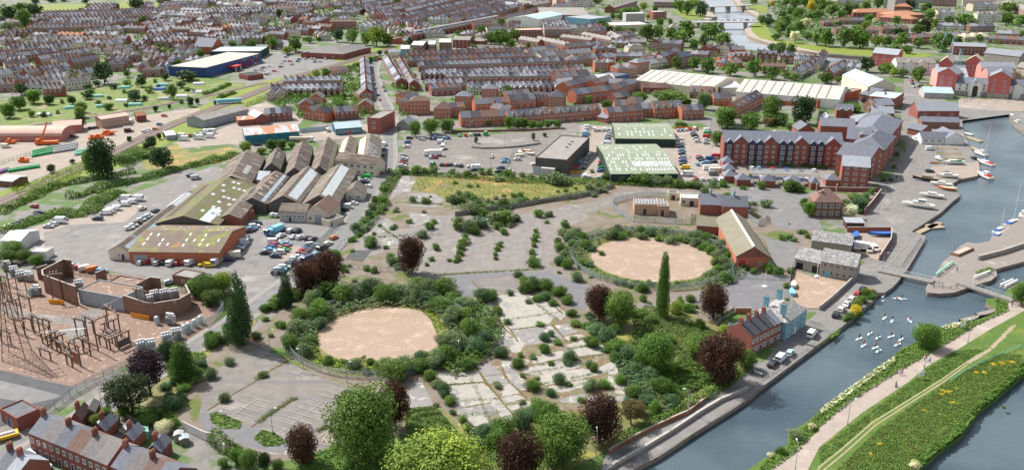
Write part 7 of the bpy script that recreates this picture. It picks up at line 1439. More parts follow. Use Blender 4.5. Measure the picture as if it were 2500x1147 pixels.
cover('circle_weeds','yellow-green weeds inside the near circle fence','Q 950 130 1060 100 1350 130 1520 70 1500 150 1350 190 1150 180',.6,'leaf_lime',2600,.35,4);cover('circle_weeds','weeds left of the near circle','L 1000 1020 1060 1000 1060 1147 900 1147 880 1060',.6,'leaf_lime',1500,.35,4);cover('circle_weeds','yellow weeds right of the near circle','M 130 720 250 780 340 930 330 1050 260 1000 200 850 120 780',.5,'leaf_lime',2200,.35,4)
cover('island_grass','tufty grass on the small lock island','O 1450 400 1590 350 1640 380 1600 410 1470 420',.5,'leaf_mid',700,.35,3);cover('island_grass','tufty grass by second bridge abutment','O 1640 650 1750 690 1760 740 1690 740 1650 700',.6,'leaf_mid',800,.35,3);cover('island_grass','bush of weeds at the waterside wall','O 90 990 200 930 190 970 110 1030',.5,'leaf_mid',500,.35,3)
def gardens(label,polys,n,m=26,avoid=()):
 C=[];
 for s in polys:
  P=qw(s);xs=[p.x for p in P];ys=[p.y for p in P];k=0;t=0
  while k<n and t<n*20:
   t+=1;x=random.uniform(min(xs),max(xs));y=random.uniform(min(ys),max(ys))
   if not inpoly(x,y,P)or any(inpoly(x,y,A1)for A1 in avoid):continue
   k+=1;r=random.uniform(1.2,3.6);C.append(np.array([x,y,r*.7])+sph(m)*np.array([r,r,r*.8])*rng.uniform(.7,1,(m,1)))
 C=np.concatenate(C);ob=link('garden_greenery',quads('garden_greenery',C,rng.normal(size=C.shape)+np.array([0,0,.5]),1.3*rng.uniform(.6,1.3,len(C)),'leaf_green'));struct(ob,'stuff');ob['label']=label;ob['category']='garden plants'
gardens('small trees and bushes between the left town houses',['A -60 230 400 180 1978 90 1978 560 1600 700 1100 700 700 800 0 960','B 0 0 1100 0 1978 60 1978 300 1000 380 600 330 100 450 0 400'],900,avoid=(RETAIL,))
STREET=qw('Z 890 120 950 120 965 250 985 310 925 310 900 230');VIA=qw('C -60 330 900 170 1000 170 1000 215 100 400 -60 420')
gardens('small garden bushes among the central terraces',['C 0 230 900 100 1978 50 1978 900 1400 1000 0 1000','B 1400 650 1978 560 1978 1147 900 1147 640 980'],420,20,avoid=(STREET,VIA))
gardens('small trees and bushes among the right suburbs',['D 0 380 560 500 1200 600 1978 560 1978 760 1600 740 600 640 0 760','E 0 200 900 100 1978 60 1978 420 1200 520 600 420 0 330','D 1500 200 1978 100 1978 400 1600 360'],260,24)
def arc_cover(c,r0,r1,a0,a1,n,h,leaf,label):
 P=[Vector((c.x+r0*math.cos(R(a0+(a1-a0)*i/16)),c.y+r0*math.sin(R(a0+(a1-a0)*i/16)),0))for i in range(17)]+[Vector((c.x+r1*math.cos(R(a1+(a0-a1)*i/16)),c.y+r1*math.sin(R(a1+(a0-a1)*i/16)),0))for i in range(17)]
 cover('ring_scrub',label,P,h,leaf,n,.5,5,world=True)
arc_cover(C1,19.5,29,-20,200,11000,2.6,'leaf_grey','tangled scrub behind the near gravel circle');arc_cover(C1,20,26,200,340,2500,.7,'leaf_lime','low yellow weeds along the near circle fence');arc_cover(C1,20.5,29,120,215,4000,2.2,'leaf_blue','bluish scrub left of the near gravel circle')
arc_cover(C2,24,34,-60,190,12000,2.2,'leaf_grey','tangled scrub round the back of far gravel circle');arc_cover(C2,23,28.5,200,320,2500,.9,'leaf_mid','low weeds inside the far circle front fence');arc_cover(C1,27.5,36,-50,40,6000,2.6,'leaf_green','scrub between near circle and concrete slabs')
cover('scrub','low scrub strip along the yellow meadow fence','H 440 900 560 820 700 800 760 880 1000 820 1250 830 1500 770 1700 740 1900 690 1978 660 1978 700 1800 760 1400 840 1000 900 740 930 600 960',1.3,'leaf_grey',6000,.6,5)
cover('scrub','scrub strip along the car park lower fence','H -60 560 200 570 500 600 800 620 1100 620 1300 640 1560 620 I 0 640 300 680 640 690 1000 690 1000 720 600 715 100 690 H 1800 680 1300 670 900 660 500 620 -60 590',1.6,'leaf_green',7000,.6,5)
cover('scrub','scrub between slabs and overgrown plot','M 1640 830 1760 880 1912 1000 N 60 1147 S 200 200 330 330 400 560 600 560 500 620 300 560 60 300 N -100 1000',1.8,'leaf_blue',6000,.5,5)
cover('scrub','scrub strip down the main road verge','G 1850 560 1910 560 1850 680 1760 800 1800 880 1680 980 1620 1100 1560 1147 1480 1147 1600 930 1700 780 1760 650',1.7,'leaf_mid',4500,.55,5)
cover('grass_tufts','short rough grass on the two green islands','Q 45 620 120 600 350 700 330 755 180 755 65 700',.45,'leaf_mid',1500,.3,3);cover('grass_tufts','short rough grass on the right island','Q 465 850 540 775 640 792 775 880 700 918 560 925',.45,'leaf_mid',1500,.3,3)
trees('beyond the far river at the top','D 1660 60 120 90 1740 90 130 110 1830 60 140 90 1900 110 130 100 1960 60 120 90 1780 170 130 90 1960 190 120 90 1620 180 90 70 1350 40 90 60 1520 60 70 50 1890 200 110 70 1700 150 110 80',['leaf_green','leaf_mid','leaf_green','leaf_yellow','leaf_green','leaf_green'])
gardens('small trees beyond the far river at the top',['D 1450 20 1978 0 1978 200 1600 220','E 0 0 600 0 560 240 0 240','A -60 60 230 60 420 150 380 200 -60 230'],150,40)
cover('sparse_weeds','dry grass tufts over the yellow meadow','H 60 610 420 610 700 600 1300 630 1800 650 1978 650 1900 720 1500 820 1000 890 720 930 500 840 150 750 0 730',.4,'leaf_brown',2600,.5,7);cover('sparse_weeds','green grass tufts over the yellow meadow','H 60 610 420 610 700 600 1300 630 1800 650 1978 650 1900 720 1500 820 1000 890 720 930 500 840 150 750 0 730',.5,'leaf_lime',2600,.5,9)
for s in('M 230 430 1250 370','R 255 350 700 325','R 560 240 760 700','R 330 500 860 480','R 470 640 860 600','R 1060 255 1640 140','R 1100 180 1860 55','R 1180 355 1931 205','R 1290 420 1760 300','S -60 255 200 300','S -60 380 320 400','M 1440 1050 1650 1010','M 1470 1120 1740 1070','M 800 860 1420 770','M 1060 600 1400 860','L 1500 80 1900 60','L 1640 -20 1880 140','H 0 860 320 870'):
 w_=hedge('thin line of weeds','in a crack of the old ground',s,1.2,.55,'leaf_mid',16,name='weed_strip',leafs=.28)
BM='T 1900 60 1931 220 1830 310 1660 460 1490 600 1440 680 1320 830 1100 970 1000 1080 900 1200 100 1200 550 770 900 520 1180 330 1430 180 1650 60'
cover('bank_vegetation','brownish seeding grass on the river meadow',BM,.6,'leaf_brown',4500,.25,7);cover('bank_vegetation','darker nettle patches on the river meadow',BM,.6,'leaf_green',9000,.28,11);cover('bank_vegetation','yellowish grass on the river meadow',BM,.55,'leaf_lime',4500,.24,9)
# vehicles:  x y kind+colour heading ...
V=cars1
V('in the row below the wide brick workshop','K 1325 322 hw 72 1378 318 hr 72 1480 325 es 72 1542 320 hk 72 1605 330 vw 75 1668 328 hr 72 1722 318 ho 70 1782 326 vw 72 1835 312 hs 72 1905 340 hy 200')
V('along the fence behind the substation','K 455 318 ek 42 560 352 sn 8 690 356 hs 25 745 370 hr 20 808 384 vw 38 878 395 vo 38 950 402 hl 12 1585 508 hs 40');V('at the corner of the wide brick workshop','L 20 305 hy 190 52 300 hr 190 115 325 bs 80 50 350 hy 5 225 292 sn 5 262 268 bc 190 318 190 ss 5 335 165 sl 175 350 138 vw 178 370 102 hw 175 375 88 hl 175 420 20 ek 5 450 5 hb 10')
V('in the middle block of yard cars','L 650 132 vw 5 758 148 sl 170 630 160 hr 175 750 180 hr 170 612 182 hb 178 735 205 sG 168 603 208 sl 178 695 225 ew 170 568 232 sk 178 662 262 sn 172');V('in the top rows of yard cars','L 662 62 hn 65 712 70 sw 65 800 25 hw 65 857 20 hk 60 832 82 ss 62 890 88 hw 62 962 95 hk 55 1008 105 sk 50 735 20 sn 60 620 45 bb 60')
V('along the yard side of the lane fence','L 680 420 ek 5 715 392 hl 10 745 368 ew 10 795 335 hk 10 828 315 sg 10 842 292 hw 10 872 270 sw 10 898 240 hr 10 928 215 hr 10 945 198 hb 10 970 178 hk 10 1000 155 es 10');V('parked on the lane beside the yard fence','L 1205 92 ho 60 1152 148 hc 58 1100 195 vk 55 1045 245 hl 55 970 302 bn 55 895 362 hl 55 690 390 hs 20')
V('beside the cream workshop and offices','G 1362 905 vw 175 1430 870 sw 175 1440 845 hg 175 1350 930 hk 175 1545 665 sn 170 1550 645 ss 170 1555 620 vG 170 1580 705 hw 150 1695 575 hr 70 1715 550 hk 70 665 980 hw 60 705 985 hs 60 505 1060 hn 15 480 1090 ew 15 445 1118 hl 15 410 1140 hk 15 735 1115 hn 60 835 1138 hs 60 895 1138 hk 60 608 605 hs 80')
V('along the roadside by the back sheds','G 1725 492 hw 85 1728 400 hk 88 1733 345 hb 88 1733 300 vw 88 1190 162 vw 95 510 300 ek 10 40 225 bw 175 0 185 bw 175 60 180 bw 175')
V('in the white van row by the brambles','F 1020 965 vw 178 1052 945 vw 178 1112 922 vw 178 1195 880 vw 178 1262 858 vw 178 1322 832 bw 178 1200 832 bw 178');V('on the beige apron','F 945 1018 en 178 468 1092 ss 178 510 1072 hw 178 565 1048 bw 178 602 1020 sg 178 1375 920 hc 60 1505 942 hn 60 1892 625 vs 25 1840 600 hk 60 1440 990 hw 45 1400 1010 hl 45 1365 1030 hw 45 1330 1060 hk 45 1290 1085 hw 45 1250 1110 hw 45')
V('behind the low bush belt','F 95 1090 ss 15 150 1072 hk 15 190 1055 hg 15 232 1038 hk 15 315 1000 sg 15 350 985 hk 15 382 962 ek 15 335 898 hr 160');V('in the depot yard','F 700 222 ek 8 885 142 hk 8 930 138 hk 8 1545 105 hb 10 1268 80 vw 90 1770 250 bw 178 1915 240 bw 178 1835 210 hr 90 1890 205 hw 90 1945 200 hw 90 1590 22 hr 0 1740 225 bw 178 60 320 vc 0 1400 175 hw 10 1440 160 hw 10 1500 150 ho 10')
V('in the car park row under the trees','H 480 212 hl 100 540 210 hr 100 585 205 hw 100 632 205 hk 100 668 204 hk 100 205 240 hk 92 250 238 vb 92 290 236 hg 92 332 235 hl 92 375 234 hb 92');V('on the open car park','H 115 248 ss 150 305 278 vw 0 320 335 bw 265 188 395 bw 180 200 422 hw 90 250 422 hr 90 222 482 el 80 790 418 hs 265')
V('in the lower car park row','H 310 495 hk 82 356 495 hr 82 400 495 hk 80 446 500 hs 78 496 505 hk 78 590 512 hw 175 638 522 vw 175 625 545 sn 178 925 445 sb 5 920 465 sl 5 880 528 en 178 862 562 ek 178');V('in the fenced boat compound','H 1040 442 hw 178 990 568 hw 80 965 545 hs 80');V('along the car park left kerb','Z 995 350 hb 175 992 361 hw 178 987 384 hg 5 987 390 hw 5 986 396 hk 5 984 402 er 5 982 408 ew 5 1000 340 hk 5')
def grid(where,s,cols,ang):
 a,b=q(s);cs=cols.split()
 for i,c in enumerate(cs):
  if c!='-':u=i/max(1,len(cs)-1);car(a[0]+(b[0]-a[0])*u,a[1]+(b[1]-a[1])*u,ang+random.uniform(-4,4),CK[c[0]],CC[c[1]],where,None,'vehicles '+where)
for w_,s,c,a in(('in the first works column','Z 1436 314 1423 352','vw hs hw vl hb hw vw vw',5),('in the works back row','Z 1452 320 1498 321','vw hs vw hl hr',85),('in the second works column','Z 1486 328 1480 354','hw es hg sl vw',178),('in the third works column','Z 1415 378 1402 414','vw hr es hw hl sk hr hr',5),('in the short works column','Z 1438 380 1425 412','ew hs hl hk',80),('in the column by the big green shed','Z 1476 376 1466 420','hs hw hl er sn hG hb',178),
('along the compound end','Z 1427 435 1462 437','vw hs - hl',85),('behind the green sheds','Z 1655 321 1695 318','hs hl hw hr vw',85),('beside the green shed ends','Z 1660 344 1668 404','hw ew hn sl hn es sb hn',175),('beside the green shed lower corner','Z 1672 413 1677 430','vy bw',178),
('in the works middle column','Z 1692 327 1704 348','ss sk ss ew',2),('in the works right column','Z 1728 322 1724 352','vw vG vr hw hs',2),('by the red van','Z 1708 389 1722 400','hn sk el',178),('by the caravans','Z 1746 388 1742 398','hw hn',178),('in the works lower row','Z 1700 440 1760 443','hr hw hs hb vw',85),
('in the upper court row','Z 1835 413 1987 419','hw hl - hr - hb - hk - hw',88),('in the lower court row','Z 1856 436 1968 441','hw hs hk - hn - hl hw',88),('beside the quay cottages','Z 2190 295 2187 310','hk hg hw',178),('parked on the quay road','Z 2230 308 2232 325','hn hl hr',92),('by the coral flats car lane','Z 2223 193 2230 214','hs hr hk hs',95),
('in the court by the slate terrace','Z 2106 190 2087 206','hw hg hg',178),('on the near canal road','Z 2106 709 2040 772','hn hr ew sw hw ek',55),('near the canal barrier','Z 1928 866 1885 892','hm vw sk',55),('by the lorry yard','Z 2119 614 2134 611','vc vw',270)):grid(w_,s,c,a)
V('beside the pub on the canal road','N 1840 995 vw 55');V('near the dark trees by apartments','I 1262 168 hk 170 1532 182 hw 178 1522 198 hw 178 1725 188 hs 178 1232 192 hw 178');V('by the boathouse yards','J 928 248 vw 270 1068 342 vw 2 1490 432 hk 90 1065 558 ek 2 1238 578 hk 2');V('inside the works yard','I 815 415 hr 100 800 490 hl 95 955 585 vg 5 925 440 vb 5 965 425 br 178')
V('outside the corner terrace','P 305 1065 vw 320 428 1118 hs 322');V('on the main street','B 1690 750 hs 272 1712 808 hs 272 1726 855 hr 272 1740 888 hb 272 1676 930 hk 90 1690 975 hr 272 1702 1115 hn 272 1652 858 ss 90 1640 810 hw 90 1628 778 hs 90 1618 745 hw 90 1590 625 hn 90 1595 660 hr 270 1650 598 hk 30 1692 585 vr 10 1712 830 hw 272')
V('in the retail car park','B 785 560 hl 5 825 602 hr 5 900 602 hb 5 915 582 hn 5 752 622 hw 5 770 600 hs 60 840 632 hs 60 737 655 hn 5 630 650 hw 5 580 660 hs 5 550 658 hw 60 500 690 hs 5 562 690 hw 5 552 680 hr 60 675 697 hr 5 600 728 hg 5 622 718 hw 30 1065 606 hg 30 1032 578 hw 85 1060 578 hw 85 1165 580 hw 85 975 577 hs 60 1120 604 hs 5 480 622 hw 30 512 612 hs 30 550 602 hl 30 808 545 hk 60 840 535 hk 60 870 528 hs 60 905 525 hr 60 420 655 hr 10 400 665 hn 10')
V('in the small car court','B 1100 1040 ew 178 1250 1075 vw 90 1290 990 hk 178 1110 1090 vo 90 1398 1030 hr 90');V('by the roadside parking at upper street','B 770 382 hk 75 755 430 hw 75 850 290 hs 65 870 262 hk 65 890 240 hw 65 905 215 hs 65 935 185 hk 65 715 480 hw 75')
for i in range(10):
 x,y=1700+i*15.5,51.5;car(x,y,0,('hatch','saloon','van')[i%3],('silver','skyblue','white','grey','cream')[i%5],'on the near river bridge',None,'vehicles on the near river bridge',z=6.1)
 # small builder for odd things
def thing(name,desc,where,cat,px,py,ang,parts,z=0.0,grp=None):
 """parts: list of (part name, MB)"""
 p=W(px,py,z);p.z=z;r=empty(name,p,R(ang))
 for n,m in parts:m.obj(n,r)
 reg(r,desc,where,cat,grp);return r
def B(*boxes):
 m=MB()
 for b in boxes:m.box(*b[:6],b[6],b[7]if len(b)>7 else 0)
 return m
def bridge(desc,where,s,w,z,th,mat,piers=0,rail='galv',name='bridge',pier_w=2.0,water=-3):
 a,b=qw(s,z);a.z=b.z=0;L_,rz=frame_of(a,b);r=empty(name,a,rz);B((-1,L_+1,-w/2,w/2,z-th,z,mat)).obj('deck',r)
 m=MB()
 for sd in(-1,1):
  y=sd*(w/2-.1);m.box(-1,L_+1,y-.05,y+.05,z+1.0,z+1.1,rail);m.box(-1,L_+1,y-.03,y+.03,z+.5,z+.56,rail)
  for k in range(int(L_/2)+1):m.box(k*2-.05,k*2+.05,y-.05,y+.05,z,z+1.0,rail)
 m.obj('railing',r);pm=B((-pier_w/2,pier_w/2,-w*.42,w*.42,water-1,z-th,'concrete')).mesh('pier')
 for k in range(piers):link('pier',pm,r,(L_*(k+.5+.0)/piers,0,0))
 reg(r,desc,where,'bridge');return r
bridge('nearer concrete road bridge with traffic','over the far river','D 700 214 1380 208',13,6,1.0,'concrete',3,'white_paint');bridge('farther concrete road bridge','at the top over the far river','D 870 66 1320 48',13,6,1.0,'concrete',3,'white_paint')
bridge('narrow swing footbridge with white rails','between quay road and lock island','O 585 382 1040 480',3.2,.5,.35,'wood_grey',0,'white_paint');bridge('longer grey footbridge','from the lock island to the towpath','O 1325 498 1785 650',3.4,.5,.4,'wood_grey',0,'galv')
a,b=qw('C 30 385 925 205');L_,rz=frame_of(a,b);r=empty('railway_viaduct',a,rz);m=B((-40,L_+20,-5,5,-1,5,'brick_dark'),(-40,L_+20,-5.2,-4.8,5.001,6,'stone'),(-40,L_+20,4.8,5.2,5.001,6,'stone'));m.obj('wall',r)
m=B((2,6,-5.03,-4.99,0,3.4,'black_paint')).mesh('arch')
for k in range(22):link('arch',m,r,(k*L_/22,0,0))
reg(r,'long brick railway viaduct','running to the cream-walled hall','viaduct')
d=(b-a).normalized();r=empty('train',a+d*4+Vector((0,0,5.1)),rz)
for k in range(8):
 o=k*23.5;c=B((o,o+22.7,-1.4,1.4,.6,3.5,'white_paint'),(o+.01,o+22.69,-1.42,1.42,1.6,2.6,'navy_paint'),(o+.3,o+22.4,-1.3,1.3,3.501,3.7,'grey_paint')).obj('carriage',r);B((o+1,o+21.7,-1.2,1.2,.05,.58,'black_paint')).obj('bogie',c)
reg(r,'long white and navy passenger train','on the brick viaduct','train')
for i,(x0,y0,x1,y1)in enumerate(((1198,505,1208,405),(1268,560,1276,412),(1338,672,1342,503))):
 p=q(f'E {x0} {y0} {x1} {y1}');m=MB()
 for k in(-.8,.8):m.tube((k*2.2,0,-2),(k*.5,0,19-i),.35,.2,'render_blue' if 0 else 'skyblue_paint',8)
 m2=MB();m2.tube((0,0,17-i),(-9,-8,1),.07,.07,'white_paint',5);m2.tube((0,0,17-i),(9,-8,1),.07,.07,'white_paint',5)
 thing('bridge_mast','pale blue twin mast of the suspension footbridge','between the coral flats','mast',*p[0],0,[('mast',m),('cable',m2)],grp='footbridge masts')
for s,mt,ds in(('O 1085 440 1245 320','mint_paint','long green lock balance beam'),('O 1445 462 1590 408','white_paint','white lock gate beam'),('O 1690 535 1805 485','white_paint','white lock gate beam'),('O 1730 548 1845 492','white_paint','white lock gate beam')):
 a,b=qw(s);L_,rz=frame_of(a,b);r=empty('lock_gate_beam',a,rz);B((0,L_,-.25,.25,.7,1.1,mt)).obj('beam',r);B(*[(k*L_/6,k*L_/6+.15,-.2,.2,0,.69,mt)for k in range(7)]).obj('support',r);B((0,L_,-1.6,-.4,.1,.2,'wood_grey')).obj('footboard',r);reg(r,ds,'on the lock island','lock gate')
thing('work_boat','rusty open metal barge','lying on the lock island','boat',*q('O 1335 215')[0],38,[('hull',B((-6,6,-1.6,1.6,0,.9,'rust',.2))),('hold',B((-5,5,-1.1,1.1,.9,.94,'render_pink')))])
for x,y in((1410,845),(1560,790)):boat(*q(f'O {x} {y}')[0],25,8.5,2.3,'black flat open punt','moored by the grassy towpath bank',c1='black_paint',cabin=False,deck='wood_grey')
Q='in the basin beside the boat yard quay';Y='standing ashore on the quay car park'
def bt(s,ang,L_,B_,ds,wh,**k):boat(*q(s)[0],ang,L_,B_,ds,wh,**k)
bt('J 1555 385',98,10,3.2,'white cabin cruiser with tan deck',Q,kind='motor');bt('J 1600 475',105,12,3.3,'white yacht with very tall mast',Q,mast=20,cover='red_paint');bt('J 1592 600',95,12,3.6,'white launch with red canopy',Q,cover='red_paint',c2='pink_paint',kind='motor')
bt('J 1860 1060',40,12,3.2,'white sailing yacht with tall mast','moored at the right quay',mast=17,cover='blue_paint');bt('J 1740 1130',40,10,3,'smaller white yacht','moored at the right quay',mast=10,cover='blue_paint');bt('J 1965 980',60,9,3,'white motor cruiser','at the right frame edge',kind='motor');bt('O 1665 70',45,8,3,'white motorboat with blue cover','against the peninsula quay',cover='blue_paint')
bt('J 1905 90',90,9,3,'white river launch','in the upper right corner of basin',kind='motor');bt('J 1860 20',90,8,2.6,'white small cruiser','nearest the pontoon top right');bt('J 1945 130',80,7,2.4,'small white dinghy','in the upper right corner of basin',cabin=False);bt('J 1430 190',110,8,2.2,'slim white racing shell pair','on the boat club pontoon',cabin=False)
bt('J 950 895',150,13,3.6,'large white motor fishing boat',Y,kind='motor',z=0,trail=True);bt('J 1080 800',150,10,2.9,'white boat with dark red bottom',Y,c2='red_paint',z=0,trail=True);bt('J 1030 640',152,12,3.2,'black-hulled wooden yacht',Y,c1='black_paint',z=0,trail=True,mast=9,deck='wood_pale',cab='wood_pale');bt('J 1170 690',150,9,2.8,'white boat with red hull stripe',Y,c2='red_paint',z=0,trail=True)
bt('J 1230 730',150,8,2.5,'orange and yellow dinghy',Y,c1='orange_paint',c2='yellow_paint',z=0,cabin=False,trail=True);bt('J 1230 610',168,10,2.8,'grey-white yacht with mast',Y,z=0,trail=True,mast=8);bt('J 1285 480',178,11,2.9,'white hull with green cover','in the rowing club yard',z=0,trail=True,cover='green_paint');bt('J 1150 440',100,6,2.2,'small white sailing dinghy','in the rowing club yard',z=0,trail=True,mast=7)
for i in range(9):bt(f'J {1230+i*6} {328+i*12}',176,13,.7,'long white rowing shell','on the club racks',z=.5,cabin=False,c1='white_paint' if i%4 else 'yellow_paint')
for i,c in enumerate(('red_paint','green_paint','yellow_paint','skyblue_paint')):bt(f'J {1110+i*34} {470-i*3}',170,4,.9,'short '+c.split('_')[0].replace('skyblue','light blue')+' kayak','in the rowing club yard',z=.2,cabin=False,c1=c,deck=c)
for i,c in enumerate(('green_paint','orange_paint','yellow_paint')):bt(f'H 1605 {535+i*12}',0,6,.9,c.split('_')[0]+' canoe','stacked beside the grey office block',z=.3,cabin=False,c1=c,deck=c)
for x,y,c in((1065,375,'white_paint'),(1160,390,'white_paint'),(1130,365,'red_paint'),(1220,490,'white_paint'),(1070,405,'white_paint')):bt(f'H {x} {y}',random.choice((20,100,160)),5.5,2,f'small {c.split("_")[0]} dinghy','in the fenced boat compound',z=0,trail=True,cabin=False,c1=c)
bt('O 335 75',60,7,2.6,'boat under bright blue tarpaulin','beside the brick yard wall',z=0,trail=True,deck='blue_paint',c1='blue_paint',cabin=False);bt('O 562 62',178,9,2.6,'long boat under blue tarpaulin','beside the brick yard wall',z=0,trail=True,deck='blue_paint',c1='blue_paint',cabin=False);bt('N 1668 535',70,5,2,'small white sailing dinghy','on the gravel yard edge',z=0,trail=True,cabin=False);bt('N 1655 605',80,5,2,'pale turquoise small boat','on the gravel yard edge',z=0,trail=True,c1='skyblue_paint',deck='skyblue_paint',cabin=False)
for s,ang,l,w in(('J 1060 1075',41,20,2.4),('J 1110 1060',10,7,5),('J 1500 225',100,12,3),('J 1490 310',100,12,2.4),('E 1430 1078',0,14,1.5)):thing('pontoon','timber floating pontoon','beside the basin quay','pontoon',*q(s)[0],ang,[('deck',B((-l/2,l/2,-w/2,w/2,-1.1,-.6,'wood_pale'))),('float',B((-l/2+.2,l/2-.2,-w/2+.2,w/2-.2,-1.6,-1.11,'black_paint')))])
S2=5.735;brd=MB();N_=12;P_=[(-1.6+3.2*i/N_,.4*math.sin(math.pi*min(1,max(0,i/N_*.96+.03)))**.55)for i in range(N_+1)]
brd.slab([(x,-y,.14)for x,y in P_]+[(x,y,.14)for x,y in reversed(P_)],.14,'white_paint');bme=brd.mesh('board');pme=B((-.9,.5,-.22,.22,.145,.155,'skyblue_paint')).mesh('deck_pad')
for x,y,ang,tp,ps in((640,170,150,'orange_paint','kneel'),(700,165,150,'navy_paint','paddle'),(455,438,50,'red_paint','paddle'),(560,478,60,'navy_paint','paddle'),(810,472,88,'red_paint','kneel'),(928,542,60,'black_paint','kneel'),(98,728,35,'navy_paint','paddle'),(250,655,45,'red_paint','kneel'),
(365,712,45,'black_paint','kneel'),(547,697,30,'red_paint','paddle'),(685,738,45,'navy_paint','paddle'),(637,810,35,'orange_paint','kneel'),(162,822,45,'red_paint','paddle'),(325,852,35,'red_paint','paddle'),(372,897,40,'skyblue_paint','kneel')):
 px,py=2080+x/S2,700+y/S2;p=W(px,py,-1.15);r=empty('paddleboard',p,R(ang));link('board',bme,r);link('deck_pad',pme,r);reg(r,'white paddleboard with turquoise pad','on the canal','paddleboard','paddleboards on the canal')
 person(px,py,ang+random.uniform(-20,20),ps,tp,'black_paint','on a board on the canal','paddling' if ps=='paddle' else 'kneeling to paddle',z=-1.0,paddle=True,sc=1.08)
for i,(x,y)in enumerate(((430,150),(435,205))):m=MB();m.lathe([(.05,0),(.3,.08),(.36,.22),(.25,.38),(.05,.44)],'white_paint',8);m.tube((.2,0,.3),(.42,0,.75),.06,.045,'white_paint',6);m.box(.38,.58,-.05,.05,.72,.82,'white_paint',.01);m.box(.56,.66,-.03,.03,.73,.78,'orange_paint');o=m.obj('swan',None,loc=W(2080+x/S2,700+y/S2,-1.2));reg(o,'white swan','swimming near the canal bank bushes','swan','swans')
for s,a,ps,tp,lg,wh,dg in(('T 990 115',230,'walk','white_paint','denim','on the pink towpath','walking'),('T 1008 105',230,'walk','red_paint','denim','on the pink towpath','walking'),('T 1040 132',230,'walk','skyblue_paint','navy_paint','on the pink towpath','walking'),('T 988 185',50,'walk','white_paint','black_paint','on the pink towpath','walking alone'),
('T 755 255',230,'walk','white_paint','grey_paint','on the left verge of towpath','walking'),('T 778 248',230,'walk','pink_paint','denim','on the left verge of towpath','walking'),('O 1800 722',60,'stand','red_paint','denim','near the second bridge foot','standing'),('O 1828 715',60,'stand','white_paint','grey_paint','near the second bridge foot','standing'),
('O 1285 392',90,'walk','blue_paint','denim','on the lock island','walking'),('J 745 622',50,'walk','black_paint','black_paint','on the quay road','walking'),('J 637 762',50,'walk','yellow_paint','denim','on the quay road','walking'),('J 742 505',90,'stand','navy_paint','denim','by the apartment hedge','standing'),('I 730 432',90,'stand','black_paint','black_paint','in the works yard','standing'),('H 742 228',90,'stand','black_paint','black_paint','by the green bottle bank','standing')):
 person(*q(s)[0],a,ps,tp,lg,wh,dg)
for i in range(22):person(*q(f'E {1380+i*26} {955+(i*37) % 45}')[0],(i*77)%360,'stand' if i%2 else 'walk',('white_paint','navy_paint','red_paint','grey_paint','skyblue_paint')[i%5],'denim','on the cobbled quay terrace','standing' if i%2 else 'walking')
p=q('T 722 360')[0];m=MB();[m.tube((x,-.02,.34),(x,.02,.34),.34,.34,'black_paint',12)for x in(-.5,.5)];m2=MB();m2.tube((-.5,0,.34),(0,0,.8),.03,.03,'red_paint',5);m2.tube((0,0,.8),(.45,0,.85),.03,.03,'red_paint',5);m2.tube((.45,0,.95),(.5,0,.34),.03,.03,'red_paint',5)
thing('bicycle','dark bicycle with thin red frame','ridden on the towpath','bicycle',*p,235,[('wheel',m),('frame',m2)]);person(*p,235,'cycle','grey_paint','black_paint','on the towpath','riding a bicycle',z=.12)
# fences and walls
def ring(c,r,a0=0,a1=360,n=60):return[Vector((c.x+r*math.cos(R(a0+(a1-a0)*i/n)),c.y+r*math.sin(R(a0+(a1-a0)*i/n)),0))for i in range(n+1)]
F=fence
F('grey-blue steel palisade ring fence','around the near gravel circle','',2.4,world=ring(C1,27.5));F('grey-blue steel palisade ring fence','around the far gravel circle','',2.4,world=ring(C2,29.5))
F('oval grey steel palisade fence','around the vented buff buildings','I 490 800 330 790 150 820 0 850 -20 900 60 980 180 1035 450 1052 735 1062 745 960',2.6);F('curved steel palisade fence','right of the slate works building','I 1290 1010 1390 1080 1460 1040 1450 980 1380 930 1290 925',2.6)
F('long steel palisade fence with yellow signs','along the lane beside the substation','K 1912 880 1700 1010 1520 1147 P 1250 160 1080 240 880 330 700 430 560 540 390 640',2.6);F('steel fence','between yard cars and the lane','L 650 450 800 350 1000 200 1150 60 1240 -20',2.2);F('curved grey palisade fence','at the substation right corner','L 0 620 60 645 120 690 180 745 120 830 0 915',2.6)
F('green mesh fence','behind the substation enclosure','K 690 420 1000 470 1400 530 1700 590 1912 660',2.4,'mesh',mat='metal_darkgreen');F('long grey board fence','below the yellow meadow','H 440 980 600 960 760 930 1000 905 1300 850 1600 810 1800 770 1978 700',2.0,'board');F('dark lane fence','beside the old car park edge','L 1200 250 1260 170 1400 60 G 1720 1000',2.2,'mesh')
F('wire fence','across the old car park top','M -40 90 100 60 300 40',2,'mesh');F('rusty mesh fence','below the tank cover','L 1300 360 1480 375 1640 390 1912 400',2,'mesh');F('concrete panel fence','in front of the red brick garage','N 1100 455 1300 462 1500 470 1620 475',1.8,'mesh');F('steel fence panel','left of the red brick garage','N 1085 310 1095 380 1108 450',2.4)
F('low red brick boundary wall','along the canal road','S -50 990 0 950 180 855 300 790 540 680 700 610 890 465',1.0,'wall',mat='brick_orange');F('mossy stone parapet wall','along the canal edge','S -100 1190 0 1110 250 970 530 800 800 620 1000 500 1255 395',1.0,'wall',mat='stone',th=.6);F('timber edge rail','along the upper canal edge','S 1270 410 1400 300 1530 215 1700 90 1840 10',.5,'rail',mat='wood_grey')
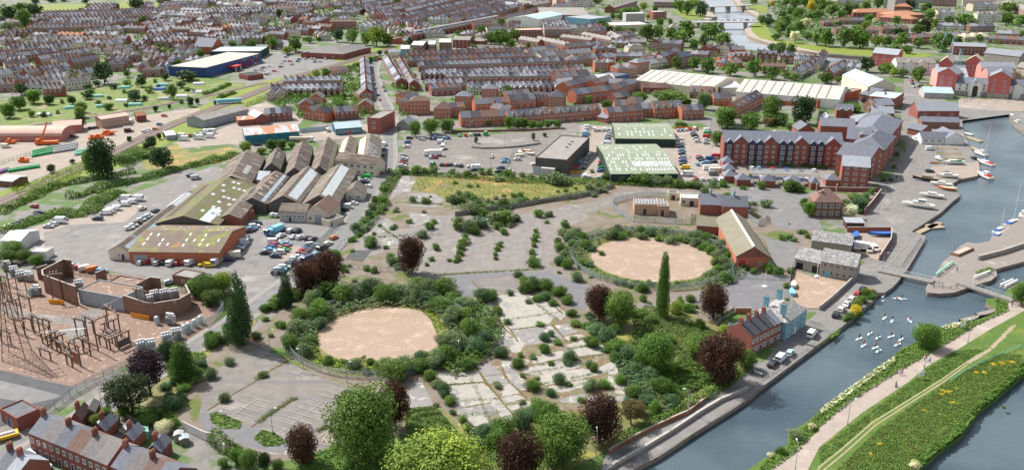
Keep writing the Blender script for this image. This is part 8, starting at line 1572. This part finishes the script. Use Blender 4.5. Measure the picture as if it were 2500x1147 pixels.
F('red brick boundary wall','along the quay road','J 595 760 520 860 430 965',2.2,'wall',mat='brick');F('red brick garden wall','below the square apartment block','J 20 735 300 745 570 745',2,'wall',mat='brick');F('curved red brick yard wall','around the blue-covered boats','J 265 1135 690 1135 O 672 60 665 130 560 290',2.2,'wall',mat='brick');F('stone wall','between gravel yard and canal road','O 0 755 130 650 250 540 300 490',1.6,'wall',mat='stone')
F('grey board fence','left of the gravel yard','N 1625 590 1640 480 1665 350',1.8,'board');F('white rendered garden wall','at the lower left car park corner','P 1725 760 1931 860 Q 90 880 195 985',2.2,'wall',mat='render_white');F('brown board garden fence','behind the mint shed','P 1190 670 1300 720 1410 765',1.8,'board');F('grey board garden fence','beside the washing line','N 955 900 1000 840 1120 770',1.8,'board');F('orange brick garden wall','behind the pub','N 1130 780 1275 780',1.8,'wall',mat='brick_orange')
F('curved stone planter wall','in the open car park','H 565 300 600 322 700 332 900 328 1100 310 1265 285',1.0,'wall',mat='stone');F('steel mesh fence','around the boat compound','H 920 575 960 460 1000 380 1060 350 1230 345',2,'mesh');F('green railing','above the river meadow','T 1240 325 1350 240 1500 160 1700 70 1900 -10',1.1,'rail',mat='mint_paint');F('black post and chain railing','on the quay below the gate house','O 945 100 900 170 830 270 765 355',1.0,'rail')
F('black bollard railing','round the lock island tip','O 1150 520 1060 500 1040 520 1060 545 1200 560 1300 540',1.0,'rail');F('stone flood wall','on the peninsula','O 1480 285 1700 230 1912 160',1.6,'wall',mat='stone',th=.6);F('orange board fence','behind the works yard','I 585 140 810 148',1.6,'board',mat='orange_paint');F('brick boundary wall','under the car park trees','H 400 170 800 165 1100 160 1450 140',1.2,'wall',mat='brick_dark');F('corrugated yard fence','between the teal units','G 918 180 1200 150',2.6,'board',mat='metal_paleblue');F('green wire fence','between depot and bin yard','F 0 480 200 420 470 340 760 285',2,'mesh',mat='green_paint')
# substation gear
SUB='in the substation yard'
def portal(x0,y0,x1,y1,h,mat='rust',over=1.2,panel=None,grp='timber gantries in the substation yard'):
 a,b=W(x0,y0),W(x1,y1);L_,rz=frame_of(a,b);r=empty('gantry',a,rz);pm=B((-.16,.16,-.16,.16,0,h,mat)).mesh('post')
 for x in(0,L_):link('post',pm,r,(x,0,0))
 B((-over,L_+over,-.2,.2,h,h+.35,mat)).obj('beam',r)
 im=MB();im.lathe([(.05,0)]+[(.18 if k%2 else .07,.15+.12*k)for k in range(8)],'grey_paint',6);im=im.mesh('insulator')
 for k in range(3):link('insulator',im,r,(L_*(k+.5)/3,0,h+.36))
 if panel:B((.3,L_-.3,-.05,.05,.3,h*.6,panel)).obj('panel',r)
 reg(r,'brown timber gantry with insulators' if h>5 else 'low brown timber frame',SUB,'gantry',grp)
for a in((219,846,240,857,9.5),(267,804,296,824,7.7),(290,853,318,839,4.2,'rust',.5,'gable_timber'),(175,882,198,893,6,'rust',1,'brick_dark'),(145,849,156,845,3.6),(55,772,80,780,7.4),(131,735,154,732,9),(340,768,361,773,8.5),(105,838,122,820,3.2),(118,846,140,856,3.2),(230,815,262,800,4),(40,812,62,818,4.5),(205,860,222,868,4.2),(0,690,22,695,8),(165,890,178,897,3.4),(255,828,275,838,3),(60,800,80,805,3.4),(100,870,125,880,2.6),(112,828,128,833,6.5),(128,852,140,846,4.6),(150,862,162,868,3.2),(185,856,205,848,3.6),(245,842,262,850,3.2),(190,826,212,832,6.4),(20,775,45,768,5),(5,835,28,842,4),(85,815,100,822,6),(45,720,66,716,6),(12,730,30,736,8),(258,812,280,804,3),(270,852,284,846,3)):portal(*a)
tm=MB();tm.box(-1.3,1.3,-.8,.8,.3,2.6,'steel');[tm.box(-1.2+i*.3,-1.1+i*.3,-1.15,-.81,.5,2.3,'grey_paint')for i in range(9)];tm=tm.mesh('tank');tc=MB();tc.tube((-1.4,.2,3.3),(1.2,.2,3.3),.38,.38,'white_paint',10);tc=tc.mesh('conservator');ti=MB()
for i in range(3):ti.lathe([(.08,0)]+[(.2 if k%2 else .09,.1+.13*k)for k in range(8)],'grey_paint',7,(-.8+i*.8,-.3,2.6))
ti=ti.mesh('bushings')
for x,y in((1560,1060),(1655,1020),(1600,880),(1330,1130),(1415,1125),(350,610),(140,430),(200,470),(70,380),(280,480),(1450,660),(1540,650),(1630,640),(1400,700),(745,560)):
 r=empty('transformer',W(*q(f'K {x} {y}')[0]),R(random.choice((20,35,-15))));link('tank',tm,r);link('conservator',tc,r);link('bushings',ti,r);reg(r,'grey electrical transformer with white cylinder',SUB,'transformer','transformers in the substation yard')
for x,y in((1765,945),(1822,912),(1875,880),(1470,885),(290,620),(1725,965)):m=MB();m.lathe([(.75,0),(.75,2.4),(.5,2.7),(.2,2.8)],'galv',12);o=m.obj('storage_tank',None,loc=W(*q(f'K {x} {y}')[0]));reg(o,'upright grey cylinder tank',SUB,'tank','grey cylinder tanks')
for s in('K 460 690 605 700','K 1225 815 1400 850'):
 a,b=qw(s);L_,rz=frame_of(a,b);r=empty('safety_barrier',a,rz);m=MB();[m.box(i*L_/14,i*L_/14+.25,-.1,.1,0,1.5,'orange_guard')for i in range(14)];m.obj('slats',r);B((0,L_,.11,.16,.6,.75,'orange_guard')).obj('rail',r);reg(r,'row of bright orange slats','against the brick enclosure foot','barrier')
def lattice(px,py,h,wb,wt,arms):
 r=empty('electricity_pylon',W(px,py),R(12));m=MB();n=9;m2=MB()
 for k in range(n):
  z0,z1=h*k/n,h*(k+1)/n;a=wb+(wt-wb)*min(1,k/n*1.15);b=wb+(wt-wb)*min(1,(k+1)/n*1.15);C0=[(sx1*a,sy1*a,z0)for sx1,sy1 in((-1,-1),(1,-1),(1,1),(-1,1))];C9=[(sx1*b,sy1*b,z1)for sx1,sy1 in((-1,-1),(1,-1),(1,1),(-1,1))]
  for i in range(4):m.tube(C0[i],C9[i],.13,.12,'rust',4,False);j=(i+1)%4;m2.tube(C0[i],C9[j],.05,.05,'rust',3,False);m2.tube(C0[j],C9[i],.05,.05,'rust',3,False);m2.tube(C9[i],C9[j],.05,.05,'rust',3,False)
 m.obj('leg',r);m2.obj('bracing',r);m3=MB()
 for z,l in arms:
  for s in(-1,1):m3.tube((0,0,z+.6),(s*l,0,z),.08,.05,'rust',4);m3.tube((0,0,z),(s*l,0,z),.08,.05,'rust',4);m3.tube((s*l,0,z),(s*l,0,z-1.4),.12,.12,'grey_paint',6)
 m3.obj('crossarm',r);reg(r,'brown lattice electricity pylon','at the left edge of the substation','pylon');return r
lattice(42,868,23,3.0,.7,((16,4.5),(19,4),(22,3.4)))
a=W(42,868)+Vector((0,0,17));m=MB()
for x,y,z in((55,772,7.6),(80,780,7.6),(219,846,9.8),(240,857,9.8),(131,735,9.3),(-30,700,14),(-30,760,15)):m.tube(a,W(x,y)+Vector((0,0,z)),.03,.03,'black_paint',3,False)
for(x0,y0,z0),(x1,y1,z1)in zip([(105,838,3.6),(145,849,4),(219,846,9.8),(267,804,8)],[(219,846,6),(230,815,4.4),(267,804,8),(340,768,8.6)]):m.tube(W(x0,y0)+Vector((0,0,z0)),W(x1,y1)+Vector((0,0,z1)),.05,.05,'galv',3,False)
reg(m.obj('power_lines'),'thin black overhead conductors','between pylon and timber gantries','cables')
# odds
for s,h,w_ in(('Q 642 810',7,'on the lower left car park'),('Q 933 195',6,'at the near circle fence'),('Q 1340 320',6,'at the near circle fence'),('L 612 1147',7,'left of the near circle'),('L 1190 570',6,'by the copper pair'),('Q 205 650',1.5,'on the lower left car park'),('R 463 105',5,'right of the near circle'),('R 1760 1030',7,'by the canal road'),('S 690 620',7,'by the canal road'),('T 265 720',7,'on the towpath'),('S 1703 1147',7,'on the towpath'),('O 1385 1060',7,'on the towpath'),('O 1650 660',7,'by the second bridge'),
('H 400 212',10,'in the open car park'),('H 580 210',8,'in the open car park'),('H 920 310',8,'in the open car park'),('H 785 510',8,'in the open car park'),('H 670 400',8,'in the open car park'),('H 1352 190',8,'in the open car park'),('H 1650 200',9,'in the open car park'),('I 935 125',8,'near the apartments'),('I 1230 140',8,'near the apartments'),('I 1805 150',8,'near the apartments'),('I 945 320',8,'near the apartments'),('H 1640 840',5,'on the derelict road'),('J 685 870',8,'on the quay road'),('B 620 625',10,'in the retail car park'),('B 720 720',10,'in the retail car park'),('B 975 665',10,'in the retail car park'),('B 475 690',9,'in the retail car park'),('D 650 160',12,'by the river bridges'),('D 780 185',12,'by the river bridges'),('D 835 185',12,'by the river bridges'),('P 965 565',6,'on the substation lane'),('P 1012 575',4,'on the substation lane'),('C 840 1147',8,'behind the car park wall'),('O 590 370',6,'at the swing bridge'),('O 1113 528',5,'on the lock island')):lamp(*q(s)[0],h,w_,random.choice((0,180,90)))
for s,h,d_ in(('N 1402 535',5.5,'slim white pole on white concrete base'),('N 1890 440',10,'tall white flagpole')):thing('pole',d_,'near the gravel yard','pole',*q(s)[0],0,[('pole',MB()),('base',B((-.7,.7,-.7,.7,0,.3,'white_paint')))][1:]+[('shaft',B((-.07,.07,-.07,.07,.3,h,'white_paint')))])
bm=B((-.35,.35,-.4,.4,.1,1.0,'metal_darkgreen',-.03),(-.4,.4,-.45,.45,1.0,1.12,'black_paint'))
for c,w_,s,nx,ny,dx,dy in(('green_paint','in the big green bin cluster','F 320 410',12,4,16,-16),('grey_paint','in the grey bin cluster','F 520 375',12,4,19,-16),('green_paint','in the green bin row','F 90 545',15,2,20,12),('mint_paint','by the tall railway tree','F 735 395',6,3,18,-16),('purple_paint','in the purple bin row','F 0 570',8,2,10,-14)):
 me=B((-.6,.6,-.5,.5,.1,1.1,c,-.04),(-.64,.64,-.54,.54,1.1,1.25,c)).mesh('bin')
 for i in range(nx):
  for j in range(ny):o=link('wheelie_bin',me,None,W(*q(f'F {320 if 0 else float(s.split()[1])+i*dx+j*4} {float(s.split()[2])-i*3.2+j*dy}')[0]),random.uniform(0,3));reg(o,c.split('_')[0]+' waste bin',w_,'bin','waste bins '+w_)
for s,a,c in(('A 1200 855',20,'mint_paint'),('A 940 940',20,'mint_paint'),('A 1180 985',0,'white_paint'),('A 695 1050',25,'mint_paint'),('A 990 1035',30,'mint_paint'),('A 1570 830',10,'skyblue_paint'),('A 1590 965',10,'skylight'),('A 1310 1020',12,'mint_paint'),('A 1920 820',10,'white_paint'),('A 1540 870',0,'blue_paint'),('A 430 1120',0,'skylight'),('A 1900 900',0,'white_paint'),('A 1760 940',0,'white_paint')):
 m=MB();[m.poly([(-4,2*math.cos(t0),2*math.sin(t0)),(4,2*math.cos(t0),2*math.sin(t0)),(4,2*math.cos(t1),2*math.sin(t1)),(-4,2*math.cos(t1),2*math.sin(t1))],c)for t0,t1 in[(math.pi*k/8,math.pi*(k+1)/8)for k in range(8)]]
 for x in(-4,4):m.poly([(x,2*math.cos(math.pi*k/8),2*math.sin(math.pi*k/8))for k in range(9)],c)
 o=m.obj('polytunnel',None,loc=W(*q(s)[0]),rot=R(a));reg(o,'small '+c.split('_')[0].replace('skylight','glass')+' polytunnel','in the allotments','polytunnel','allotment polytunnels')
def truck(s,ang,ds,wh,body,cab,tank=False,L_=7):
 m=MB();m.tube((-L_,0,1.9),(0,0,1.9),1.15,1.15,body,12)if tank else m.box(-L_,0,-1.2,1.2,1.0,3.3,body)
 w_=B(*[(x-.45,x+.45,-1.15,1.15,.05,.95,'rubber',.1)for x in(-L_+1,-L_+2.3,1.2)]);thing('lorry',ds,wh,'lorry',*q(s)[0],ang,[('load_body',m),('cab',B((.3,2.3,-1.15,1.15,.6,2.9,cab,.1))),('windscreen',B((2.2,2.33,-1,1,1.7,2.5,'glass'))),('wheels',w_)])
truck('G 1010 262',0,'white tanker lorry with yellow tail','in front of the teal shed','render_cream','white_paint',True,11);truck('H 185 398',180,'long white horse lorry','in the open car park','white_paint','white_paint');truck('O 330 185',150,'blue-based yard lorry','in the brick-walled boat yard','white_paint','blue_paint',L_=5);truck('L 640 50',240,'bright blue box trailer','in the top rows of yard cars','skyblue_paint','skyblue_paint',L_=5);truck('B 120 1010',200,'long blue container','beside the railway','skyblue_paint','blue_paint',L_=16)
thing('mobile_crane','orange mobile crane with raised jib','by the pink barrel shed','crane',*q('F 400 290')[0],10,[('chassis',B((-3,9,-1.3,1.3,.5,2,'orange_paint'))),('cab',B((-2.5,-.5,-1.2,1.2,2,3.3,'orange_paint',.1)))]);m=MB();m.tube((0,0,2),(5,0,12.5),.6,.4,'orange_paint',6);m.obj('jib',bpy.data.objects['mobile_crane'])
for s,a in(('F 960 235',10),('F 1030 200',0),('F 900 240',50),('F 1060 195',0),('F 230 460',0),('F 105 280',0)):thing('digger','orange plant machine','in the depot yard','digger',*q(s)[0],a,[('body',B((-2.5,2.5,-1.1,1.1,.4,1.6,'orange_paint',.1))),('cab',B((-1.5,.2,-.9,.9,1.6,2.9,'orange_paint',.15))),('arm',B((.5,5,-.2,.2,1.8,2.2,'orange_paint')))],grp='orange plant machines')
thing('skip','yellow flatbed full of scrap','at the left edge by the dark garage','skip',*q('P 60 850')[0],35,[('body',B((-2.6,2.6,-1.1,1.1,.5,1.3,'yellow_paint',-.1))),('scrap',B((-2.2,2.2,-.8,.8,1.3,1.7,'render_grey',.4)))]);thing('caravan','cream touring caravan','by the red van in works yard','caravan',*q('I 980 560')[0],178,[('body',B((-3.5,3.5,-1.1,1.1,.5,2.6,'render_cream',.15))),('windows',B((-3,3,-1.12,-.96,1.4,2.0,'glass')))])
thing('caravan','white touring caravan','left of the cream caravan','caravan',*q('I 925 535')[0],178,[('body',B((-3.5,3.5,-1.1,1.1,.5,2.6,'white_paint',.15))),('windows',B((-3,3,-1.12,-.96,1.4,2.0,'glass')))]);thing('bottle_bank','green recycling container','under the car park trees','bin',*q('H 735 200')[0],80,[('body',B((-2,2,-1,1,.2,2.2,'green_paint',.1))),('lid',B((-1.8,1.8,-.8,.8,2.2,2.4,'metal_green')))])
a,b=qw('N 1040 910 1165 960');L_,rz=frame_of(a,b);r=empty('washing_line',a,rz);m=MB();[m.box(i*L_/7+.1,(i+1)*L_/7-.1,-.02,.02,.7,1.9,('red_paint','white_paint','teal_paint','skyblue_paint','blue_paint','pink_paint','red_paint')[i])for i in range(7)];m.obj('washing',r);B((0,L_,-.03,.03,1.91,1.95,'white_paint'),(-.05,.05,-.05,.05,0,2.1,'steel'),(L_-.05,L_+.05,-.05,.05,0,2.1,'steel')).obj('line',r);reg(r,'line of colourful hanging washing','in the cottage back garden','washing line')
a,b=qw('S 1300 232 1400 275');L_,rz=frame_of(a,b);r=empty('road_barrier',a,rz);B((0,L_,-.08,.08,.9,1.1,'white_paint'),(0,.2,-.1,.1,0,1.3,'black_paint'),(L_-.2,L_,-.1,.1,0,1.3,'black_paint')).obj('bar',r);reg(r,'white bar barrier','across the canal road','barrier')
for s in('O 1340 930','T 960 290'):thing('notice_board','white notice board on posts','beside the towpath','sign',*q(s)[0],20,[('panel',B((-.9,.9,-.04,.04,1,2.4,'white_paint'))),('post',B((-.8,-.7,-.05,.05,0,1,'grey_paint'),(.7,.8,-.05,.05,0,1,'grey_paint')))])
m=MB()
for k in range(30):m.lathe([(.35,0),(.35,.6),(.5,.6),(.02,.95)],'galv',8,(1+(k%10)*1.3,1.5+(k//10)*2.4,4.25))
SB=[o for o in bpy.data.objects if o.name=='substation_building'];m.obj('roof_vents',SB[0])
finish_labels()
